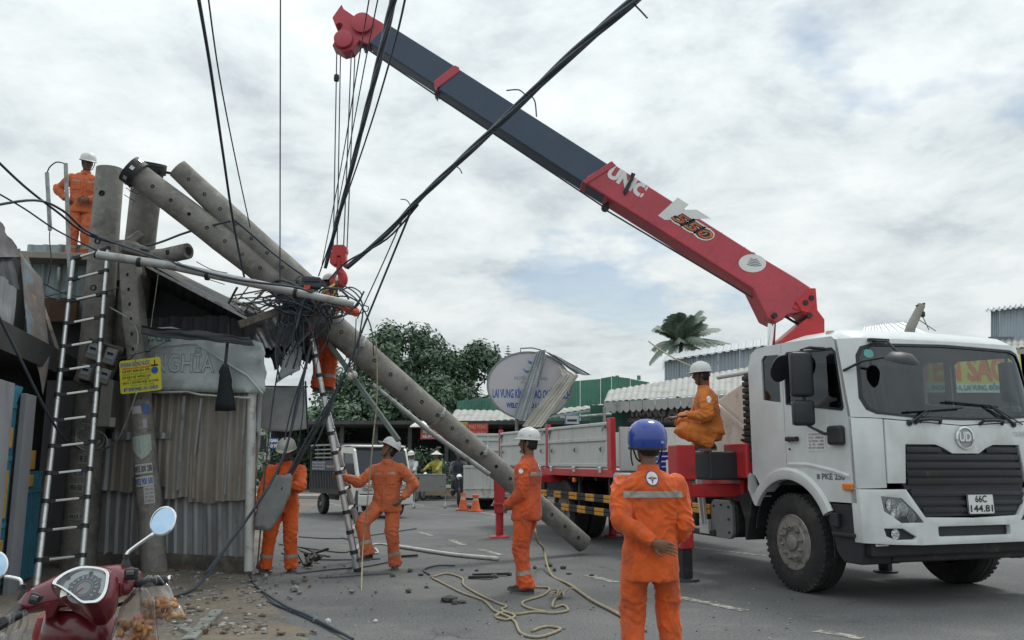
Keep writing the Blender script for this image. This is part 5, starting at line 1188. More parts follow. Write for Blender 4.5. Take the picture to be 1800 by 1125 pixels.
# ---- yellow well-drilling sign
sg = thing('yellow_sign', 'tilted yellow advertisement sign wired to the slim pole', 'sign', at(247, 690, 11.0))
c_ = at(247, 660, 10.98); R_ = Matrix.Rotation(radians(-6.5), 4, 'Y')
Ms = Matrix.Translation(c_) @ R_ @ frame(V((1, 0, 0)), V((0, 0, 1)), V((0, -1, 0)), V((0, 0, 0)))
yel = mat('sign_yellow', (0.56, 0.50, 0.035), 0.5, var=0.1, vs=3)
q = MB(); q.plate(rrect(-0.265, -0.215, 0.265, 0.215, 0.03), (), lambda x, y: Ms @ V((x, y, 0)), lambda x, y: Ms @ V((x, y, -0.006))); sgp = q.build('panel', yel, sg)
for s_, x_, y_, h_, w_, m_ in (('KHOAN GIẾNG NƯỚC', -0.06, 0.155, .075, .38, text_blue), ('CHUYÊN KHOAN GIẾNG CÔNG NGHIỆP', -0.05, 0.105, .03, .36, text_red), ('LẮP ĐẶT BƠM HỎA TIỄN', -0.05, 0.068, .036, .36, text_black), ('LẮP ĐẶT ĐƯỜNG ỐNG NƯỚC', -0.05, 0.028, .034, .36, text_green),
        ('LẮP ĐẶT HỆ THỐNG LỌC', -0.05, -0.012, .036, .37, text_black), ('SỬA CHỮA MÁY BƠM', -0.03, -0.048, .03, .28, text_green), ('BÙI A. 1 NGUYỄN HUỆ, LAI VUNG', 0.0, -0.083, .036, .45, text_black), ('PHỤC VỤ TẬN NƠI', 0.02, -0.12, .03, .3, text_green), ('ĐT 0939.PH02.118 / CHÍCH', 0.0, -0.17, .06, .44, text_blue)):
    text(s_, Ms @ Matrix.Translation((x_, y_, 0.003)), h_, m_, sgp, bold=0.001 if h_ < .05 else 0.002, width=w_)
q = MB(); q.box((0.185, 0.115, 0.004), (0.09, 0.02, 0.004), M=Ms); q.box((0.19, 0.15, 0.004), (0.012, 0.07, 0.004), M=Ms); q.build('drill_picture', text_black, sgp)
q = MB(); q.lathe([(0.045, 0), (0.045, 0.005)], 16, Ms @ Matrix.Translation((0.185, 0.05, 0.0))); q.build('water_picture', text_blue, sgp)
q = MB(); q.tube([at(205, 632, 11.05), at(258, 617, 11.05)], 0.006, 5); q.tube([at(258, 617, 11.05), at(300, 597, 11.2)], 0.005, 5); q.build('tie_wire', black_metal, sg)
q = MB(); q.lathe([(0, -.03), (.04, -.01), (.035, .03), (0, .04)], 9, Matrix.Translation(at(259, 616, 11.0))); q.build('knot', cable_m, sg)
# ------------------------------------------------------------------ cables, tangle, ropes and debris
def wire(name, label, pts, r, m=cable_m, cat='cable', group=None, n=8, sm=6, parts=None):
    P = [at(*p) if len(p) == 3 else V(p[:3]) for p in pts]
    P = smooth_path(P, sm) if sm else P
    q_ = MB(); q_.tube([p for p in P], r, n); o_ = q_.build(name, m, None, loc=tuple(P[-1]), smooth='all')
    return setp(o_, label, cat, group)
def bundle(name, label, pts, r, strands=4, turns=2.2, cat='cable'):
    P = smooth_path([at(*p) for p in pts], 10); t_ = thing(name, label, cat, P[-1])
    for s_ in range(strands):
        out = []
        for i, p in enumerate(P):
            d = (P[min(i + 1, len(P) - 1)] - P[max(i - 1, 0)]).normalized(); u, w = basis(d); a = 2 * pi * (s_ / strands + turns * i / len(P))
            out.append(p + (u * cos(a) + w * sin(a)) * r * 0.62)
        q_ = MB(); q_.tube(out, r * 0.50, 7); q_.build('strand', mat('cable_veil_blue', (0.07, 0.095, 0.13), 0.5, var=0.2), t_, smooth='all')  # veil haze over the black strands painted in as blue grey
    return t_
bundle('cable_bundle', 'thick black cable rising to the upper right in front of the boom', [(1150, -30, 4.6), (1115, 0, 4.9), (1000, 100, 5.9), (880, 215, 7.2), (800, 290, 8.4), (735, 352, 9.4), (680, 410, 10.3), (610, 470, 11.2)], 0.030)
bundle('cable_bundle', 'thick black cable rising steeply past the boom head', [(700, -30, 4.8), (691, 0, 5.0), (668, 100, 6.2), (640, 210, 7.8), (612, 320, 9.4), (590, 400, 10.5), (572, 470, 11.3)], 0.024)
wire('overhead_wire', 'black wire from the top left corner down to the poles', [(346, -20, 5.5), (370, 120, 6.8), (392, 270, 8.5), (410, 390, 10.0), (432, 500, 10.8)], 0.014)
wire('overhead_wire', 'thin wire just right of the black wire at upper left', [(364, -20, 5.8), (385, 130, 7.2), (414, 280, 8.8), (440, 400, 10.3)], 0.007)
wire('overhead_wire', 'thin upright line hanging left of the hook ropes', [(493, -20, 9.0), (492.5, 250, 10.0), (492, 580, 11.2)], 0.008)
wire('overhead_wire', 'faint thin wire left of the steep thick cable', [(652, -20, 6), (630, 110, 7.6), (600, 290, 9.5), (566, 465, 11.3)], 0.006)
wire('overhead_wire', 'second faint wire close along the steep thick cable', [(668, -20, 6), (642, 110, 7.6), (612, 270, 9.3), (575, 460, 11.3)], 0.006)
wire('overhead_wire', 'thin wire right of the steep thick cable', [(716, -20, 5.6), (690, 90, 6.8), (640, 255, 9.0), (560, 485, 11.3)], 0.009)
wire('drop_cable', 'dark cable dropping from the thick cable across the long pole', [(722, 372, 9.6), (690, 450, 10.2), (645, 560, 10.6), (600, 668, 10.8), (540, 770, 11.0), (470, 900, 11.0)], 0.014)
wire('drop_cable', 'thin cable beside the dark dropping cable', [(708, 384, 9.8), (670, 470, 10.4), (640, 535, 10.8), (628, 560, 10.9)], 0.008)
wire('drop_cable', 'cable lying just below the thick crossing cable near the hook', [(735, 360, 9.5), (680, 420, 10.2), (610, 460, 11.2), (578, 492, 11.3)], 0.012)
# tie-wire tails on the thick cable
for i, (pts, lab) in enumerate([([(925, 168, 6.6), (912, 158, 6.6), (890, 159, 6.6)], 'short wire tail left of the thick cable above the boom'), ([(930, 165, 6.6), (940, 178, 6.6), (943, 205, 6.6)], 'short curved wire tail hanging above the boom'), ([(1112, 5, 4.9), (1125, 18, 4.9), (1138, 32, 4.9)], 'short wire tail at the top of the thick cable'), ([(798, 290, 8.3), (808, 297, 8.3), (812, 305, 8.3)], 'tiny wire tail halfway along the thick cable'), ([(722, 362, 9.3), (715, 352, 9.3), (704, 350, 9.3)], 'tiny wire tail where the thick cable splits')]):
    wire('tie_wire', lab, pts, 0.006, cat='wire', n=5)
# wires to the left
wire('service_cable', 'twisted cable coming in from the left edge to the pole head', [(-30, 365, 9.5), (60, 352, 10.0), (110, 370, 10.6), (160, 410, 11.2), (250, 432, 11.2), (330, 408, 11.1), (405, 388, 10.8)], 0.016)
wire('service_cable', 'straight cable slanting down from the left edge over the ladder', [(-30, 258, 9.0), (40, 325, 9.8), (100, 372, 10.6), (160, 415, 11.3), (260, 440, 11.1)], 0.015)
wire('service_cable', 'thin cable below the others running left to the ladder top', [(-30, 325, 9.5), (40, 365, 10.2), (100, 405, 10.8), (170, 440, 11.3)], 0.011)
wire('service_cable', 'cable running along the pole heads into the tangle', [(160, 412, 11.3), (240, 440, 10.9), (330, 470, 10.6), (420, 492, 10.5), (520, 505, 10.6), (560, 520, 10.8)], 0.015)
wire('service_cable', 'slack cable over the upper fallen pole to the hook', [(410, 385, 10.6), (440, 410, 10.8), (480, 445, 11.0), (530, 482, 11.1), (556, 497, 11.1)], 0.014)
wire('service_cable', 'dark slanting cable in front of the house gate', [(-20, 520, 8.2), (40, 640, 8.8), (80, 720, 9.4), (112, 770, 10.4), (140, 790, 11.2)], 0.014)
wire('service_cable', 'sagging wire below the awning towards the pole', [(35, 470, 10.3), (80, 500, 10.8), (130, 520, 11.2), (200, 520, 11.3)], 0.009)
wire('service_cable', 'lower sagging wire below the awning towards the ladder', [(40, 500, 10.2), (80, 520, 10.8), (130, 530, 11.2), (210, 505, 11.2)], 0.008)
wire('service_cable', 'pale loop cable hanging right of the ladder', [(192, 540, 11.2), (225, 560, 11.1), (242, 585, 11.1), (238, 620, 11.0), (215, 640, 11.2)], 0.010, galv)
wire('service_cable', 'pale cable drooping from the yellow sign to the ladder', [(240, 690, 10.95), (228, 725, 11.0), (205, 775, 11.1), (175, 790, 11.3), (150, 782, 11.5)], 0.011, galv)
wire('service_cable', 'thin cord hanging from the pipe behind the yellow sign', [(279, 475, 10.8), (273, 520, 10.9), (266, 570, 11.0), (265, 605, 11.0)], 0.006, galv)
cc3 = thing('coiled_cable', 'loops of grey cable coiled low on the upright pole', 'cable', at(158, 768, 11.45))
for i in range(5):
    c_ = at(150 + i * 4, 758 + i * 5, 11.45); pts = [c_ + V((cos(t) * (.13 + .02 * i), -0.02 * i, sin(t) * (.10 + .015 * i))) for t in [0.3 * k + i for k in range(14)]]
    q = MB(); q.tube(pts, 0.009, 6); q.build('loop', galv, cc3, smooth='all')
for i, (p0, p1) in enumerate([((330, 470), (395, 500)), ((345, 460), (400, 480)), ((300, 455), (420, 500))]):
    wire('service_cable', ['lowest thin wire right of the broken stub', 'topmost thin wire right of the broken stub', 'long thin wire under the grey pipe'][i], [(*p0, 11.3), ((p0[0] + p1[0]) / 2, (p0[1] + p1[1]) / 2 + 4, 11.3), (*p1, 11.4)], 0.006, n=5)
# the tangle at the hook
tr_ = random.Random(3)
q = MB(); C0_ = at(556, 525, 11.2)
for i in range(52):
    c_ = C0_ + V((tr_.gauss(-.08, .19), tr_.gauss(0, .10), tr_.gauss(-0.05, .10)))
    a1 = tr_.uniform(0, 2 * pi); rx = tr_.uniform(.10, .34); rz = tr_.uniform(.04, .14); tl2 = tr_.uniform(-.7, .2); sp_ = tr_.uniform(3.0, 7.5); ph = tr_.uniform(0, 6)
    pts = []
    for k in range(15):
        t = ph + sp_ * k / 14; x_ = rx * cos(t); z_ = rz * sin(t) + .03 * noise.noise(V((i, k * .5, 0))); y_ = .12 * noise.noise(V((i * 2.2, k * .35, 3)))
        pts.append(c_ + V((x_ * cos(tl2) - z_ * sin(tl2), y_, x_ * sin(tl2) * .6 + z_ * cos(tl2))))
    q.tube(pts, tr_.choice([.006, .008, .011, .015]), 5)
for i in range(36):      # wires hanging under it
    c_ = at(tr_.uniform(498, 568), tr_.uniform(525, 570), tr_.uniform(11.0, 11.5)); l_ = tr_.uniform(.25, .8)
    q.tube(smooth_path([c_, c_ + V((tr_.uniform(-.12, .12), 0, -l_ * .5)), c_ + V((tr_.uniform(-.12, .12), tr_.uniform(-.1, .1), -l_))], 4), tr_.choice([.006, .009, .013]), 5)
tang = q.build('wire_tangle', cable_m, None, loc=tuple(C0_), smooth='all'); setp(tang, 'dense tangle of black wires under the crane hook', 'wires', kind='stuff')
for i, (pts, r, lab) in enumerate([
    ([(600, 500, 11.3), (625, 515, 11.2), (638, 540, 11.2), (632, 590, 11.2), (628, 640, 11.2)], .010, 'looped wire falling just right of the hook'),
    ([(598, 506, 11.3), (630, 530, 11.1), (652, 575, 11.1), (657, 625, 11.1)], .009, 'outermost looped wire right of the hook'),
    ([(590, 520, 11.2), (615, 545, 11.2), (636, 520, 11.2), (618, 505, 11.2), (596, 512, 11.2)], .010, 'small closed wire loop right of the hook'),
    ([(585, 560, 11.1), (610, 552, 11.1), (630, 530, 11.1), (640, 512, 11.1)], .012, 'curled wire crossing the pale pipe end'),
    ([(626, 560, 11.2), (624, 610, 11.2), (622, 650, 11.2)], .007, 'short upright wire right of the long pole'),
    ([(548, 500, 11.1), (530, 540, 11.0), (520, 580, 10.9)], .014, 'dark wire dangling left of the black fuse box')]):
    wire('loose_wire', lab, pts, r, cat='wire', n=6)
fb = thing('fuse_box', 'small black junction box in the tangle left of the hook', 'box', at(548, 503, 11.0))
q = MB(); q.box(at(548, 497, 11.0), (0.24, 0.14, 0.15), R=Matrix.Rotation(0.1, 3, 'Y')); q.build('case', mat('box_slate', (0.035, 0.045, 0.06), 0.5), fb, bev=0.02)
q = MB(); q.box(at(548, 492, 10.92), (0.22, 0.02, 0.05)); q.build('lid', black_plastic, fb, bev=0.006)
q = MB(); q.box(at(540, 505, 10.92), (0.08, 0.03, 0.05)); q.build('seal', text_red, fb)
st_ = thing('yellow_sling', 'yellow webbing sling under the crane hook', 'sling', at(582, 508, 11.2))
q = MB(); q.tube(smooth_path([at(590, 498, 11.35), at(580, 505, 11.15), at(566, 516, 11.1), at(556, 540, 11.2)], 5), 0.03, 8, sq=0.4); q.tube(smooth_path([at(590, 498, 11.4), at(590, 515, 11.2), at(584, 528, 11.15)], 5), 0.03, 8, sq=0.4); q.build('strap', mat('sling_yellow', (0.42, 0.33, 0.10), 0.8, var=0.2), st_, smooth='all')
ch = thing('lifting_chain', 'dark chain wrapped from the hook round the long pole', 'chain', at(585, 570, 11.1))
cp = [at(592, 500, 11.3), at(590, 530, 11.1), at(584, 556, 11.0), at(574, 585, 11.0), at(560, 600, 11.2)]
for i, p in enumerate(smooth_path(cp, 6)):
    d_ = V((0.2, 0, -1)).normalized(); M_ = Matrix.Translation(p) @ Matrix.Rotation((i % 2) * pi / 2 + 0.4, 4, 'Z') @ Matrix.Rotation(0.2, 4, 'Y')
    q = MB(); q.tube([M_ @ V((0.022 * cos(t), 0, 0.035 * sin(t))) for t in [2 * pi * k / 10 for k in range(11)]], 0.009, 5); q.build('link', black_metal, ch)
# cables hanging down beside the shack
for i, (pts, r, lab) in enumerate([
    ([(548, 600, 11.2), (530, 680, 11.1), (505, 780, 11.0), (470, 860, 10.8), (400, 960, 10.4), (350, 1028, 9.75), (300, 1050, 9.0)], .014, 'thick black cable falling past the post to the rubble'),
    ([(545, 610, 11.2), (522, 700, 11.1), (500, 800, 11.0), (455, 880, 10.7), (420, 930, 10.4), (360, 1010, 9.9)], .012, 'thin black cable beside the thick one falling to the rubble'),
    ([(490, 640, 11.2), (478, 720, 11.2), (466, 830, 11.1), (458, 930, 11.0), (452, 1000, 11.0)], .010, 'nearly upright cable just right of the white post'),
    ([(538, 640, 11.2), (512, 720, 11.2), (495, 800, 11.2), (484, 860, 11.3)], .010, 'cable dropping behind the stooping worker'),
    ([(534, 660, 11.3), (532, 730, 11.3), (520, 800, 11.3)], .008, 'short cable hanging left of the edge-on ladder'),
    ([(600, 655, 11.1), (588, 700, 11.1), (560, 770, 11.1), (540, 800, 11.2)], .012, 'dark hose curling down left of the steel bar')]):
    wire('hanging_cable', lab, pts, r, n=7)
pl_ = thing('dark_pole_end', 'dark slanting timber between the ladder and the stooping worker', 'timber', at(520, 800, 11.25))
q = MB(); q.bar(at(588, 700, 11.3), at(495, 862, 11.0), 0.045, 0.045); q.build('beam', black_metal, pl_, bev=0.01)
# ropes
def ground_path(pxs, z=0.02): return [gr(px, py) + V((0, 0, z)) for px, py in pxs]
def grope(name, label, pxs, r, m=rope_m, cat='rope', z=None):
    P = smooth_path(ground_path(pxs, z or r), 6); q_ = MB(); q_.tube(P, r, 7); o_ = q_.build(name, m, None, loc=tuple(P[0]), smooth='all'); return setp(o_, label, cat)
grope('ground_rope', 'tan rope lying in long loops on the road before the workers', [(760, 1018), (790, 1033), (812, 1044), (850, 1058), (868, 1075), (890, 1085), (905, 1095), (915, 1115), (940, 1123), (965, 1118), (985, 1108), (960, 1104), (935, 1112)], 0.0125)
grope('ground_rope', 'second strand of the tan rope coil on the road', [(760, 1016), (785, 1010), (812, 1018), (815, 1030), (840, 1046), (875, 1062), (890, 1068), (882, 1074), (905, 1082), (940, 1078), (975, 1080), (998, 1075), (990, 1066), (972, 1070), (975, 1056), (990, 1050)], 0.0125)
grope('ground_rope', 'tan rope strand running up to the standing worker', [(938, 1034), (965, 1036), (955, 1048), (920, 1060), (926, 1070), (960, 1078)], 0.0125)
grope('ground_rope', 'inner loop of the tan rope coil nearest the camera', [(870, 1086), (885, 1078), (905, 1085), (890, 1092), (872, 1088)], 0.0125)
P = [at(939, 922, 10.2), at(944, 950, 10.2), gr(955, 998) + V((0, 0, 0.25)), gr(968, 1012) + V((0, 0, .02)), gr(1000, 1030) + V((0, 0, .02)), gr(1040, 1058) + V((0, 0, .02)), gr(1085, 1082) + V((0, 0, .02)), gr(1135, 1112) + V((0, 0, .02))]
q = MB(); q.tube(smooth_path(P, 6), 0.016, 7); o_ = q.build('ground_rope', rope_m, None, loc=tuple(P[-1]), smooth='all'); setp(o_, 'tan rope from behind the profile worker to the blue helmet worker', 'rope')
for i, (x_, y_, lab) in enumerate([(988, 1052, 'frayed knot of tan rope on the road')]):
    q = MB(); c_ = gr(x_, y_)
    for k in range(16): d_ = V((tr_.uniform(-1, 1), tr_.uniform(-1, 1), tr_.uniform(0, .5))) * .14; q.tube(smooth_path([c_ + V((0, 0, .03)), c_ + d_ * .5 + V((0, 0, .06)), c_ + d_ + V((0, 0, .02))], 3), .008, 5)
    o_ = q.build('rope_knot', rope_m, None, loc=tuple(c_)); setp(o_, lab, 'rope')
P = [at(638, 700, 11.0)] ; 
wire('hand_line', 'pale line hanging down in front of the worker at the ladder', [(661, 600, 10.9), (663, 690, 10.9), (655, 780, 10.9), (646, 880, 10.9), (638, 960, 10.95), (635, 1046, 9.75)], 0.009, rope_m, 'rope')
grope('conduit', 'pale straight conduit lying on the road beside the rope', [(690, 962), (740, 970), (800, 979), (876, 986)], 0.03, white_pipe, 'conduit')
grope('conduit', 'bent end of pale conduit by the worker at the ladder', [(690, 962), (672, 958), (652, 960), (648, 972), (664, 974), (660, 966)], 0.016, white_pipe, 'conduit')
for i, (pxs, lab) in enumerate([([(525, 945), (600, 948), (680, 938), (732, 930)], 'long black cable crossing the road behind the ladder'), ([(490, 958), (560, 968), (610, 972), (622, 955), (600, 946)], 'black cable loop on the road near the ladder foot'), ([(540, 985), (590, 986), (640, 985), (668, 984)], 'black cable along the road at the ladder foot'), ([(520, 1010), (580, 1003), (640, 998), (690, 988)], 'black cable in front of the ladder foot'), ([(560, 1018), (600, 1016), (650, 1012), (690, 1010)], 'thin rod lying in front of the ladder'),
        ([(470, 1060), (520, 1080), (560, 1098), (600, 1115)], 'black cable curving over gravel at the bottom'), ([(505, 955), (535, 972), (580, 980)], 'short black cable behind the stooping worker'), ([(755, 1012), (745, 1003), (768, 996), (800, 996)], 'thin dark twig of wire above the rope loops')]):
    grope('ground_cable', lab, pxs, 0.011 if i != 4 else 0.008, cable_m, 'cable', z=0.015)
# chunks of broken concrete and fittings on the road
chunk_m = mat('debris_dark', (0.07, 0.066, 0.06), 0.9, var=0.3, vs=12)
def chunk(c_, s_, seed, m):
    bm_ = bmesh.new(); bmesh.ops.create_icosphere(bm_, subdivisions=1, radius=1)
    r_ = random.Random(seed); sc = V((r_.uniform(.6, 1.4), r_.uniform(.6, 1.3), r_.uniform(.4, .8)))
    vs = [V((v.co.x * sc.x, v.co.y * sc.y, v.co.z * sc.z)) * s_ * r_.uniform(.75, 1.25) for v in bm_.verts]; fs = [[v.index for v in f.verts] for f in bm_.faces]; bm_.free()
    return [c_ + v for v in vs], fs
for i, (px, py, s_) in enumerate([(790, 1058, .07), (800, 1062, .05), (812, 1060, .04), (718, 1042, .05), (750, 1034, .035), (690, 1014, .04), (740, 1012, .035), (720, 1006, .05), (838, 1004, .035), (812, 1003, .03), (870, 1016, .05), (895, 1012, .04), (990, 1000, .05), (940, 1000, .04), (975, 1004, .04), (1040, 1013, .03), (660, 1094, .03), (577, 1094, .03), (520, 1030, .06), (555, 985, .06), (540, 992, .05), (575, 1016, .03), (1000, 1010, .03), (965, 996, .05)]):
    q = MB(); c_ = gr(px, py); q.add(*chunk(c_ + V((0, 0, s_ * .4)), s_, i, chunk_m)); o_ = q.build('concrete_chunk', chunk_m if i not in (16, 17) else paper, None, loc=tuple(c_)); setp(o_, 'small dark lump of debris scattered on the asphalt', 'debris', 'debris lumps on the road')
for i, (px, py, l_, a_, lab) in enumerate([(862, 1013, .45, .05, 'flat dark steel strip left of the profile worker'), (845, 1018, .3, -.2, 'short dark strip near the rope loops'), (720, 980, .25, .1, 'little dark strip on the road by the conduit')]):
    q = MB(); c_ = gr(px, py); d_ = V((cos(a_), sin(a_), 0)); q.bar(c_ - d_ * l_ / 2 + V((0, 0, .02)), c_ + d_ * l_ / 2 + V((0, 0, .03)), .05, .03); o_ = q.build('steel_strip', black_metal, None, loc=tuple(c_)); setp(o_, lab, 'strip')
# rubble on the shoulder and grit on the road
q = MB(); rr = random.Random(11)
for i in range(1700):
    px = rr.uniform(290, 560) if i % 3 else rr.uniform(300, 720); py = rr.uniform(990, 1120)
    if px > 470 and rr.random() < .75: continue
    if px > 470 and py > 1060 and rr.random() < .65: continue
    c_ = gr(px, py); s_ = 0.008 + 0.03 * rr.random() ** 4 + (0.035 if rr.random() < .004 else 0)
    q.cur = 0 if rr.random() < .5 else (1 if rr.random() < .7 else 2)
    q.add(*chunk(c_ + V((0, 0, s_ * .4 + 0.012)), s_, i, None))
rub = q.build('rubble', [mat('rubble_grey', (0.17, 0.165, 0.155), 0.9, var=0.3, vs=20), mat('rubble_brown', (0.12, 0.095, 0.07), 0.95, var=0.3, vs=20), mat('rubble_pale', (0.33, 0.32, 0.30), 0.9, var=0.2, vs=20)]); setp(rub, 'loose rubble and grit on the shoulder beside the shack', 'rubble', kind='stuff')
q = MB()
for i in range(420):
    px = rr.uniform(560, 1400); py = rr.uniform(960, 1124); c_ = gr(px, py); s_ = 0.004 + 0.010 * rr.random() ** 3
    q.cur = 0 if rr.random() < .6 else 1; q.add(*chunk(c_ + V((0, 0, s_ * .4)), s_, i, None))
gt_ = q.build('road_grit', [chunk_m, MATS['rubble_pale']]); setp(gt_, 'fine grit strewn over the asphalt', 'grit', kind='stuff')
dp_ = thing('debris_heap', 'dark heap of broken fittings at the stooping worker feet', 'debris', gr(540, 992))
for i in range(16):
    c_ = gr(rr.uniform(505, 560), rr.uniform(975, 1000)); d_ = V((rr.uniform(-1, 1), rr.uniform(-1, 1), rr.uniform(0, .8))).normalized() * rr.uniform(.1, .3)
    q = MB(); q.bar(c_ + V((0, 0, .03)), c_ + d_ + V((0, 0, .03)), rr.uniform(.02, .07), rr.uniform(.015, .05)); q.build('piece', black_metal if i % 3 else chunk_m, dp_)
# galvanised channel and rod lying by the scooter
gc = thing('galvanised_channel', 'galvanised steel channel lying on the dirt by the snack bag', 'channel', gr(360, 1100))
a_ = gr(330, 1135) + V((0, 0, .05)); c_ = gr(382, 1082) + V((0, 0, .05)); q = MB(); q.bar(a_, c_, 0.10, 0.012); d_ = (c_ - a_).normalized(); s_ = V((d_.y, -d_.x, 0))
q.bar(a_ + s_ * .047 - V((0, 0, .03)), c_ + s_ * .047 - V((0, 0, .03)), 0.010, 0.06); q.bar(a_ - s_ * .047 - V((0, 0, .03)), c_ - s_ * .047 - V((0, 0, .03)), 0.010, 0.06); q.build('channel', galv, gc, bev=0.002)
for t in (.2, .45, .7, .9):
    q = MB(); p_ = a_.lerp(c_, t) + V((0, 0, .007)); q.lathe([(0.012, 0), (0.012, 0.002)], 10, Matrix.Translation(p_)); q.build('hole', hole_m, gc)
q = MB(); a_ = gr(312, 1108) + V((0, 0, .03)); c_ = gr(345, 1122) + V((0, 0, .03)); q.bar(a_, c_, 0.07, 0.03); o_ = q.build('steel_bracket', galv, None, loc=tuple(a_)); setp(o_, 'short steel bracket beside the galvanised channel', 'bracket')
grope('ground_cable', 'black cable running over the dirt from the white post to the bottom edge', [(440, 1012), (450, 1035), (500, 1070), (545, 1090), (620, 1130)], 0.013, cable_m, 'cable', z=0.03)
grope('rusty_rod', 'rusty thin rod on the dirt right of the scooter', [(300, 1096), (340, 1088), (400, 1092), (470, 1098)], 0.009, rust, 'rod')
# ------------------------------------------------------------------ red scooter with snack bags
sc_red = mat('scooter_red', (0.125, 0.008, 0.016), 0.28, var=0.1, vs=5, coat=0.4, c2=(0.15, 0.012, 0.02), s2=3, t2=0.58)
SYD = 3.55
sco = thing('red_scooter', 'dark red scooter with round mirrors seen from the rider seat', 'scooter', (at(140, 1060, SYD).x, SYD, 0))
def sp(px, py, d=0.0): return at(px, py, SYD + d)
def lathe_between(name, m, a_, c_, prof, n=16, par=sco):
    d_ = (c_ - a_); z_ = d_.normalized(); x_, y_ = basis(z_); l_ = d_.length
    q_ = MB(); q_.lathe([(r_, t * l_) for r_, t in prof], n, frame(x_, y_, z_, a_)); return q_.build(name, m, par, smooth=True)
# handlebar cowl: sections across from the left tip to the right tip
secs = [(38, 1064, .035, .040), (52, 1056, .050, .055), (75, 1048, .058, .075), (100, 1039, .064, .080), (128, 1032, .070, .085), (155, 1030, .070, .085), (180, 1026, .068, .080), (205, 1021, .062, .080), (225, 1022, .052, .062), (240, 1024, .040, .050)]
rings = []
for px, py, h_, dep in secs:
    c_ = sp(px, py); ring = []
    for i in range(22):
        t = 2 * pi * i / 22; e_ = 0.72
        x_ = abs(cos(t)) ** e_ * (1 if cos(t) > 0 else -1); z_ = abs(sin(t)) ** e_ * (1 if sin(t) > 0 else -1)
        ring.append(c_ + V((0, x_ * dep + 0.35 * z_ * h_, z_ * h_)))
    rings.append(ring)
q = MB(); q.loft(rings); cowl = q.build('handlebar_cowl', sc_red, sco, smooth='all')
# dash: heart-shaped frame tipped towards the rider
hb = [(360, 770), (372, 745), (430, 700), (500, 668), (560, 655), (640, 660), (695, 672), (722, 695), (722, 740), (712, 800), (690, 850), (650, 885), (600, 892), (545, 888), (470, 830), (400, 785)]
hb = [(x_ / 3.75, 825 + y_ / 3.75) for x_, y_ in hb]
hc = (sum(p[0] for p in hb) / len(hb), sum(p[1] for p in hb) / len(hb))
cD = sp(*hc, -0.20); nD = V((0.0, -0.80, 0.60)).normalized(); xD = V((1, 0, 0)); yD = nD.cross(xD).normalized()
def dpt(px, py):
    r_ = (at(px, py, 1.0) - V((0, 0, CAMH))); o_ = V((0, 0, CAMH)); t = (cD - o_).dot(nD) / r_.dot(nD); p = o_ + r_ * t - cD; return (p.dot(xD), p.dot(yD))
hb2 = smooth_path([V((*dpt(*p), 0)) for p in hb] + [V((*dpt(*hb[0]), 0))], 3); hb2 = [(p.x, p.y) for p in hb2[:-1]]
def dmap(x_, y_, h_=0.0): return cD + xD * x_ + yD * y_ + nD * h_
sc_ = lambda k: [(x_ * k, y_ * k) for x_, y_ in hb2]
q = MB(); q.plate(sc_(1.03), [sc_(0.90)], lambda x, y: dmap(x, y, 0.018), lambda x, y: dmap(x, y, -0.05)); q.build('dash_bezel', chrome, sco, bev=0.005, smooth=True)
q = MB(); q.plate(sc_(0.91), (), lambda x, y: dmap(x, y, 0.0), lambda x, y: dmap(x, y, -0.03)); dash_f = q.build('dash_face', mat('dash_grey', (0.19, 0.195, 0.20), 0.45, var=0.1), sco)
gc2 = dpt(148, 1036)
def disc(name, m, r0, r1, h_, par=dash_f, a0=0, a1=360, c=gc2):
    q_ = MB(); n_ = 40; o_ = [(c[0] + r1 * cos(radians(a0 + (a1 - a0) * i / n_)), c[1] + r1 * sin(radians(a0 + (a1 - a0) * i / n_))) for i in range(n_ + (0 if a1 - a0 == 360 else 1))]
    if r0 <= 0: q_.add([dmap(*p, h_) for p in o_], [tuple(range(len(o_)))])
    else:
        i_ = [(c[0] + (p[0] - c[0]) * r0 / r1, c[1] + (p[1] - c[1]) * r0 / r1) for p in o_]; n2 = len(o_); pts = [dmap(*p, h_) for p in o_] + [dmap(*p, h_) for p in i_]
        q_.add(pts, [(i, (i + 1) % n2, n2 + (i + 1) % n2, n2 + i) for i in range(n2 if a1 - a0 == 360 else n2 - 1)])
    return q_.build(name, m, par)
disc('dial_ring', text_white, 0.060, 0.084, 0.004, a0=-15, a1=205); disc('speedometer', mat('dial_grey', (0.13, 0.135, 0.145), 0.4), 0, 0.060, 0.005); disc('dial_ring', mat('dial_pale', (0.36, 0.37, 0.37), 0.4), 0.030, 0.034, 0.008); disc('dial_hub', mat('dial_pale2', (0.42, 0.42, 0.40), 0.4), 0, 0.026, 0.008)
for i in range(13):
    t = radians(215 - i * 20.8); q = MB(); c_ = dmap(gc2[0] + .047 * cos(t), gc2[1] + .047 * sin(t), .008); q.bar(c_ - (xD * cos(t) + yD * sin(t)) * .006, c_ + (xD * cos(t) + yD * sin(t)) * .006, .004, .002, up=nD); q.build('dial_mark', text_white, dash_f)
for (px, py, r_, m_) in ((121, 1018, .008, text_black), (161, 1009, .008, text_black), (127, 1029, .009, text_grey), (175, 1021, .009, text_grey)):
    disc('warning_lamp', m_, 0, r_, .007, c=dpt(px, py))
q = MB(); q.bar(dmap(*gc2, .012), dmap(gc2[0] - .03, gc2[1] - .03, .012), .004, .002, up=nD); q.build('needle', text_red, dash_f)
q = MB(); q.plate(sc_(0.9), (), lambda x, y: dmap(x, y, 0.016)); q.build('dash_lens', glass('dash_glass', (0.93, 0.94, 0.95), 0.04, 0.06), sco)
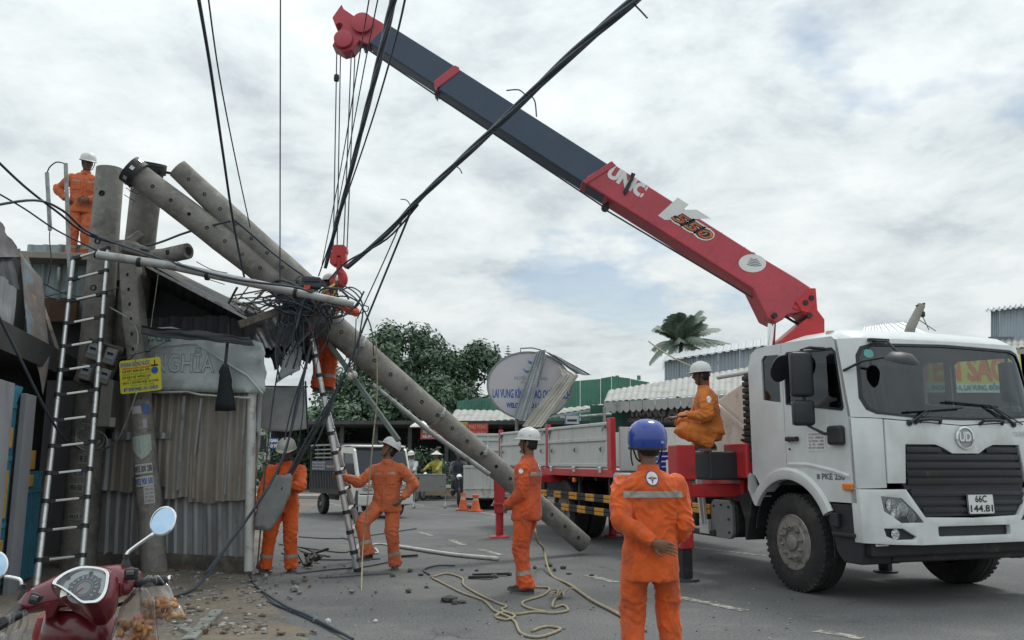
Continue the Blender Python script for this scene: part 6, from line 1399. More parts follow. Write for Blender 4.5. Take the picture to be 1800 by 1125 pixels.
# hood behind the dash, front body, legshield
q = MB(); hr = []
for k_, off_, up_ in ((1.05, 0.010, 0.0), (1.16, -0.004, 0.006), (1.20, -0.04, 0.004), (1.08, -0.10, -0.01), (0.7, -0.15, -0.03)):
    hr.append([dmap(x_ * k_, y_ * k_ + up_, off_) for x_, y_ in hb2])
q.loft(hr, cap=False); q.build('dash_hood', sc_red, sco, smooth='all')
cc_ = sp(140, 1080, 0.05)
q = MB(); rings = []
for (z_, w_, d_, y_) in ((cc_.z + 0.02, .13, .10, 0.0), (cc_.z - 0.10, .16, .12, 0.02), (cc_.z - 0.25, .22, .13, 0.08), (0.55, .25, .12, 0.12), (0.38, .24, .10, 0.12), (0.30, .20, .08, 0.05)):
    rings.append([V((cc_.x + w_ * cos(t), cc_.y + y_ + d_ * sin(t), z_)) for t in [2 * pi * i / 24 for i in range(24)]])
q.loft(rings); q.build('leg_shield', sc_red, sco, smooth='all')
for sgn in (-1, 1):
    q = MB(); c_ = cc_ + V((sgn * 0.20, 0.12, -0.10)); q.lathe([(0, -.10), (.035, -.07), (.045, 0), (.03, .07), (0, .09)], 14, Matrix.Translation(c_)); q.build('turn_signal', mat('signal_red', (0.30, 0.02, 0.03), 0.25), sco, smooth=True)
# switch pods, grips, levers, mirrors
for (px, py, rot) in ((64, 1053, 0.25), (231, 1009, -0.05)):
    c_ = sp(px, py, -0.075); q = MB(); q.box(c_, (0.055, 0.02, 0.045), R=Matrix.Rotation(rot, 3, 'Y')); pod = q.build('switch_pod', black_plastic, sco, bev=0.008)
    q = MB(); q.box(c_ + V((0, -0.014, 0.006)), (0.03, 0.014, 0.018), R=Matrix.Rotation(rot, 3, 'Y')); q.build('switch', mat('switch_grey', (0.10, 0.10, 0.105), 0.5), pod, bev=0.004)
for pts in ([(78, 1062), (95, 1054), (104, 1062), (92, 1085), (80, 1090)], [(200, 1040), (208, 1022), (213, 1028), (212, 1048), (200, 1055)]):
    q = MB(); P = [sp(*p, -0.088) for p in pts]; q.add(P + [p + V((0, 0.03, 0)) for p in P], [tuple(range(5)), tuple(range(9, 4, -1))] + [(i, i + 5, (i + 1) % 5 + 5, (i + 1) % 5) for i in range(5)]); q.build('cowl_recess', mat('scooter_red_deep', (0.12, 0.008, 0.015), 0.35), sco, bev=0.004)
lathe_between('grip', black_plastic, sp(240, 1026, 0.0), sp(297, 1019, 0.02), [(0.020, 0), (0.021, 0.1), (0.019, 0.5), (0.021, 0.95), (0.0, 1.0)]); lathe_between('grip_end', chrome, sp(296, 1019, 0.02), sp(303, 1018, 0.02), [(0.016, 0), (0.018, 0.3), (0.018, 0.9), (0, 1)])
lathe_between('grip', black_plastic, sp(40, 1066, 0.0), sp(4, 1096, -0.28), [(0.020, 0), (0.021, 0.1), (0.019, 0.5), (0.021, 0.95), (0.0, 1.0)])
q = MB(); q.tube(smooth_path([sp(238, 1040, .03), sp(222, 1058, .02), sp(205, 1064, .0)], 4), 0.008, 6); q.build('brake_lever', black_metal, sco)
def round_mirror(cpx, cpy, d, r_, stem, tilt):
    c_ = sp(cpx, cpy, d); nrm = V(tilt).normalized(); x_, y_ = basis(nrm); Mx = frame(x_, y_, nrm, c_)
    q_ = MB(); q_.lathe([(0.0, -0.035), (r_ * .6, -0.03), (r_ * .95, -0.008), (r_ * 1.04, 0.0), (r_ * 1.04, 0.006), (r_ * .95, 0.008), (r_ * .94, 0.003)], 40, Mx, cap=False); mo = q_.build('mirror', chrome, sco, smooth=True)
    q_ = MB(); q_.lathe([(r_ * 0.95, 0.004), (0.0, 0.0045)], 40, Mx, cap=False); q_.build('mirror_glass', mat('mirror_sky_tint', (0.46, 0.62, 0.80), 0.02, 1.0, var=0.0), mo)  # blue of the reflected sky put into the glass tint
    q_ = MB(); q_.tube(smooth_path([sp(*p) for p in stem], 5), 0.0075, 8); q_.build('mirror_stem', chrome, sco, smooth='all')
    q_ = MB(); p_ = sp(*stem[-1]); q_.lathe([(0.022, -0.02), (0.018, 0.0), (0.012, 0.02), (0.012, 0.04)], 12, Matrix.Translation(p_)); q_.build('mirror_boot', black_plastic, sco)
round_mirror(288, 916, 0.06, 0.058, [(270, 938, .05), (232, 965, 0.03), (223, 975, 0.02), (221, 992, 0.02)], (-0.25, -1, 0.28))
round_mirror(-14, 996, 0.0, 0.060, [(8, 1013, .0), (33, 1018, 0.0), (38, 1028, 0.0), (40, 1045, 0.0)], (0.15, -1, 0.25))
# the rest of the scooter: wheels, floor, seat, tail
bx = cc_.x; by = cc_.y
def sw(y_):
    q_ = MB(); Mw = Matrix.Translation((bx, y_, 0.23)) @ Matrix.Rotation(radians(90), 4, 'Y')
    q_.lathe([(0.15, -.04), (.20, -.05), (.23, -.03), (.235, 0), (.23, .03), (.20, .05), (.15, .04), (.15, -.04)], 28, Mw, cap=False); w_ = q_.build('wheel', rubber, sco, smooth=True)
    q_ = MB(); q_.lathe([(.152, -.03), (.06, -.02), (.04, -.05), (.04, .05), (.06, .02), (.152, .03)], 20, Mw); q_.build('rim', grey_steel, w_)
sw(by + 0.42); sw(by - 0.85)
q = MB(); q.loft([[V((bx + w_ * cos(t), by + 0.42 + r_ * sin(a_) , 0.23 + r_ * cos(a_) + 0.02 * sin(t))) for t in [2 * pi * i / 8 for i in range(8)]] for a_, r_, w_ in ((-1.3, .28, .06), (-.6, .29, .08), (0, .29, .08), (.6, .29, .07), (1.2, .28, .04))]); q.build('front_mudguard', sc_red, sco, smooth=True)
q = MB(); q.box((bx, by - 0.28, 0.30), (0.34, 0.55, 0.06)); q.build('floor_board', black_plastic, sco, bev=0.02)
q = MB(); q.loft([[V((bx + w_ * cos(t), y_, z_ + h_ * sin(t))) for t in [2 * pi * i / 16 for i in range(16)]] for y_, w_, z_, h_ in ((by - .50, .14, .45, .16), (by - .65, .20, .52, .20), (by - .95, .20, .58, .18), (by - 1.25, .12, .66, .12), (by - 1.38, .06, .70, .05))]); q.build('tail_body', sc_red, sco, smooth=True)
q = MB(); q.loft([[V((bx + w_ * cos(t), y_, z_ + h_ * sin(t))) for t in [2 * pi * i / 16 for i in range(16)]] for y_, w_, z_, h_ in ((by - .52, .10, .68, .03), (by - .65, .16, .72, .06), (by - .95, .17, .75, .06), (by - 1.2, .12, .79, .05), (by - 1.3, .05, .79, .03))]); q.build('seat', black_plastic, sco, smooth=True)
q = MB(); q.tube([V((bx, by + .1, .55)), V((bx, by + .42, .23))], 0.03, 10); q.tube([V((bx + .08, by - .5, .3)), V((bx + .16, by - .55, .02))], 0.012, 6); q.build('fork', grey_steel, sco)
# snack bags on the grip
bag_m = bpy.data.materials.new('clear_plastic_bag'); bag_m.use_nodes = True
t_ = bag_m.node_tree; t_.nodes.clear(); o_ = N('ShaderNodeOutputMaterial', t_); tr2 = N('ShaderNodeBsdfTransparent', t_); gl2 = N('ShaderNodeBsdfGlossy', t_); gl2.inputs['Roughness'].default_value = 0.15; df = N('ShaderNodeBsdfTranslucent', t_); df.inputs[0].default_value = (.7, .7, .72, 1)
ms1 = N('ShaderNodeMixShader', t_); ms2 = N('ShaderNodeMixShader', t_); fr2 = N('ShaderNodeLayerWeight', t_); fr2.inputs[0].default_value = 0.35
L(fr2.outputs['Facing'], ms1.inputs[0], t_); L(tr2.outputs[0], ms1.inputs[1], t_); L(gl2.outputs[0], ms1.inputs[2], t_); ms2.inputs[0].default_value = 0.16; L(ms1.outputs[0], ms2.inputs[1], t_); L(df.outputs[0], ms2.inputs[2], t_); L(ms2.outputs[0], o_.inputs[0], t_)
snack = mat('snack_orange', (0.42, 0.175, 0.06), 0.6, var=0.35, vs=30, bump=0.6, bs=60, c2=(0.48, 0.30, 0.13), s2=16, t2=0.55)
def bag(label, top, bot, w_top, w_bot, seed, fill):
    c0_ = sp(*top); c1_ = sp(*bot); r_ = random.Random(seed)
    t2 = thing('snack_bag', label, 'bag', c1_, 0, 'clear snack bags on the scooter')
    h_ = c0_.z - c1_.z
    q_ = MB(); rg = []
    for k in range(11):
        t = k / 10; c_ = c0_.lerp(c1_, t); w_ = w_top + (w_bot - w_top) * (t ** 0.8); w_ *= (1 if t < .9 else 1 - (t - .9) * 4)
        rg.append([c_ + V((cos(a) * w_ * (1 + .10 * sin(7 * a + seed) * (1 - t * .5)), sin(a) * w_ * 0.6 * (1 + .12 * sin(5 * a + seed)), 0.01 * sin(3 * a + k))) for a in [2 * pi * i / 30 for i in range(30)]])
    q_.loft(rg, cap=False); q_.build('film', bag_m, t2, smooth='all')
    for k in range(4):
        a = 2 * pi * k / 4 + 0.4; q_ = MB(); q_.tube(smooth_path([c0_ + V((cos(a) * w_top, 0, 0)), c0_ + V((cos(a) * .02, 0, 0.03)), sp(top[0] - 3 + 2 * k, top[1] - 8)], 4), .0035, 5); q_.build('bag_tie', bag_m, t2)
    n = 0
    while n < fill:
        t = r_.uniform(.45, .93); c_ = c0_.lerp(c1_, t); w_ = (w_top + (w_bot - w_top) * t ** .8) * .85; a = r_.uniform(0, 2 * pi); k = sqrt(r_.random())
        p_ = c_ + V((cos(a) * w_ * k, sin(a) * w_ * .55 * k, 0)); d_ = V((r_.uniform(-1, 1), r_.uniform(-1, 1), r_.uniform(-.5, .5))).normalized() * r_.uniform(.012, .022)
        q_ = MB(); q_.tube(smooth_path([p_ - d_, p_ + V((0, 0, r_.uniform(.003, .009))), p_ + d_], 2), [.006, .010, .011, .010, .006], 6); q_.build('snack', snack, t2, smooth='all'); n += 1
bag('upper clear bag of orange crackers hanging on the scooter grip', (268, 1026, -.01), (290, 1092, -.02), .05, .085, 1, 70)
bag('lower clear bag of orange crackers below the handlebar', (245, 1048, -.06), (232, 1150, -.10), .05, .10, 2, 90)
nb = thing('plastic_cover', 'clear plastic sheet over a bar at the lower left corner', 'plastic', sp(20, 1120, -.25))
q = MB(); q.grid(lambda u, v: sp(2 + u * 46 + 3 * sin(v * 6), 1080 + v * 60 - u * 8 + 3 * sin(u * 9), -.28 + .02 * sin(u * 12 + v * 3)), 16, 8); q.build('film', bag_m, nb, smooth='all')
q = MB(); q.tube([sp(-10, 1108, -.27), sp(46, 1076, -.27)], .012, 8); q.build('bar', black_plastic, nb)
# ------------------------------------------------------------------ people
skin_m = mat('skin', (0.20, 0.105, 0.065), 0.55, var=0.12, vs=12)
skin_d = mat('skin_tan', (0.13, 0.07, 0.046), 0.55, var=0.12, vs=12)
hair_m = mat('hair', (0.010, 0.009, 0.009), 0.6, var=0.2, vs=30)
eye_m = mat('eye_dark', (0.015, 0.012, 0.01), 0.3)
lip_m = mat('lip', (0.15, 0.05, 0.04), 0.5)
def cloth(name, c): return mat(name, c, 0.85, var=0.20, vs=6, bump=0.5, bs=24, c2=tuple(k * 0.55 + 0.01 for k in c), s2=4.0, t2=0.58, w2=0.10, c3=tuple(k * 0.8 + 0.05 for k in c), s3=9, t3=0.64, sheen=0.15)
orange = cloth('orange_cloth', (0.68, 0.105, 0.012)); orange_old = cloth('orange_cloth_faded', (0.56, 0.13, 0.045)); orange_dusk = cloth('orange_cloth_tan', (0.60, 0.17, 0.022)); orange_red = cloth('orange_cloth_red', (0.64, 0.092, 0.016))
reflect = mat('reflective_tape', (0.30, 0.275, 0.25), 0.45, var=0.1, vs=20)
shoe_m = mat('shoe_dark', (0.035, 0.033, 0.03), 0.8, var=0.3, vs=15); sole_m = mat('shoe_sole', (0.13, 0.125, 0.12), 0.8)
helmet_w = mat('helmet_white', (0.66, 0.67, 0.66), 0.35, var=0.06, c2=(0.45, 0.44, 0.41), s2=6, t2=0.64); helmet_b = mat('helmet_blue', (0.018, 0.055, 0.30), 0.22, var=0.08, coat=0.5); helmet_g = mat('helmet_dull', (0.42, 0.41, 0.37), 0.5, var=0.15, vs=9)
dg = bpy.context.evaluated_depsgraph_get
def remesh(mb, voxel, sm=3, fold=None):
    me = bpy.data.meshes.new('tmp'); me.from_pydata([tuple(p) for p in mb.v], [], mb.f)
    o = bpy.data.objects.new('tmp', me); col.objects.link(o)
    r = o.modifiers.new('r', 'REMESH'); r.mode = 'VOXEL'; r.voxel_size = voxel
    s_ = o.modifiers.new('s', 'SMOOTH'); s_.iterations = sm; s_.factor = 0.5
    bpy.context.view_layer.update()
    ev = o.evaluated_get(dg()); m2 = bpy.data.meshes.new_from_object(ev)
    bpy.data.objects.remove(o); bpy.data.meshes.remove(me)
    if fold:
        nn_ = [v.normal.copy() for v in m2.vertices]
        for v, n_ in zip(m2.vertices, nn_): v.co = v.co + n_ * fold(v.co.copy())
    for p in m2.polygons: p.use_smooth = True
    return m2
def link_mesh(name, me, m, parent, label=None):
    me.name = name
    for q_ in (m if isinstance(m, list) else [m]): me.materials.append(q_)
    o = bpy.data.objects.new(name, me); col.objects.link(o); o.parent = parent; RM[o] = RM[parent]
    if label: o['label'] = label
    return o
def ring_of(c_, a_, b_, rx, ry, n=14, p=2.0):
    out = []
    for i in range(n):
        t = 2 * pi * i / n; x_, y_ = cos(t), sin(t)
        if p != 2.0: x_ = abs(x_) ** (2 / p) * (1 if x_ > 0 else -1); y_ = abs(y_) ** (2 / p) * (1 if y_ > 0 else -1)
        out.append(c_ + a_ * rx * x_ + b_ * ry * y_)
    return out
def ik(a_, c_, l1, l2, pole):
    d = c_ - a_; L_ = min(d.length, (l1 + l2) * 0.999); d = d.normalized(); c2 = a_ + d * L_
    x_ = (l1 * l1 - l2 * l2 + L_ * L_) / (2 * L_); h_ = sqrt(max(l1 * l1 - x_ * x_, 0)); pv = V(pole) - d * V(pole).dot(d)
    pv = pv.normalized() if pv.length > 1e-6 else basis(d)[0]
    return a_ + d * x_ + pv * h_, c2
def limb(mb, pts, rs, n=12):
    P = [V(p) for p in pts]; mb.tube(smooth_path(P, 4), [r for r in interp(rs, 4)], n)
def interp(rs, n):
    out = []
    for i in range(len(rs) - 1): out += [rs[i] + (rs[i + 1] - rs[i]) * k / n for k in range(n)]
    return out + [rs[-1]]
def hand(mb, wrist, d, palm_n, curl=0.5, side=1, s=1.0):
    """palm and five fingers; d: direction of the hand, palm_n: where the palm looks, side: thumb side sign"""
    d = d.normalized(); pn = (palm_n - d * palm_n.dot(d)).normalized(); sx = d.cross(pn) * side
    mb.loft([ring_of(wrist + d * t * s, sx, pn, rx * s, ry * s, 10) for t, rx, ry in ((-.03, .026, .022), (0, .028, .022), (.03, .038, .018), (.07, .043, .017), (.095, .040, .013))])
    for k, (off, ln) in enumerate(((.033, .074), (.011, .084), (-.011, .078), (-.033, .060))):
        p = wrist + d * .085 * s + sx * off * s; e = d; pts = [p - d * .02 * s]
        for j in range(3):
            ang = curl * (0.45 + 0.35 * j); e2 = (d * cos(ang * (j + 1) * .8) + pn * sin(ang * (j + 1) * .8)).normalized(); p = p + e2 * ln * s * (0.42, .33, .25)[j]; pts.append(p)
        mb.tube(pts, [.0085 * s, .0082 * s, .0076 * s, .0066 * s], 7)
    p = wrist + d * .02 * s + sx * .030 * s
    mb.tube([p, p + (sx * .8 + d * .7 + pn * .2).normalized() * .038 * s, p + (sx * .55 + d * .95 + pn * .5 * curl).normalized() * .070 * s], [.013 * s, .0105 * s, .008 * s], 7)
def person(label, loc, rz, P, suit, helmet=None, skin=skin_m, H=1.66, voxel=0.011, group=None, detail=True, trouser=None, shoes=True, hat=None, seed=0, jacket_len=0.13, bulk=1.12):
    """local frame: +y is where the person faces, +x the right-hand side, origin on the ground"""
    t = thing('person', label, 'person', loc, rz, group)
    k = H / 1.66
    pel = V(P.get('pelvis', (0, 0, .893 * k))); up = V(P.get('spine', (0, 0, 1))).normalized(); chd = V(P.get('chest_right', (1, 0, 0))); chd = (chd - up * chd.dot(up)).normalized(); fwd = up.cross(chd)
    hpd = V(P.get('hip_right', (1, 0, 0))); hpd.normalize(); hf = V((0, 0, 1)).cross(hpd)
    waist = pel + (up * .5 + V((0, 0, .5))).normalized() * .14 * k; chest = pel + up * .36 * k; shl = pel + up * .485 * k; nk = pel + up * .55 * k
    nd = V(P.get('neck', up)).normalized(); head0 = nk + nd * .06 * k; look = V(P.get('look', fwd)).normalized(); hu = V(P.get('head_up', nd)); hu = (hu - look * hu.dot(look)).normalized(); hr_ = look.cross(hu); hc = head0 + nd * .02 + hu * .085 * k + look * .012
    S_ = {}; E_ = {}; Wp = {}; K_ = {}; A_ = {}; Hp = {}
    for s_, nm in ((1, 'r'), (-1, 'l')):
        S_[nm] = shl + chd * s_ * .178 * k * (.35 + .65 * bulk) - up * .04
        E_[nm], Wp[nm] = ik(S_[nm], V(P['wrist_' + nm]), .285 * k, .255 * k, P.get('elbow_' + nm, (s_ * .4, -1, -.3)))
        Hp[nm] = pel + hpd * s_ * .095 * k - V((0, 0, .02))
        K_[nm], A_[nm] = ik(Hp[nm], V(P['ankle_' + nm]), .398 * k, .398 * k, P.get('knee_' + nm, (0, 1, 0)))
    # body: one skin surface from head to toe
    b_ = MB(); h_ = k
    hr2 = [(-.128, .030, .034, .030), (-.108, .047, .055, .022), (-.075, .060, .074, .008), (-.035, .069, .087, .000), (.005, .075, .094, -.004), (.045, .075, .095, -.006), (.080, .064, .082, -.008), (.102, .042, .055, -.010), (.112, .016, .02, -.010)]
    b_.loft([ring_of(hc + hu * z * h_ + look * o * h_, hr_, look, rx * h_, ry * h_, 18, 2.2) for z, rx, ry, o in hr2])
    nb_ = hc + look * .090 * h_ - hu * .012 * h_
    b_.tube([nb_ + hu * .040 * h_ - look * .014, nb_ + look * .008, nb_ + look * .019 - hu * .018 * h_, nb_ - hu * .030 * h_ - look * .006], [.009, .012, .016, .011], 8)
    b_.loft([ring_of(hc + look * (.080 + o) * h_ - hu * z * h_, hr_, hu, .024 * h_, r_ * h_, 8) for z, o, r_ in ((.058, -.02, .012), (.058, .004, .011), (.058, .010, .006))])      # lips
    b_.loft([ring_of(hc + look * (.072 + o) * h_ - hu * .098 * h_, hr_, hu, .022 * h_, r_ * h_, 8) for o, r_ in ((-.02, .016), (.008, .013), (.014, .006))])                        # chin
    b_.loft([ring_of(hc + look * (.078 + o) * h_ + hu * .034 * h_, hr_, hu, .052 * h_, r_ * h_, 10) for o, r_ in ((-.03, .012), (.008, .009), (.013, .005))])                        # brow
    for s_ in (1, -1): b_.loft([ring_of(hc + hr_ * s_ * (.070 + o) * h_ - look * .008 - hu * .012 * h_, look, hu, rx * h_, ry * h_, 8) for o, rx, ry in ((-.01, .012, .024), (.010, .017, .031), (.016, .012, .024))])
    b_.tube([nk - up * .06, nk, head0 + nd * .01, hc - hu * .05 - look * .01], [.062 * k, .055 * k, .052 * k, .05 * k], 14)
    b_.loft([ring_of(c_, chd, fwd, rx * k, ry * k, 14) for c_, rx, ry in ((pel - up * .05, .13, .09), (waist, .12, .085), (chest, .145, .095), (shl, .15, .075), (shl + up * .05, .07, .05))])
    for nm in 'rl':
        limb(b_, [S_[nm] - chd * (.03 if nm == 'r' else -.03), S_[nm].lerp(E_[nm], .5), E_[nm], E_[nm].lerp(Wp[nm], .4), Wp[nm]], [.045 * k, .043 * k, .036 * k, .036 * k, .026 * k], 10)
        fd_ = (Wp[nm] - E_[nm]).normalized(); s_ = 1 if nm == 'r' else -1
        hand(b_, Wp[nm] + fd_ * .01, V(P.get('hand_' + nm, fd_)), V(P.get('palm_' + nm, V((-s_, 0, 0)))), P.get('curl_' + nm, .55), P.get('thumb_' + nm, s_), k * 1.02)
        limb(b_, [Hp[nm], Hp[nm].lerp(K_[nm], .5), K_[nm], K_[nm].lerp(A_[nm], .35), A_[nm]], [.075 * k, .065 * k, .05 * k, .05 * k, .035 * k], 10)
        fdir = V(P.get('foot_' + nm, (0, 1, 0))); fdir.normalize(); b_.tube([A_[nm], A_[nm] - V((0, 0, .045)) + fdir * .02, A_[nm] + fdir * .13 - V((0, 0, .055))], [.035, .032, .022], 8)
    body = link_mesh('body', remesh(b_, (0.0046 if voxel < .01 else 0.0062) if detail else 0.010, 2 if voxel > .01 else 1), skin, t)
    # jacket
    j_ = MB(); jl = jacket_len
    j_.loft([ring_of(c_, a_, f_, rx * k * bulk, ry * k * bulk, 20, 2.3) for c_, a_, f_, rx, ry in (
        (pel - up * jl, hpd, hf, .182, .142), (pel - up * (jl - .035), hpd, hf, .186, .146), (pel + up * .02, hpd, hf, .176, .136), (waist, (hpd + chd).normalized(), (hf + fwd).normalized(), .166, .126), (pel + up * .25 * k, chd, fwd, .178, .128), (chest, chd, fwd, .188, .130), (pel + up * .43 * k, chd, fwd, .186, .118), (shl, chd, fwd, .170, .092), (shl + up * .035, chd, fwd, .118, .074), (shl + up * .06, chd, fwd, .068, .060))])
    for nm in 'rl':
        s_ = 1 if nm == 'r' else -1; fd_ = (Wp[nm] - E_[nm]).normalized()
        limb(j_, [S_[nm] - chd * s_ * .06 - up * .01, S_[nm] - up * .005, S_[nm].lerp(E_[nm], .35), S_[nm].lerp(E_[nm], .75), E_[nm], E_[nm].lerp(Wp[nm], .35), E_[nm].lerp(Wp[nm], .75), Wp[nm] + fd_ * .005], [r_ * k * bulk for r_ in (.060, .068, .069, .063, .060, .058, .050, .042)], 14)
    joints = [E_['r'], E_['l'], S_['r'] - up * .08, S_['l'] - up * .08, waist]
    def jfold(p):
        n0 = noise.noise(V((p.x * 7 + seed, p.y * 7, p.z * 5))) * .008
        r_ = 1 - abs(noise.noise(V((p.x * 10 + seed * 2, p.y * 10, p.z * 13 + 2.5 * noise.noise(p * 4))))) * 2.2
        w_ = .25 + sum(max(0, 1 - (p - q_).length / .20) for q_ in joints)
        r2 = 1 - abs(noise.noise(V((p.x * 5 + seed, p.y * 5, p.z * 2.2 + 1.5 * noise.noise(p * 2.5))))) * 2.4
        return n0 * 1.4 + max(r_, 0) ** 2 * .017 * min(w_, 1.3) + max(r2, 0) ** 3 * .012 - .007
    jm = remesh(j_, voxel, 3, jfold)
    jk = link_mesh('jacket', jm, suit, t)
    c_ = MB(); nc = shl + up * .055      # collar
    c_.loft([ring_of(nc + up * z + fwd * (.012), chd, fwd, rx * k, ry * k, 20) for z, rx, ry in ((-.03, .088, .080), (.0, .080, .074), (.030, .074, .068), (.034, .068, .062), (0, .07, .064), (-.03, .08, .07))], cap=False)
    c_.build('collar', suit, jk, local=True, smooth='all')
    # trousers
    q_ = MB(); q_.loft([ring_of(cc2, hpd, hf, rx * k * bulk, ry * k * bulk, 18, 2.3) for cc2, rx, ry in ((pel + V((0, 0, .10)), .150, .110), (pel + V((0, 0, .02)), .168, .125), (pel - V((0, 0, .06)), .172, .125), (pel - V((0, 0, .12)), .150, .10))])
    for nm in 'rl':
        ad = (A_[nm] - K_[nm]).normalized()
        limb(q_, [Hp[nm] + V((0, 0, .02)), Hp[nm].lerp(K_[nm], .3), Hp[nm].lerp(K_[nm], .7), K_[nm], K_[nm].lerp(A_[nm], .35), K_[nm].lerp(A_[nm], .7), A_[nm] + ad * .005, A_[nm] + ad * .03], [r_ * k * bulk for r_ in (.094, .096, .086, .079, .077, .073, .076, .076)], 14)
    kj = [K_['r'], K_['l'], A_['r'], A_['l'], pel - V((0, 0, .1))]
    def tfold(p):
        n0 = noise.noise(V((p.x * 6 + seed, p.y * 6 + 3, p.z * 4))) * .008
        r_ = 1 - abs(noise.noise(V((p.x * 9 + seed, p.y * 9 + 7, p.z * 12 + 2.5 * noise.noise(p * 4))))) * 2.2
        w_ = .25 + sum(max(0, 1 - (p - e_).length / .18) for e_ in kj)
        r2 = 1 - abs(noise.noise(V((p.x * 6 + seed, p.y * 6, p.z * 1.8 + 1.5 * noise.noise(p * 2.5))))) * 2.4
        return n0 * 1.3 + max(r_, 0) ** 2 * .018 * min(w_, 1.3) + max(r2, 0) ** 3 * .010 - .006
    tm = remesh(q_, voxel, 3, tfold); tw = link_mesh('trousers', tm, trouser or suit, t)
    def band(src, par, co, no, wdt, keep=None, m=reflect):
        bm = bmesh.new(); bm.from_mesh(src.data); no = V(no).normalized()
        for s_ in (1, -1):
            g_ = bm.verts[:] + bm.edges[:] + bm.faces[:]
            bmesh.ops.bisect_plane(bm, geom=g_, plane_co=co + no * s_ * wdt / 2, plane_no=no * s_, clear_outer=True)
        if keep: bmesh.ops.delete(bm, geom=[f for f in bm.faces if not keep(f.calc_center_median())], context='FACES')
        for v in bm.verts: v.co += v.normal * .0035
        me = bpy.data.meshes.new('reflective_stripe'); bm.to_mesh(me); bm.free()
        if len(me.polygons): link_mesh('reflective_stripe', me, m, par)
    for nm in ('' if 'noleg' in P.get('stripes', '') else 'rl'):
        c2 = K_[nm].lerp(A_[nm], .66); band(tw, tw, c2, A_[nm] - K_[nm], .045, keep=lambda p, c2=c2: (p - c2).length < .14)
    fl = P.get('stripes', 'back')
    if 'back' in fl: band(jk, jk, pel + up * .375 * k, up, .042, keep=lambda p: (p - pel).dot(fwd) < -.03 and abs((p - pel).dot(chd)) < .20)
    if 'chest' in fl:
        for s_ in (1, -1): band(jk, jk, pel + up * .37 * k, up, .035, keep=lambda p, s_=s_: (p - pel).dot(fwd) > .03 and .05 < (p - pel).dot(chd) * s_ < .15)
    if 'pockets' in fl:
        tree = BVHTree.FromPolygons([v.co for v in jm.vertices], [list(p.vertices) for p in jm.polygons])
        for s_ in (1, -1):
            c2 = pel + up * .30 * k + chd * s_ * .10; g_ = MB()
            def pf(u, v, e=.006):
                o2 = c2 + chd * (u - .5) * .11 + up * (v - .5) * .13 + fwd * .4; hit = tree.ray_cast(o2, -fwd); return (hit[0] if hit[0] else o2 - fwd * .28) + fwd * e
            g_.slab(lambda u, v: pf(u, v, .009), 6, 6, .008, nrm=fwd); g_.build('pocket', suit, jk, local=True, smooth=True)
        g_ = MB(); g_.tube([(lambda h: (tree.ray_cast(pel + up * h * k + fwd * .4, -fwd)[0] or (pel + up * h)) + fwd * .003)(.44 - i * .06) for i in range(9)], .008, 6, sq=.5); g_.build('placket', suit, jk, local=True)
    if shoes:
        for nm in 'rl':
            a_ = A_[nm]; fdir = V(P.get('foot_' + nm, (0, 1, 0))).normalized(); fu = V(P.get('footup_' + nm, (0, 0, 1))); fu = (fu - fdir * fu.dot(fdir)).normalized(); sx = fdir.cross(fu); base = a_ - fu * .085
            g_ = MB(); prof = [(-.075, .028, .060), (-.06, .036, .085), (-.02, .040, .095), (.03, .042, .085), (.08, .046, .062), (.13, .046, .050), (.165, .036, .042), (.182, .018, .03)]
            g_.loft([[base + fdir * y_ * k + sx * x_ * w_ * k + fu * z_ for x_, z_ in ((-1, .018), (-1, h2 * .5), (-.75, h2 * .85), (0, h2), (.75, h2 * .85), (1, h2 * .5), (1, .018))] for y_, w_, h2 in prof]); so = g_.build('shoe', shoe_m, t, local=True, smooth='all')
            g_ = MB(); g_.loft([[base + fdir * y_ * k + sx * x_ * (w_ + .004) * k + fu * z_ for x_, z_ in ((-1, .0), (-1, .022), (1, .022), (1, .0))] for y_, w_, h2 in prof]); g_.build('sole', sole_m, so, local=True)
    # head details
    if detail:
        for s_ in (1, -1):
            g_ = MB(); g_.lathe([(0, -.006), (.010, -.003), (.012, .0), (.010, .003), (0, .006)], 10, frame(hr_, hu, look, hc + hr_ * s_ * .030 * h_ + look * .088 * h_ + hu * .012 * h_) @ Matrix.Scale(.55, 4, V((0, 1, 0)))); g_.build('eye', eye_m, t, local=True)
            g_ = MB(); g_.tube([hc + hr_ * s_ * x_ * h_ + look * y_ * h_ + hu * z_ * h_ for x_, y_, z_ in ((.014, .096, .032), (.03, .095, .037), (.048, .084, .033))], .0045, 5); g_.build('eyebrow', hair_m, t, local=True)
        g_ = MB(); g_.tube([hc + hr_ * x_ * h_ + look * y_ * h_ - hu * .058 * h_ for x_, y_ in ((-.022, .083), (0, .093), (.022, .083))], .004, 5); g_.build('mouth', lip_m, t, local=True)
    g_ = MB(); g_.loft([ring_of(hc + hu * z * h_ + look * o * h_, hr_, look, rx * h_, ry * h_, 18) for z, rx, ry, o in ((-.075, .055, .045, -.045), (-.05, .070, .070, -.030), (-.01, .079, .088, -.016), (.05, .080, .100, -.008), (.09, .066, .085, -.01), (.115, .03, .04, -.01))]); g_.build('hair', hair_m, t, local=True, smooth='all')
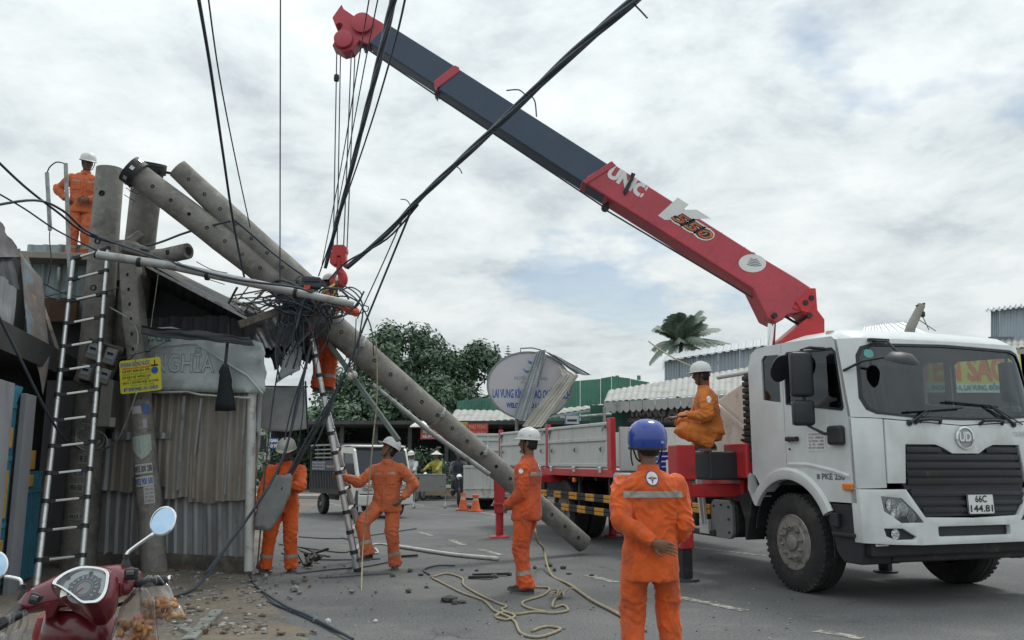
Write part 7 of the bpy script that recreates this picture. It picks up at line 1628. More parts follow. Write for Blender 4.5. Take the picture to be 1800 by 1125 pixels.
    if helmet:
        Mh = frame(hr_, look, hu, hc + hu * .045 * h_); g_ = MB()
        dome = [(.118, -.012), (.119, .01), (.114, .045), (.100, .080), (.074, .106), (.040, .120), (0.001, .124)]
        if P.get('round'): dome = [(.120, -.070), (.128, -.035), (.130, .0), (.124, .045), (.106, .085), (.076, .112), (.040, .126), (0.001, .130)]
        g_.lathe(dome, 28, Mh @ Matrix.Scale(1.13, 4, V((0, 1, 0))), cap=False); g_.lathe([(r_ - .006, z_ - .004) for r_, z_ in dome[::-1]], 28, Mh @ Matrix.Scale(1.13, 4, V((0, 1, 0))), cap=False)
        he = g_.build('helmet', helmet, t, local=True, smooth='all')
        if not P.get('round'):
            g_ = MB(); out = []; n_ = 36
            for i in range(n_):
                a2 = 2 * pi * i / n_; f_ = max(0, sin(a2)) ** 3; out.append((a2, .012 + .050 * f_, -.014 - .012 * f_))
            for w2, dz in ((0, .004), (1, 0), (1, -.006), (0, -.006)): pass
            rg = []
            for lv in ((0, .004), (1, .001), (1, -.005), (0, -.004)):
                rg.append([Mh @ V((cos(a2) * (.117 + lv[0] * e_), sin(a2) * (.132 + lv[0] * e_), -.010 + (z_ + .012) * lv[0] + lv[1])) for a2, e_, z_ in out])
            g_.loft(rg, cap=False); g_.build('brim', helmet, he, local=True, smooth='all')
            g_ = MB(); g_.tube([Mh @ V((0, -.12 + .24 * i / 10, .004 + .121 * sin(pi * i / 10) ** .6)) for i in range(11)], .008, 6); g_.build('ridge', helmet, he, local=True, smooth='all')
        g_ = MB(); g_.tube(smooth_path([Mh @ V((s3 * .10, .02 if abs(s3) == 1 else .03, z3)) for s3, z3 in ((1, -.02), (.85, -.09), (.45, -.155), (-.45, -.155), (-.85, -.09), (-1, -.02))], 4), .006, 5); g_.build('chin_strap', hair_m, he, local=True)
        RMh[t] = (Mh, he)
    return t, dict(jacket=jk, pel=pel, up=up, chd=chd, fwd=fwd, hc=hc, jm=jm, Wp=Wp, E=E_, A=A_)
RMh = {}
def project_decal(info, t, pts2, faces, c_, xa, ya, d, m, name, e=.005, par=None):
    tree = BVHTree.FromPolygons([v.co for v in info['jm'].vertices], [list(p.vertices) for p in info['jm'].polygons]); out = []
    for x_, y_ in pts2:
        o2 = c_ + xa * x_ + ya * y_ + d * .5; h_ = tree.ray_cast(o2, -d); out.append((h_[0] if h_[0] else c_) + d * e)
    g_ = MB(); g_.add(out, faces); return g_.build(name, m, par or info['jacket'], local=True)
def disc2(rx, ry, n=28, rings=3):
    pts = [(0, 0)]; fs = []
    for k in range(1, rings + 1):
        for i in range(n): pts.append((rx * k / rings * cos(2 * pi * i / n), ry * k / rings * sin(2 * pi * i / n)))
    fs += [(0, 1 + i, 1 + (i + 1) % n) for i in range(n)]
    for k in range(rings - 1): fs += [(1 + k * n + i, 1 + (k + 1) * n + i, 1 + (k + 1) * n + (i + 1) % n, 1 + k * n + (i + 1) % n) for i in range(n)]
    return pts, fs
def emblem(info, t, c_, xa, ya, d, r_, ry=None):
    ry = ry or r_
    project_decal(info, t, *disc2(r_, ry), c_, xa, ya, d, mat('emblem_blue', (0.06, 0.06, 0.22), 0.6), 'emblem_rim', .004)
    project_decal(info, t, *disc2(r_ * .86, ry * .86), c_, xa, ya, d, text_white, 'emblem', .006)
    st = []
    for i in range(8): st.append(((.82 if i % 2 == 0 else .22) * r_ * cos(pi * i / 4), (.82 if i % 2 == 0 else .22) * ry * sin(pi * i / 4)))
    project_decal(info, t, [(0, 0)] + st, [(0, 1 + i, 1 + (i + 1) % 8) for i in range(8)], c_, xa, ya, d, mat('emblem_dark', (0.05, 0.04, 0.14), 0.6), 'emblem_star', .008)
    project_decal(info, t, *disc2(r_ * .20, ry * .20, 12, 1), c_, xa, ya, d, mat('emblem_orange', (0.7, 0.2, 0.02), 0.6), 'emblem_core', .010)

# worker seen from behind, blue helmet, one arm folded behind the back
HB = V((at(1142, 900, 5.8).x, 5.8, 0))
tB_, iB = person('worker seen from behind in orange uniform and blue helmet, nearest the camera', (HB.x, HB.y, 0), radians(4), dict(
    round=True, wrist_l=(-.03, -.185, .905), elbow_l=(-1, -.25, -.35), hand_l=(1, -.10, -.30), palm_l=(0, -1, -.2), curl_l=.35, thumb_l=1,
    wrist_r=(.19, .16, .87), elbow_r=(.25, -1, -.3), ankle_l=(-.13, -.02, .085), ankle_r=(.14, .02, .085), knee_l=(-.1, 1, 0), knee_r=(.1, 1, 0), look=(-.25, 1, .05), foot_l=(-.25, 1, 0), foot_r=(.25, 1, 0)), orange, helmet_b, H=1.575, voxel=.0085, seed=1, bulk=1.08, jacket_len=.20)
emblem(iB, tB_, iB['pel'] + iB['up'] * .46 + iB['chd'] * .0, iB['chd'], iB['up'], -iB['fwd'], .043, .050)
# flap ears and strap of the blue helmet, small mark
Mh, he = RMh[tB_]
for s_ in (1, -1):
    q = MB(); q.tube(smooth_path([Mh @ V((s_ * .115, .01, -.06)), Mh @ V((s_ * .112, .02, -.12)), Mh @ V((s_ * .09, .04, -.18))], 4), .012, 6, sq=.4); q.build('ear_flap', hair_m, he, local=True)
q = MB(); q.lathe([(.121, -.078), (.126, -.072), (.126, -.060), (.120, -.055)], 28, Mh @ Matrix.Scale(1.13, 4, V((0, 1, 0))), cap=False); q.build('helmet_edge', black_plastic, he, local=True)
q = MB(); q.box((.035, -.147, -.022), (.022, .006, .016), M=Mh); q.build('helmet_mark', mat('mark_blue', (.25, .35, .6), .4), he, local=True)
for (px_, side_) in ((.0, 1),):
    pass

# worker in profile, facing left
p_ = gr(923, 1041)
tC, iC = person('worker in orange standing in profile left of the truck bed, white helmet', (p_.x, p_.y, 0), radians(72), dict(
    wrist_l=(-.10, .17, .93), elbow_l=(-.7, -.9, -.2), hand_l=(.7, .5, -.3), palm_l=(.3, -1, 0), curl_l=.7, wrist_r=(.10, .18, .95), elbow_r=(.7, -.9, -.2), hand_r=(-.7, .5, -.3), palm_r=(-.3, -1, 0), curl_r=.7,
    ankle_l=(-.10, -.05, .085), ankle_r=(.10, .05, .085), pelvis=(0, -.02, .90), spine=(0, -.05, 1), look=(0, 1, .06)), orange_red, helmet_w, H=1.68, seed=2)
cS = iC['pel'] + iC['up'] * .40
emblem(iC, tC, iC['pel'] + iC['up'] * .46, iC['chd'], iC['up'], -iC['fwd'], .036, .042)
project_decal(iC, tC, *disc2(.026, .03, 16, 2), iC['pel'] + iC['up'] * .41 + iC['fwd'] * .0, iC['fwd'], iC['up'], -iC['chd'], text_white, 'arm_badge')
Mh, he = RMh[tC]
text('AN TOAN DIEN', Mh @ Matrix.Translation((-.113, .0, .030)) @ Matrix.Rotation(radians(-90), 4, 'Z') @ Matrix.Rotation(radians(70), 4, 'X'), .020, text_blue, he, width=.13, local=True)

# worker with a hand on the ladder, looking up
p_ = gr(680, 1001)
def loc2(world, base, rz): return Matrix.Rotation(-rz, 3, 'Z') @ (V(world) - V((base.x, base.y, 0)))
rz_ = radians(165); tw_ = at(603, 838, 11.55)
tD, iD = person('worker in faded orange with hand on the ladder, looking up', (p_.x, p_.y, 0), rz_, dict(
    pelvis=(.03, -.02, .875), spine=(.02, -.05, 1), wrist_r=tuple(loc2(tw_, p_, rz_)), elbow_r=(0, -.2, -1), hand_r=tuple(Matrix.Rotation(-rz_, 3, 'Z') @ V((-1, 0, .1))), palm_r=(0, 1, 0), curl_r=.9,
    wrist_l=(-.24, .10, .93), elbow_l=(-1, -.7, 0), hand_l=(.5, .5, -.7), palm_l=(1, 0, 0), curl_l=.6, ankle_l=(-.10, -.04, .085), ankle_r=(.16, .28, .235), knee_r=(.55, .8, .2), foot_l=(-.35, 1, 0), foot_r=(.35, 1, -.1),
    look=(.72, .55, .50), neck=(.1, 0, 1), head_up=(-.3, -.3, 1), stripes='chest pockets'), orange_old, helmet_w, H=1.64, seed=3)

# stooping worker with a grey sack at the shack corner
p_ = gr(493, 1006)
tE, iE = person('stooping worker in orange carrying a grey sack beside the shack', (p_.x, p_.y, 0), radians(190), dict(
    pelvis=(0, -.05, .87), spine=(-.04, .18, 1), wrist_r=(.30, .20, .78), elbow_r=(1, -.4, 0), hand_r=(.2, .5, -.8), palm_r=(-1, 0, 0), wrist_l=(.02, .26, 1.10), elbow_l=(-1, .1, -.3), hand_l=(1, .3, 0), palm_l=(0, -1, 0), curl_l=.8,
    ankle_l=(-.13, 0, .085), ankle_r=(.19, .02, .085), foot_l=(-.3, 1, 0), foot_r=(.3, 1, 0), look=(.25, .9, -.30), neck=(0, .35, 1)), orange, helmet_g, skin_d, H=1.64, seed=4)
sk = thing('grey_sack', 'grey folded sack held by the stooping worker', 'sack', at(470, 930, 11.05))
q = MB(); rg = []
A1 = at(500, 835, 11.05); A2 = at(462, 930, 11.0)
for i in range(12):
    t = i / 11; c_ = A1.lerp(A2, t); w_ = .07 + .10 * sin(pi * (t * .8 + .1)); rg.append([c_ + V((cos(a) * w_ * (1 + .12 * noise.noise(V((a * 2, t * 4, 0)))), sin(a) * .06, .04 * noise.noise(V((a, t * 5, 1))))) for a in [2 * pi * k_ / 18 for k_ in range(18)]])
q.loft(rg); q.build('sack', mat('sack_grey', (0.22, 0.225, 0.22), 0.9, var=0.2, vs=8, bump=.4, bs=30), sk, smooth='all')

# worker on the house roof
p_ = at(138, 446, 12.75)
tF, iF = person('worker in orange standing on the roof behind the upright pole', (p_.x, p_.y, p_.z - .12), radians(200), dict(
    spine=(-.02, .02, 1), wrist_r=(.24, .06, .95), elbow_r=(1, -.5, .1), hand_r=(-.6, .6, -.5), palm_r=(-1, 0, 0), wrist_l=(-.10, .20, .93), elbow_l=(-1, -.2, -.2), hand_l=(.9, .3, -.2), palm_l=(.4, -1, 0), ankle_l=(-.10, 0, .085), ankle_r=(.10, 0, .085), look=(-.45, .9, -.25), neck=(-.05, .15, 1), stripes='chest pockets'), orange_old, helmet_w, skin_d, H=1.62, seed=5)

# worker up the ladder inside the tangle
p_ = at(566, 690, 11.75)
tG, iG = person('worker in orange high on the ladder, half hidden by wires', (p_.x, p_.y, p_.z), radians(-15), dict(
    pelvis=(-.02, -.05, .84), spine=(.10, .12, 1), wrist_r=(.18, .35, 1.25), elbow_r=(1, 0, -.6), wrist_l=(-.20, .38, 1.15), elbow_l=(-1, 0, -.5), ankle_l=(-.09, .02, .09), ankle_r=(.08, .02, .09), look=(.3, 1, -.25), neck=(0, .2, 1)), orange_red, helmet_g, skin_d, H=1.60, seed=6)

# crane operator squatting on the outrigger beam, facing left
po = tl(-1.12, -0.16, 1.545)
rzO = radians(84)
tH, iH = person('crane operator in tan orange squatting on the red outrigger, facing left', (po.x - .22, po.y - .02, po.z), rzO, dict(
    stripes='noleg', pelvis=(0, -.12, .25), spine=(0, .12, 1), wrist_l=(-.15, .17, .43), elbow_l=(-.6, -.8, -.3), hand_l=(.2, 1, -.1), palm_l=(0, 0, -1), wrist_r=(.18, .28, .42), elbow_r=(.6, -.8, -.3), hand_r=(0, 1, 0), palm_r=(0, 0, -1),
    ankle_l=(-.14, -.09, .085), ankle_r=(.15, -.02, .085), knee_l=(-.2, 1, .1), knee_r=(.25, 1, .2), look=(.1, 1, -.05), neck=(0, .18, 1), foot_l=(-.15, 1, 0)), orange_dusk, helmet_w, skin_d, H=1.64, seed=7, jacket_len=.05, bulk=1.18)
project_decal(iH, tH, *disc2(.028, .045, 16, 2), iH['pel'] + iH['up'] * .37, iH['fwd'], iH['up'], -iH['chd'], text_white, 'arm_badge')
# ------------------------------------------------------------------ street behind
leaf_a = mat('leaf_dark', (0.052, 0.095, 0.060), 0.7, var=0.35, vs=0.8); leaf_b = mat('leaf_mid', (0.088, 0.150, 0.090), 0.7, var=0.35, vs=0.8); leaf_c = mat('leaf_light', (0.12, 0.19, 0.11), 0.7, var=0.3, vs=0.8)
bark = mat('bark', (0.09, 0.075, 0.06), 0.9, var=0.3, vs=5)
def leaf_tree(label, px, py_top, Y, w, h, n, seed, size=(.18, .40), base_z=0.0, name='tree', group='trees behind the shops', low=0.12, mats=(leaf_a, leaf_b, leaf_c), trunk=True):
    r_ = random.Random(seed); top = at(px, py_top, Y); t = thing(name, label, 'tree' if name == 'tree' else 'bush', (top.x, Y, base_z), 0, group)
    H_ = top.z - base_z; cz = base_z + H_ * low
    if trunk:
        q_ = MB(); b0 = V((top.x, Y, base_z)); pts = [b0, b0 + V((.1, 0, H_ * .25)), b0 + V((-.1, .1, H_ * .5)), b0 + V((.05, 0, H_ * .8))]; q_.tube(smooth_path(pts, 4), interp([.035 * H_, .03 * H_, .022 * H_, .008 * H_], 4), 8)
        for k in range(7):
            a = r_.uniform(0, 6.28); z0 = H_ * r_.uniform(.25, .6); d = V((cos(a), sin(a), .8)) * w * .35; p = b0 + V((0, 0, z0)); q_.tube(smooth_path([p, p + d * .5 + V((0, 0, .2)), p + d], 3), interp([.014 * H_, .009 * H_, .003 * H_], 3), 6)
        q_.build('trunk', bark, t, smooth='all')
    # clumps of leaves spread through an uneven volume
    cl_ = []
    for k in range(int(36 * max(1, w / 4))):
        a = r_.uniform(0, 6.28); u = r_.uniform(-1, 1); rr_ = r_.uniform(.45, 1.0); zf = .5 + .5 * u
        rad = w / 2 * sqrt(max(0.05, 1 - u * u * .85)) * rr_
        cl_.append((V((top.x + cos(a) * rad, Y + sin(a) * rad * .7, cz + (top.z - cz) * zf * (.96 + .04 * rr_))), r_.uniform(.6, 1.15) * w * .17))
    vs_, fs_, mi_ = [], [], []
    for i in range(n):
        c_, cr_ = r_.choice(cl_); d = V((r_.gauss(0, 1), r_.gauss(0, 1), r_.gauss(0, .8))); d = d.normalized() * cr_ * r_.random() ** .4
        p = c_ + d; s_ = r_.uniform(*size); nrm = (d.normalized() + V((r_.uniform(-.8, .8), r_.uniform(-.8, .8), r_.uniform(-.2, 1)))).normalized(); u_, v_ = basis(nrm); a = r_.uniform(0, 6.28); u2, v2 = u_ * cos(a) + v_ * sin(a), v_ * cos(a) - u_ * sin(a)
        b = len(vs_); vs_ += [p - u2 * s_ * .5, p + v2 * s_ * .22 + nrm * s_ * .06, p + u2 * s_ * .5, p - v2 * s_ * .22 + nrm * s_ * .06]; fs_.append((b, b + 1, b + 2, b + 3)); mi_.append(r_.choices((0, 1, 2), (4, 4, 2))[0])
    q_ = MB(); q_.v = vs_; q_.f = fs_; q_.mi = mi_; c_o = q_.build('crown', list(mats), t); return t
for i, (px, py, Y, w, n, lab) in enumerate([(612, 660, 44, 4.6, 6500, 'broad tree at the left end of the tree row'), (655, 615, 47, 4.6, 7500, 'tall tree left of the long pole in the row'), (712, 583, 48, 5.6, 9500, 'tallest tree of the row behind the fallen pole'), (772, 607, 49, 4.8, 7500, 'tree right of the tallest tree in the row'), (826, 616, 50, 4.6, 7500, 'rightmost tree of the row next to the oval sign'), (690, 690, 43, 4.8, 6500, 'low dark tree filling the middle of the row'), (600, 720, 42, 3.6, 4500, 'low tree behind the edge-on ladder'), (790, 690, 46, 4.8, 5500, 'low tree beside the oval sign')]):
    leaf_tree(lab, px, py, Y, w * 1.12, 8, int(n * 1.5), 20 + i)
leaf_tree('leafy bush behind the road barrier', 748, 790, 33, 2.2, 2, 1600, 40, (.10, .22), name='bush', group='roadside bushes', low=.1, trunk=False)
leaf_tree('bush behind the white minitruck', 560, 748, 40, 3.2, 3, 2200, 41, (.15, .34), name='bush', group='roadside bushes', low=.05, trunk=False)
leaf_tree('bush seen between the hanging cables', 498, 752, 42, 3.0, 3, 2000, 42, (.15, .34), name='bush', group='roadside bushes', low=.05, trunk=False, mats=(leaf_b, leaf_c, leaf_c))
leaf_tree('bush behind the big truck bed at right of the awning', 1062, 760, 44, 3.0, 3, 1200, 43, (.15, .3), name='bush', group='roadside bushes', low=.05, trunk=False)
# conifer
cf = thing('conifer', 'small pointed conifer standing behind the oval sign', 'tree', (at(893, 640, 62).x, 62, 0), 0)
tp_ = at(893, 607, 62); q = MB(); q.tube([V((tp_.x, 62, 0)), V((tp_.x, 62, tp_.z))], [.14, .02], 6); q.build('trunk', bark, cf)
q = MB(); r_ = random.Random(5)
for k in range(15):
    z_ = tp_.z - .1 - k * .2; L_ = .12 + k * .075
    for j in range(9):
        a = j * .7 + k; d = V((cos(a), sin(a), .25)) * L_; s_ = V((-d.y, d.x, 0)).normalized() * .09; c_ = V((tp_.x, 62, z_)); q.add([c_, c_ + d * .6 + s_, c_ + d, c_ + d * .6 - s_], [(0, 1, 2, 3)])
q.build('crown', leaf_a, cf)
# coconut palm in the wind
pm_ = at(1197, 604, 53); palm = thing('coconut_palm', 'coconut palm with wind-blown fronds above the grey shed', 'tree', (pm_.x - .6, 53, 0))
q = MB(); q.tube(smooth_path([V((pm_.x - .6, 53, 0)), V((pm_.x - .5, 53, 3)), V((pm_.x - .2, 53, 6)), V((pm_.x, 53, pm_.z - .1))], 5), interp([.2, .16, .14, .12], 5), 10); q.build('trunk', bark, palm, smooth='all')
r_ = random.Random(9)
palm_m = mat('palm_leaf', (0.15, 0.20, 0.15), 0.6, var=0.25, vs=1)
for k in range(34):
    a = 2 * pi * k / 34 + r_.uniform(-.2, .2); el = r_.uniform(.0, 1.45); L_ = r_.uniform(2.4, 3.3)
    d0 = V((cos(a) * cos(el), sin(a) * cos(el), sin(el))); P = []
    for j in range(9):
        t = j / 8; P.append(pm_ + d0 * L_ * t + V((.5 * t * t, 0, -1.45 * t * t * (1.15 - .5 * sin(el)))))
    q = MB(); q.tube(P, [.03 - .024 * j / 8 for j in range(9)], 5)
    for j in range(1, 33):
        t = j / 33; f_ = t * 8; i0 = min(int(f_), 7); p = P[i0].lerp(P[i0 + 1], f_ - i0); dd = (P[i0 + 1] - P[i0]).normalized(); sd_ = dd.cross(V((0, 0, 1))); sd_ = sd_.normalized() if sd_.length > .1 else V((1, 0, 0)); ll = .80 * sin(pi * (.12 + .80 * t)) ** .7
        for s_ in (1, -1):
            e_ = p + (sd_ * s_ * .75 + dd * .6 + V((.25, 0, -.55))).normalized() * ll * r_.uniform(.8, 1.1); w_ = dd * .055; q.add([p - w_, p + w_, e_ + w_ * .3, e_ - w_ * .3], [(0, 1, 2, 3)])
    q.build('frond', palm_m, palm)

# shop row: dark shop fronts, green hoarding, awnings
def bx(name, m, px0, px1, y0, y1, Y, depth, par, bev=0.0):
    a = at(px0, y1, Y); c = at(px1, y0, Y); q_ = MB(); q_.box(((a.x + c.x) / 2, Y + depth / 2, (a.z + c.z) / 2), (abs(c.x - a.x), depth, abs(c.z - a.z))); return q_.build(name, m, par, bev=bev)
def quadsheet(name, m, par, pts, pitch=8, sag=.05, seed=0, dep=.04, th=.01, nv=8, loc=None):
    c = [at(*p) for p in pts]; nrm = (c[1] - c[0]).cross(c[3] - c[0]).normalized()
    if nrm.y > 0: nrm = -nrm
    def g(u, v):
        p = c[0].lerp(c[1], u).lerp(c[3].lerp(c[2], u), v); return p + nrm * (dep * (1 if (u * pitch) % 1 < .35 else 0) + sag * noise.noise(V((u * 3 + seed, v * 3, seed * 1.7))))
    q_ = MB(); q_.slab(g, pitch * 5, nv, th, nrm=nrm); return q_.build(name, m, par, loc=loc)
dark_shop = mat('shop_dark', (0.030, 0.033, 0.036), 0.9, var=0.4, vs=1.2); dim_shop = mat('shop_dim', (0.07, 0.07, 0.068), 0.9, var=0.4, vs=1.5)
shop = thing('shop_row', 'dark open shop fronts under the trees behind the road', 'building', (0, 41, 0))
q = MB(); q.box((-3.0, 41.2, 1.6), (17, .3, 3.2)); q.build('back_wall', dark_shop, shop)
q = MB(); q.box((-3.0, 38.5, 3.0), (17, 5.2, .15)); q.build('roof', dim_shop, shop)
for px in (600, 660, 720, 785, 830, 880, 930, 985, 1040):
    p = at(px, 800, 36.4); q = MB(); q.box((p.x, 36.4, 1.5), (.16, .16, 3.0)); q.build('post', dim_shop, shop)
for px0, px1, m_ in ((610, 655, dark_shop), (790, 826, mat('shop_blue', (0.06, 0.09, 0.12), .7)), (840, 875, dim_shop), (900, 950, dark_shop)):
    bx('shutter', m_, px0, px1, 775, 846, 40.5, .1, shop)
green = mat('hoarding_green', (0.085, 0.245, 0.175), 0.6, var=0.12, vs=1, c2=(0.075, 0.19, 0.15), s2=.8, t2=.55, w2=.1)
hoard = thing('green_hoarding', 'green sheet hoarding behind the oval sign', 'wall', at(960, 745, 42))
for px0, px1, yt0, yt1, yb in ((803, 832, 705, 702, 740), (832, 862, 702, 699, 740), (862, 905, 699, 697, 740), (905, 990, 680, 672, 742), (985, 1020, 671, 669, 745), (1020, 1056, 669, 666, 745), (1056, 1075, 665, 662, 745), (1075, 1108, 661, 665, 745), (1108, 1142, 666, 672, 745)):
    quadsheet('hoarding_panel', green, hoard, [(px0, yt0, 42), (px1 - .6, yt1, 42), (px1 - .6, yb, 42), (px0, yb, 42)], 5, .03, px0)
for px in (817, 870, 1082, 1120): 
    bx('top_tear', green, px, px + 6, 660 if px > 1000 else 700, 668 if px > 1000 else 708, 42.05, .02, hoard)
# awnings of the shops
awn_w = mat('awning_white', (0.33, 0.335, 0.32), 0.7, var=0.12, vs=1.5, c2=(0.24, 0.235, 0.21), s2=1.2, t2=.58)
def awning(label, top, n, loc):
    t = thing('awning', label, 'awning', at(*loc)); P = [(at(*a), at(*c)) for a, c in top]
    for i in range(len(P) - 1):
        a0, b0 = P[i]; a1, b1 = P[i + 1]; q_ = MB()
        def g(u, v): p = a0.lerp(a1, u).lerp(b0.lerp(b1, u), v); p.z += .03 * sin(v * 2 * pi * n); return p
        q_.slab(g, 4, n * 6, .03); q_.build('awning_sheet', awn_w, t)
    return t
def awning2(label, back, front, loc, n=10, valance=.25):
    """awning from a back edge to a front edge, each given by its two ends, in n sheets"""
    t = thing('awning', label, 'awning', at(*loc)); B0, B1 = at(*back[0]), at(*back[1]); F_0, F_1 = at(*front[0]), at(*front[1])
    for i in range(n):
        u0, u1 = i / n, (i + 1) / n - .002; q_ = MB()
        q_.slab(lambda u, v: B0.lerp(B1, u0 + (u1 - u0) * u).lerp(F_0.lerp(F_1, u0 + (u1 - u0) * u), v) + V((0, 0, .05 * abs(sin(pi * u * 2)))), 12, 4, .02); q_.build('awning_sheet', awn_w, t)
        if valance:
            q_ = MB(); q_.slab(lambda u, v: F_0.lerp(F_1, u0 + (u1 - u0) * u) + V((0, -.02 * v, -valance * v * (.75 + .25 * abs(sin(pi * u * 2))))), 12, 2, .015); q_.build('valance', awn_w, t)
    return t
awning2('white curved awning left of the oval sign base', [(800, 722, 40), (935, 724, 40)], [(786, 745, 36), (930, 738, 36)], (850, 745, 36), 6, .12)
awning2('thin white awning right of the oval sign', [(905, 728, 40), (1062, 712, 40)], [(925, 738, 36.5), (1062, 716, 36.5)], (990, 735, 36.5), 6, .10)
awning2('large white ribbed awning behind the crane operator', [(1070, 688, 36), (1330, 645, 36)], [(1062, 708, 32), (1330, 690, 32)], (1180, 715, 32), 12, .42)
bs = thing('black_shop_sign', 'black shop sign with pale letters under the large awning', 'sign', at(1150, 745, 33))
bx('panel', mat('sign_black', (0.025, 0.027, 0.032), .5), 1101, 1240, 712, 746, 33, .08, bs)
Mx = lambda p: frame(V((1, 0, 0)), V((0, 0, 1)), V((0, -1, 0)), V((p.x, p.y, p.z)))
sgm = mat('sign_letter_grey', (0.22, 0.22, 0.23), .5)
text('TRANG ÂU', Mx(at(1153, 724, 32.99)), .50, sgm, bs, bold=.03, width=2.1); text('CHUYÊN BÁN SỈ & LẺ CÁC LOẠI', Mx(at(1150, 739, 32.99)), .18, sgm, bs, bold=.008, width=2.0)
gw = thing('green_shop_wall', 'dark green shop wall under the black sign', 'wall', at(1150, 800, 34)); bx('wall', mat('wall_green', (0.045, 0.13, 0.10), .7, var=.15, vs=1), 1040, 1340, 712, 850, 34, .2, gw)
for px in (1104, 1130, 1175): bx('post', dim_shop, px, px + 4, 700, 850, 33.6, .1, gw)
pipe_ = thing('tube_stand', 'grey tube stand in front of the green shop wall', 'stand', at(1062, 790, 31)); q = MB(); q.tube([at(1062, 715, 31), at(1064, 850, 31)], .06, 8); q.tube([at(985, 735, 31), at(1075, 728, 31)], .05, 8); q.build('tube', galv, pipe_)
# oval welcome sign
OY = 33.0; oc = at(931, 678, OY)
ov = thing('oval_sign', 'large oval welcome sign with blue lettering, partly torn over', 'sign', V((oc.x, OY, 0)))
orx, ory = 1.62, 1.30
sh_m = mat('oval_face', (0.47, 0.48, 0.52), 0.45, var=0.06, vs=.8, c2=(0.50, 0.42, 0.44), s2=.5, t2=.6, w2=.2)
def ovm(x, z, e=0.0): return oc + V((x, -e + .10 * x * .3, z + x * -.02))
el = lambda k, n=48: [(orx * k * cos(2 * pi * i / n), ory * k * sin(2 * pi * i / n)) for i in range(n)]
q = MB(); q.plate(el(1.0), (), lambda x, z: ovm(x, z, 0), lambda x, z: ovm(x, z, -.18)); q.build('face', sh_m, ov)
q = MB(); q.plate(el(1.03), [el(.985)], lambda x, z: ovm(x, z, .03), lambda x, z: ovm(x, z, -.20)); q.build('rim', grey_steel, ov)
for x_ in (-.5, .6):
    q = MB(); p = ovm(x_, -1.2, -.1); q.tube([p, V((p.x, p.y, 0))], .07, 10); q.build('post', grey_steel, ov)
q = MB(); p = ovm(-.35, ory * .98, -.05); q.tube([p, p + V((0, 0, .18)), p + V((.45, 0, .2)), p + V((.8, 0, .12))], .03, 6); q.build('lamp_bracket', grey_steel, ov)
wr = lambda cx_, cz_: (lambda x, y: ovm(cx_ + x, cz_ + y, .006))
text('LAI VUNG KÍNH CHÀO QUÝ KHÁCH', None, .46, text_blue, ov, bold=.012, width=3.0, wrap=wr(.07, -.34)); text('WELCOME TO LAI VUNG', None, .25, text_blue, ov, bold=.012, width=1.85, wrap=wr(0.03, -.78)); text('HUYỆN LAI VUNG', None, .18, mat('print_lilac', (.30, .31, .35), .5), ov, bold=.006, width=1.3, wrap=wr(.05, .28)); text('ĐỒNG THÁP', None, .08, text_grey, ov, width=.5, wrap=wr(-.1, .12))
for pts, m_ in (([(-.28, .68), (-.12, .58), (.05, .60), (.0, .50), (-.16, .50)], mat('bird_blue', (.05, .2, .42), .5)), ([(-.08, 1.0), (.08, .92), (.2, .96), (.12, .84), (-.02, .86)], MATS['bird_blue'])):
    q = MB(); q.plate(pts, (), lambda x, z: ovm(x, z, .008)); q.build('emblem', m_, ov)
sheet_w = mat('sheet_zinc', (0.38, 0.41, 0.43), 0.5, 0.3, var=0.15, vs=1.5); sheet_c = mat('sheet_cream', (0.48, 0.46, 0.41), 0.6, .1, var=.15, vs=1.5)
ts = thing('torn_roof_sheet', 'long crumpled zinc sheet draped over the oval sign', 'sheet', at(930, 740, 32.6))
quadsheet('sheet', sheet_w, ts, [(943, 618, 32.7), (960, 614, 32.7), (928, 742, 32.5), (902, 735, 32.5)], 4, .10, 3, .06); quadsheet('sheet', sheet_w, ts, [(956, 616, 32.7), (974, 623, 32.8), (1042, 660, 33.4), (1012, 657, 33.2)], 3, .12, 4, .05); quadsheet('sheet', sheet_w, ts, [(952, 622, 32.7), (961, 625, 32.7), (950, 668, 32.6), (941, 690, 32.6)], 2, .06, 8, .04)
t2_ = thing('torn_roof_sheet', 'cream torn sheet slanting below right of the oval sign', 'sheet', at(940, 750, 32.3))
quadsheet('sheet', sheet_c, t2_, [(988, 662, 32.7), (1018, 659, 32.7), (952, 752, 32.2), (918, 750, 32.2)], 5, .12, 5, .05); quadsheet('sheet', sheet_c, t2_, [(982, 643, 32.8), (990, 647, 32.8), (1012, 660, 32.7), (990, 666, 32.7)], 2, .06, 6, .03)
# red and yellow shop signs
def board_sign(label, px0, px1, y0, y1, Y, m, lines, tilt=0.0, tm=text_white):
    t = thing('shop_sign', label, 'sign', at((px0 + px1) / 2, y1, Y)); bx('panel', m, px0, px1, y0, y1, Y, .08, t, .01); wd = at(px1, y0, Y).x - at(px0, y0, Y).x; hh = at(px0, y0, Y).z - at(px0, y1, Y).z
    for i, s_ in enumerate(lines):
        p = at((px0 + px1) / 2, y0 + (y1 - y0) * (i + .5) / len(lines), Y - .012); p.y = Y - .012; text(s_, Mx(p), hh / len(lines) * .75, tm, t, bold=.01, width=wd * .86)
    return t
red_s = mat('sign_red', (0.48, 0.06, 0.045), .55, var=.15, vs=2); red_p = mat('sign_pinkred', (0.50, 0.13, 0.11), .55, var=.15, vs=2)
board_sign('pinkish red sign with pale lettering left of the long pole', 739, 790, 746, 772, 31, red_p, ['SỬA XE MÁY', 'THAY NHỚT', 'VÁ VỎ - RỬA XE'])
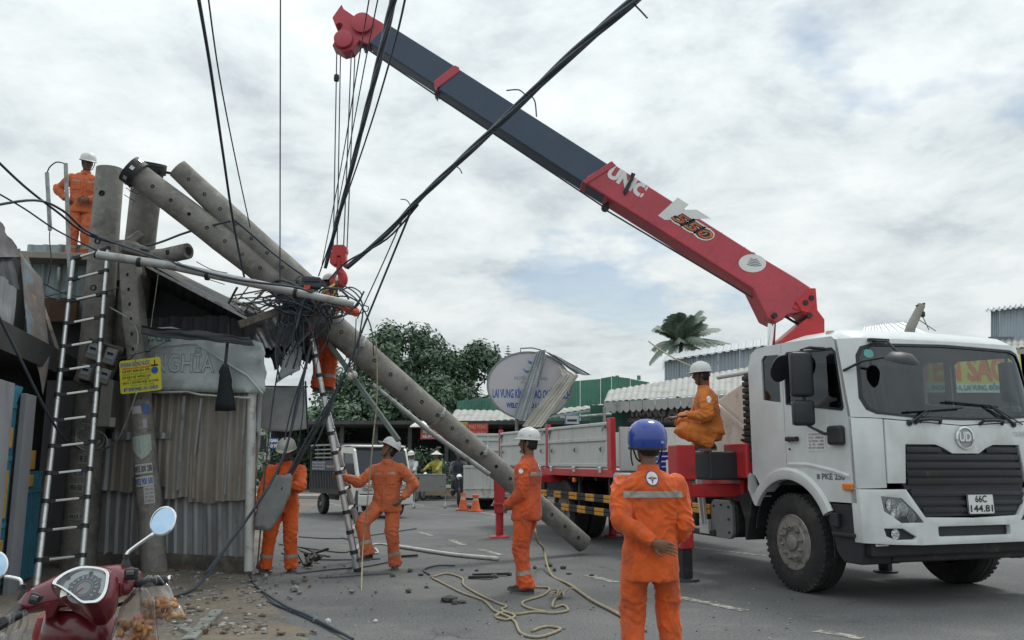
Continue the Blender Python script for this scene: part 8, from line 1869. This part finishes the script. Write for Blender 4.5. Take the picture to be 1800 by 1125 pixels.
board_sign('red and orange sign under the curved awning', 822, 858, 745, 768, 34, red_s, ['PHỤ TÙNG', 'XE MÁY'], tm=mat('print_salmon', (.6, .25, .16), .5))
board_sign('yellow sign with red letters beside the red sign', 796, 822, 742, 775, 34.1, mat('sign_gold', (.40, .30, .08), .55, var=.2), ['BÌNH'], tm=text_red)
hat_ = thing('lamp_shade', 'white dome lamp shade over the pinkish red sign', 'lamp', at(742, 746, 31)); q = MB(); q.lathe([(.02, .22), (.2, .20), (.42, .06), (.45, 0)], 18, Matrix.Translation(at(742, 751, 31)), cap=False); q.build('shade', text_white, hat_, smooth=True)
bfs = board_sign('small blue framed sign behind the truck bed', 993, 1019, 729, 746, 30, mat('sign_blueframe', (.08, .2, .42), .5), [])
bx('face', paper, 995, 1017, 731, 745, 29.98, .03, bfs); bx('picture', text_black, 997, 1014, 737, 741, 29.97, .03, bfs)
board_sign('small dark blue sign between the hanging cables', 474, 490, 770, 789, 36, mat('sign_navy', (.03, .08, .2), .5), ['GARA', 'Ô TÔ'])
# grey metal shed behind the palm
shed = thing('metal_shed', 'pale blue grey metal shed above the large awning', 'building', at(1240, 700, 44))
for px0, px1, yt0, yt1 in ((1168, 1195, 634, 629), (1195, 1225, 629, 624), (1225, 1262, 624, 619), (1262, 1300, 619, 613), (1300, 1350, 613, 606)):
    quadsheet('wall_sheet', mat('shed_wall', (0.34, 0.40, 0.45), .55, .2, var=.1, vs=1), shed, [(px0, yt0, 44), (px1 - .5, yt1, 44), (px1 - .5, 690, 44), (px0, 690, 44)], 6, .02, px0, .05)
quadsheet('roof_sheet', mat('shed_roof', (0.40, 0.43, 0.45), .5, .3, var=.1), shed, [(1172, 624, 50), (1352, 594, 50), (1352, 607, 43.6), (1163, 636, 43.6)], 14, .02, 2, .06)
q = MB(); q.box(((at(1160, 680, 46).x + at(1350, 680, 46).x) / 2, 46.2, 2), (5.6, 4.2, 4)); q.build('body', dim_shop, shed)
# right-hand building with the yellow banner
rb = thing('corner_building', 'grey blue upper storey at the right edge above the awning', 'building', at(1800, 800, 27))
for px0, px1 in ((1741, 1756), (1756, 1800), (1800, 1860)):
    quadsheet('wall_sheet', MATS['shed_wall'], rb, [(px0, 546 - (px0 - 1741) * .13, 27), (px1 - .5, 546 - (px1 - 1741) * .13, 27), (px1 - .5, 622, 27), (px0, 622, 27)], 4, .01, px0, .03)
quadsheet('roof_sheet', MATS['shed_roof'], rb, [(1736, 544, 28), (1870, 526, 28), (1870, 531, 26.7), (1731, 549, 26.7)], 14, .0, 2, .06)
bx('signboard', mat('board_slate', (.14, .16, .19), .6), 1740, 1782, 592, 606, 26.9, .06, rb)
bx('wall', dim_shop, 1560, 1880, 628, 850, 27.2, .3, rb)
awning2('ribbed white awning at the right edge', [(1700, 605, 27), (1880, 590, 27)], [(1700, 622, 24.5), (1880, 606, 24.5)], (1800, 620, 24.5), 8, .30)
yb = thing('yellow_banner', 'yellow shop banner with red letters seen through the truck windscreen', 'banner', at(1700, 690, 24))
bx('cloth', mat('banner_yellow', (0.62, 0.58, 0.10), .6, var=.08, vs=1), 1610, 1800, 622, 675, 24, .03, yb); bx('cloth_foot', mat('banner_mint', (0.55, 0.68, 0.56), .6, var=.05), 1610, 1800, 675, 690, 24, .03, yb)
bx('side_strip', mat('banner_orange', (0.70, 0.34, 0.08), .6, var=.2), 1800, 1840, 622, 690, 24, .03, yb)
text('YẾN SÀO', Mx(at(1695, 650, 23.98)), .95, mat('print_orange', (0.66, 0.18, 0.05), .5), yb, bold=.03, width=2.55); text('ĐC: PHONG HÒA, LAI VUNG, ĐỒNG THÁP', Mx(at(1705, 682, 23.98)), .2, mat('print_sea', (0.05, 0.25, 0.30), .5), yb, bold=.008, width=2.7)
# distant roof and mast over the cab
dr = thing('distant_roof', 'distant grey roof peeking above the truck cab', 'building', at(1570, 600, 58)); quadsheet('roof_sheet', MATS['shed_roof'], dr, [(1520, 575, 60), (1590, 566, 60), (1640, 588, 58), (1510, 600, 58)], 8, .03, 3); q = MB(); q.box((at(1570, 600, 60).x, 60, 4), (4.5, 2, 8)); q.build('body', dim_shop, dr)
ms = thing('leaning_mast', 'leaning concrete pole top with a bracket above the cab', 'pole', at(1598, 600, 50)); q = MB(); q.tube([at(1590, 620, 50), at(1601, 575, 50), at(1620, 536, 50)], [.32, .28, .22], 10); q.build('shaft', mat('mast_grey', (.30, .28, .26), .8, var=.3, vs=2), ms, smooth=True)
q = MB(); q.bar(at(1611, 538, 50), at(1625, 534, 50), .2, .12); q.tube([at(1620, 540, 50), at(1621, 552, 50)], .1, 6); q.lathe([(0, -.2), (.14, -.1), (.14, .15), (0, .2)], 8, Matrix.Translation(at(1622, 553, 50))); q.build('bracket', black_metal, ms)
for a_, c_ in (((1622, 557), (1633, 580)), ((1612, 560), (1645, 582)), ((1600, 560), (1592, 580))):
    q = MB(); q.tube([at(*a_, 50), at(*c_, 50)], .03, 5); q.build('guy_wire', grey_steel, ms)
# pale buildings seen through the gap at the left
gb = thing('white_house', 'pale distant house between the hanging cables', 'house', at(500, 820, 48)); bx('wall', mat('house_white', (.42, .42, .40), .8, var=.1), 430, 560, 745, 850, 48, 3, gb); bx('roof', MATS['shed_roof'], 425, 565, 738, 746, 47.8, 3.4, gb)
for px in (455, 490, 525): bx('window', dark_shop, px, px + 14, 765, 795, 47.98, .05, gb)
# crowd barrier
br = thing('road_barrier', 'grey panel barrier on thin legs standing on the road', 'barrier', gr(757, 893)); BYY = gr(757, 893).y
bx('panel', mat('barrier_grey', (.22, .225, .21), .7, var=.15, vs=2, c2=(.15, .15, .14), s2=2, t2=.6), 728, 783, 835, 864, BYY, .03, br)
q = MB()
for px in (728, 783):
    q.tube([at(px, 834, BYY), at(px, 890, BYY)], .02, 6); p = at(px, 892, BYY); q.bar(V((p.x, p.y - .25, .03)), V((p.x, p.y + .25, .03)), .05, .04); q.bar(V((p.x, p.y - .2, .03)), V((p.x, p.y, .2)), .03, .03)
q.tube([at(728, 834, BYY), at(783, 834, BYY)], .02, 6); q.build('frame', galv, br); bx('slot', hole_m, 734, 736, 839, 845, BYY - .005, .01, br)
br2 = thing('road_barrier', 'second barrier panel cut off by the worker at the ladder', 'barrier', gr(700, 889)); bx('panel', MATS['barrier_grey'], 690, 722, 850, 852, 28, .03, br2); q = MB(); q.tube([at(722, 835, 28), at(723, 888, 28)], .02, 6); q.tube([at(690, 836, 28), at(722, 836, 28)], .02, 6); q.build('frame', galv, br2)
# low kerb stones behind the barrier
kb = thing('kerb_block', 'pale low kerb wall behind the road barrier', 'kerb', (at(800, 870, 30).x, 31, 0)); bx('block', mat('kerb_tan', (.30, .22, .15), .9, var=.15), 690, 822, 858, 871, 31.5, .3, kb); bx('cap', mat('kerb_white', (.45, .45, .42), .8, var=.1), 690, 822, 853, 858, 31.45, .4, kb)
# traffic cones
cone_o = mat('cone_orange', (0.62, 0.11, 0.03), 0.55, var=.15, vs=6); cone_w = mat('cone_band', (0.55, 0.35, 0.26), .5, var=.1)
def cone(label, px, py, lid=False):
    c_ = gr(px, py); t = thing('traffic_cone', label, 'cone', c_, 0, 'traffic cones by the truck'); q_ = MB(); q_.plate(rrect(-.2, -.2, .2, .2, .03), (), lambda x, y: V((c_.x + x, c_.y + y, .035)), lambda x, y: V((c_.x + x, c_.y + y, .005))); q_.build('base', cone_o, t)
    q_ = MB(); q_.lathe([(.15, .03), (.135, .06), (.085, .30)], 20, Matrix.Translation((c_.x, c_.y, 0))); q_.build('body', cone_o, t, smooth=True)
    q_ = MB(); q_.lathe([(.0855, .30), (.066, .39)], 20, Matrix.Translation((c_.x, c_.y, 0))); q_.build('band', cone_w, t, smooth=True)
    q_ = MB(); q_.lathe([(.066, .39), (.04, .50), (.03, .505), (.0, .505)] if not lid else [(.066, .39), (.10, .40), (.10, .46), (.07, .47), (0, .47)], 20, Matrix.Translation((c_.x, c_.y, 0))); q_.build('tip', cone_o, t, smooth=True)
cone('left traffic cone with pointed tip behind the fallen pole', 814, 897); cone('right traffic cone with blunt top beside the red outrigger', 836, 899, True)

# parked minitruck with stake body
T2 = gr(611, 911); th2 = radians(-57); mt = thing('mini_truck', 'small white minitruck with dark stake body parked behind the ladder', 'truck', (T2.x, T2.y, 0), th2); W2 = 1.45
def mp(name, m, outl, b0, b1, holes=(), par=mt, bev=0.0): q_ = MB(); q_.plate(outl, holes, lambda a, z: V((a, b0, z)), lambda a, z: V((a, b1, z))); return q_.build(name, m, par, local=True, bev=bev)
ms_w = mat('minitruck_white', (.66, .66, .62), .4, var=.06, coat=.2)
ar = [(.30 * cos(radians(t)), .28 + .30 * sin(radians(t))) for t in range(0, 181, 15)]
side_o = [(.62, .32), (.66, .80), (.60, .98), (.30, 1.68), (.18, 1.76), (-.50, 1.77), (-.58, 1.72), (-.58, .42), (-.42, .32)] + list(reversed([p for p in ar]))
swin = [(-.42, 1.10), (.42, 1.06), (.20, 1.60), (-.42, 1.62)]
for b0, s_ in ((0, 1), (W2, -1)):
    d_ = mp('cab_side', ms_w, side_o, b0, b0 + .05 * s_, [swin]); q = MB(); q.plate(swin, (), lambda a, z: V((a, b0 + .02 * s_, z))); q.build('window_pane', window_m, d_, local=True)
    q = MB(); q.box((-.30, b0 - .01 * s_, .98), (.12, .02, .03)); q.build('handle', black_plastic, d_, local=True)
    mp('sill_strip', black_plastic, [(.36, .34), (.62, .34), (.60, .70), (.50, .70)], b0 - .012 * s_, b0 + .0 * s_, par=d_)
q = MB(); q.slab(lambda u, v: V(([.60, .30, .18][0] * (1 - u) + .29 * u, .05 + v * (W2 - .1), .99 + .68 * u)), 4, 4, .01); wsm = q.build('windscreen', window_m, mt, local=True)
q = MB(); q.slab(lambda u, v: V((.22 - .80 * u, v * W2, 1.755 + .03 * sin(pi * u))), 8, 4, .04); q.build('roof', ms_w, mt, local=True, smooth='all')
q = MB(); q.box((.64, W2 / 2, .80), (.08, W2, .38)); fp = q.build('front_panel', ms_w, mt, local=True, bev=.03); q = MB(); q.box((.68, W2 / 2, .46), (.10, W2 + .02, .26)); q.build('bumper', ms_w, mt, local=True, bev=.03)
for bb in (.22, W2 - .22): q = MB(); q.box((.69, bb, .78), (.03, .26, .18)); q.build('headlight', refl, fp, local=True, bev=.02)
q = MB(); q.box((.70, W2 / 2, .80), (.02, .6, .08)); q.build('grille', black_plastic, fp, local=True)
for b0 in (.02, W2 - .02):
    q = MB(); q.tube([V((.56, b0, 1.02)), V((.25, b0, 1.68))], .035, 6); q.build('pillar', ms_w, mt, local=True)
q = MB(); q.box((-.56, W2 / 2, 1.1), (.04, W2 - .1, 1.3)); q.build('cab_back', ms_w, mt, local=True); q = MB(); q.box((0, W2 / 2, .55), (1.1, W2 - .12, .3)); q.box((-.2, W2 / 2, .95), (.2, 1.2, .5)); q.build('seats', interior, mt, local=True)
def sw2(a, b0, s_):
    Mw = Matrix.Translation((a, b0, .28)) @ Matrix.Rotation(radians(90 * s_), 4, 'X'); q_ = MB(); q_.lathe([(.17, 0), (.24, .01), (.275, -.02), (.28, -.08), (.275, -.14), (.17, -.16)], 24, Mw); w_ = q_.build('wheel', rubber, mt, local=True, smooth=True); q_ = MB(); q_.lathe([(.172, .0), (.15, -.02), (.06, -.01), (.05, .015), (0, .015)], 18, Mw); q_.build('rim', grey_steel, w_, local=True)
for a in (.0, -1.95): sw2(a, .02, 1); sw2(a, W2 - .02, -1)
q = MB(); q.box((-1.7, W2 / 2, .62), (2.2, W2, .12)); q.box((-1.2, W2 / 2, .45), (2.6, .6, .16)); q.build('bed', black_metal, mt, local=True)
slat_m = mat('stake_dark', (.045, .05, .055), .6, var=.2)
for b0, s_ in ((0, 1), (W2, -1)):
    pn = mp('stake_side', slat_m, [(-2.8, .68), (-.68, .68), (-.68, 1.22), (-2.8, 1.22)], b0, b0 + .02 * s_)
    for i in range(18): q = MB(); q.box((-2.74 + i * .118, b0 - .012 * s_, .95), (.05, .02, .52)); q.build('rib', slat_m, pn, local=True)
    for i in range(5): q = MB(); q.box((-1.55, b0 - .008 * s_, 1.30 + i * .105), (1.75, .03, .035)); q.build('rail', galv if i else slat_m, pn, local=True)
    for i in range(5): q = MB(); q.box((-2.75 + i * .51, b0 + .0 * s_, 1.50), (.05, .04, .62)); q.build('stake', slat_m, pn, local=True)
    q = MB(); q.box((-1.74, b0, 1.84), (2.12, .04, .04)); q.build('top_rail', galv, pn, local=True)
q = MB(); q.box((-1.74, W2 / 2, 1.86), (2.1, W2 - .04, .02)); q.box((-.66, W2 / 2, 1.5), (.03, W2, .7)); q.build('rack_panel', mat('rack_slate', (.09, .11, .14), .5, .2), mt, local=True)
ab = mp('advert_board', mat('advert_navy', (.018, .03, .09), .5), [(-2.55, 1.16), (-.72, 1.16), (-.72, 1.42), (-2.55, 1.42)], -.06, -.03); FM2 = lambda a, z: frame(V((1, 0, 0)), V((0, 0, 1)), V((0, -1, 0)), V((a, -.064, z)))
for i, s_ in enumerate(['MUA BÁN VẬN CHUYỂN', 'CÂY CẢNH HOA KIỂNG', 'LH 0944 CHÚ BẢY']): text(s_, FM2(-2.0, 1.37 - i * .08), .07, text_white, ab, width=.95, local=True)
text('0944 567 890', FM2(-1.1, 1.27), .10, text_yellow, ab, width=.6, local=True)

# pale stake trailer behind the crane truck
tr3 = thing('stake_trailer', 'white stake-sided trailer parked behind the crane truck', 'trailer', gr(842, 893)); TYY = 25.5
tg = bx('tail_board', bed_white, 814, 868, 818, 876, TYY, .05, tr3)
for px in (815, 827, 839, 851, 863): bx('stile', bed_white, px, px + 3, 818, 876, TYY - .03, .04, tg)
for y_ in (819, 857, 872): bx('rail', bed_white, 814, 868, y_, y_ + 3, TYY - .04, .04, tg)
hb_ = bx('head_board', bed_white, 824, 935, 762, 812, TYY + 2.5, .06, tr3)
for px in (825, 856, 884): bx('stile', bed_white, px, px + 3, 762, 812, TYY + 2.46, .05, hb_)
for y_ in (763, 772, 790, 808): bx('rail', bed_white, 824, 935, y_, y_ + 3, TYY + 2.45, .05, hb_)
bx('floor', black_metal, 816, 930, 874, 879, TYY + .05, 2.5, tr3)
for px in (852, 920):
    p = at(px, 880, TYY + .9); q = MB(); q.lathe([(.10, -.08), (.26, -.09), (.29, 0), (.26, .09), (.10, .08)], 20, Matrix.Translation((p.x, TYY + .9, .29)) @ Matrix.Rotation(radians(90), 4, 'X') @ Matrix.Rotation(.5, 4, 'Y')); q.build('wheel', rubber, tr3, smooth=True)

# motorbike riders in the distance
def rider(label, bike_label, px, py, Y, rz, shirt, hatm, conical):
    c_ = V((at(px, py, Y).x, Y, .0)); z0 = .0
    bk = thing('motorbike', bike_label, 'motorbike', c_, rz, 'motorbikes behind the barrier'); bm_ = mat('bike_body', (.05, .05, .07), .4)
    for y_ in (.62, -.58):
        q_ = MB(); q_.lathe([(.22, -.03), (.28, -.035), (.30, 0), (.28, .035), (.22, .03), (.22, -.03)], 22, Matrix.Translation((0, y_, .30)) @ Matrix.Rotation(radians(90), 4, 'Y'), cap=False); w_ = q_.build('wheel', rubber, bk, local=True); q_ = MB(); q_.lathe([(.22, -.01), (.04, -.03), (.04, .03), (.22, .01)], 14, Matrix.Translation((0, y_, .30)) @ Matrix.Rotation(radians(90), 4, 'Y')); q_.build('rim', grey_steel, w_, local=True)
    q_ = MB(); q_.loft([[V((x_ * w_, y_, z_ + h_ * s_)) for x_, s_ in ((-1, 0), (-.6, 1), (.6, 1), (1, 0), (.6, -1), (-.6, -1))] for y_, w_, z_, h_ in ((-.85, .05, .80, .05), (-.5, .13, .68, .12), (0, .12, .60, .16), (.2, .09, .50, .10), (.35, .16, .65, .22), (.45, .10, .88, .10))]); q_.build('body', bm_, bk, local=True, smooth=True)
    q_ = MB(); q_.box((0, -.30, .82), (.24, .7, .08)); q_.build('seat', black_plastic, bk, local=True, bev=.03); q_ = MB(); q_.tube([V((-.34, .30, 1.02)), V((0, .42, 1.0)), V((.34, .30, 1.02))], .02, 6); q_.tube([V((0, .42, 1.0)), V((0, .62, .3))], .03, 6); q_.build('handlebar', black_metal, bk, local=True); q_ = MB(); q_.lathe([(0, 0), (.08, .01), (.09, .05), (0, .1)], 12, Matrix.Translation((0, .48, .92)) @ Matrix.Rotation(radians(-90), 4, 'X')); q_.build('headlamp', chrome, bk, local=True)
    t, i_ = person(label, tuple(c_), rz, dict(pelvis=(0, -.20, .92), spine=(0, .05, 1), wrist_l=(-.30, .26, 1.06), wrist_r=(.30, .26, 1.06), elbow_l=(-1, -.2, -.6), elbow_r=(1, -.2, -.6), ankle_l=(-.18, .12, .38), ankle_r=(.18, .12, .38), knee_l=(-.2, 1, .4), knee_r=(.2, 1, .4), stripes=''), shirt, None if conical else hatm, skin_m, H=1.58, voxel=.016, detail=False, trouser=cloth('trousers_dark', (.03, .035, .05)), seed=9)
    if conical:
        p = i_['hc'] + V((0, 0, .05)); q_ = MB(); q_.lathe([(.22, .0), (.10, .08), (.0, .15)], 20, Matrix.Translation(p), cap=False); q_.build('hat', hatm, t, local=True, smooth=True)
rider('rider in yellow jacket with a pale cone hat', 'dark motorbike under the rider in yellow', 762, 862, 32.0, radians(150), cloth('yellow_cloth', (.36, .33, .05)), mat('hat_pale', (.62, .58, .50), .7), True)
rider('rider in dark clothes beside the white trailer', 'dark motorbike beside the white trailer', 806, 880, 28.0, radians(185), cloth('dark_cloth', (.035, .04, .055)), mat('helmet_dark', (.03, .03, .035), .4), False)
rider('rider in white shirt partly behind the worker at the ladder', 'dark motorbike right of the worker at the ladder', 718, 872, 30.0, radians(160), cloth('white_cloth', (.45, .46, .47)), helmet_w, False)
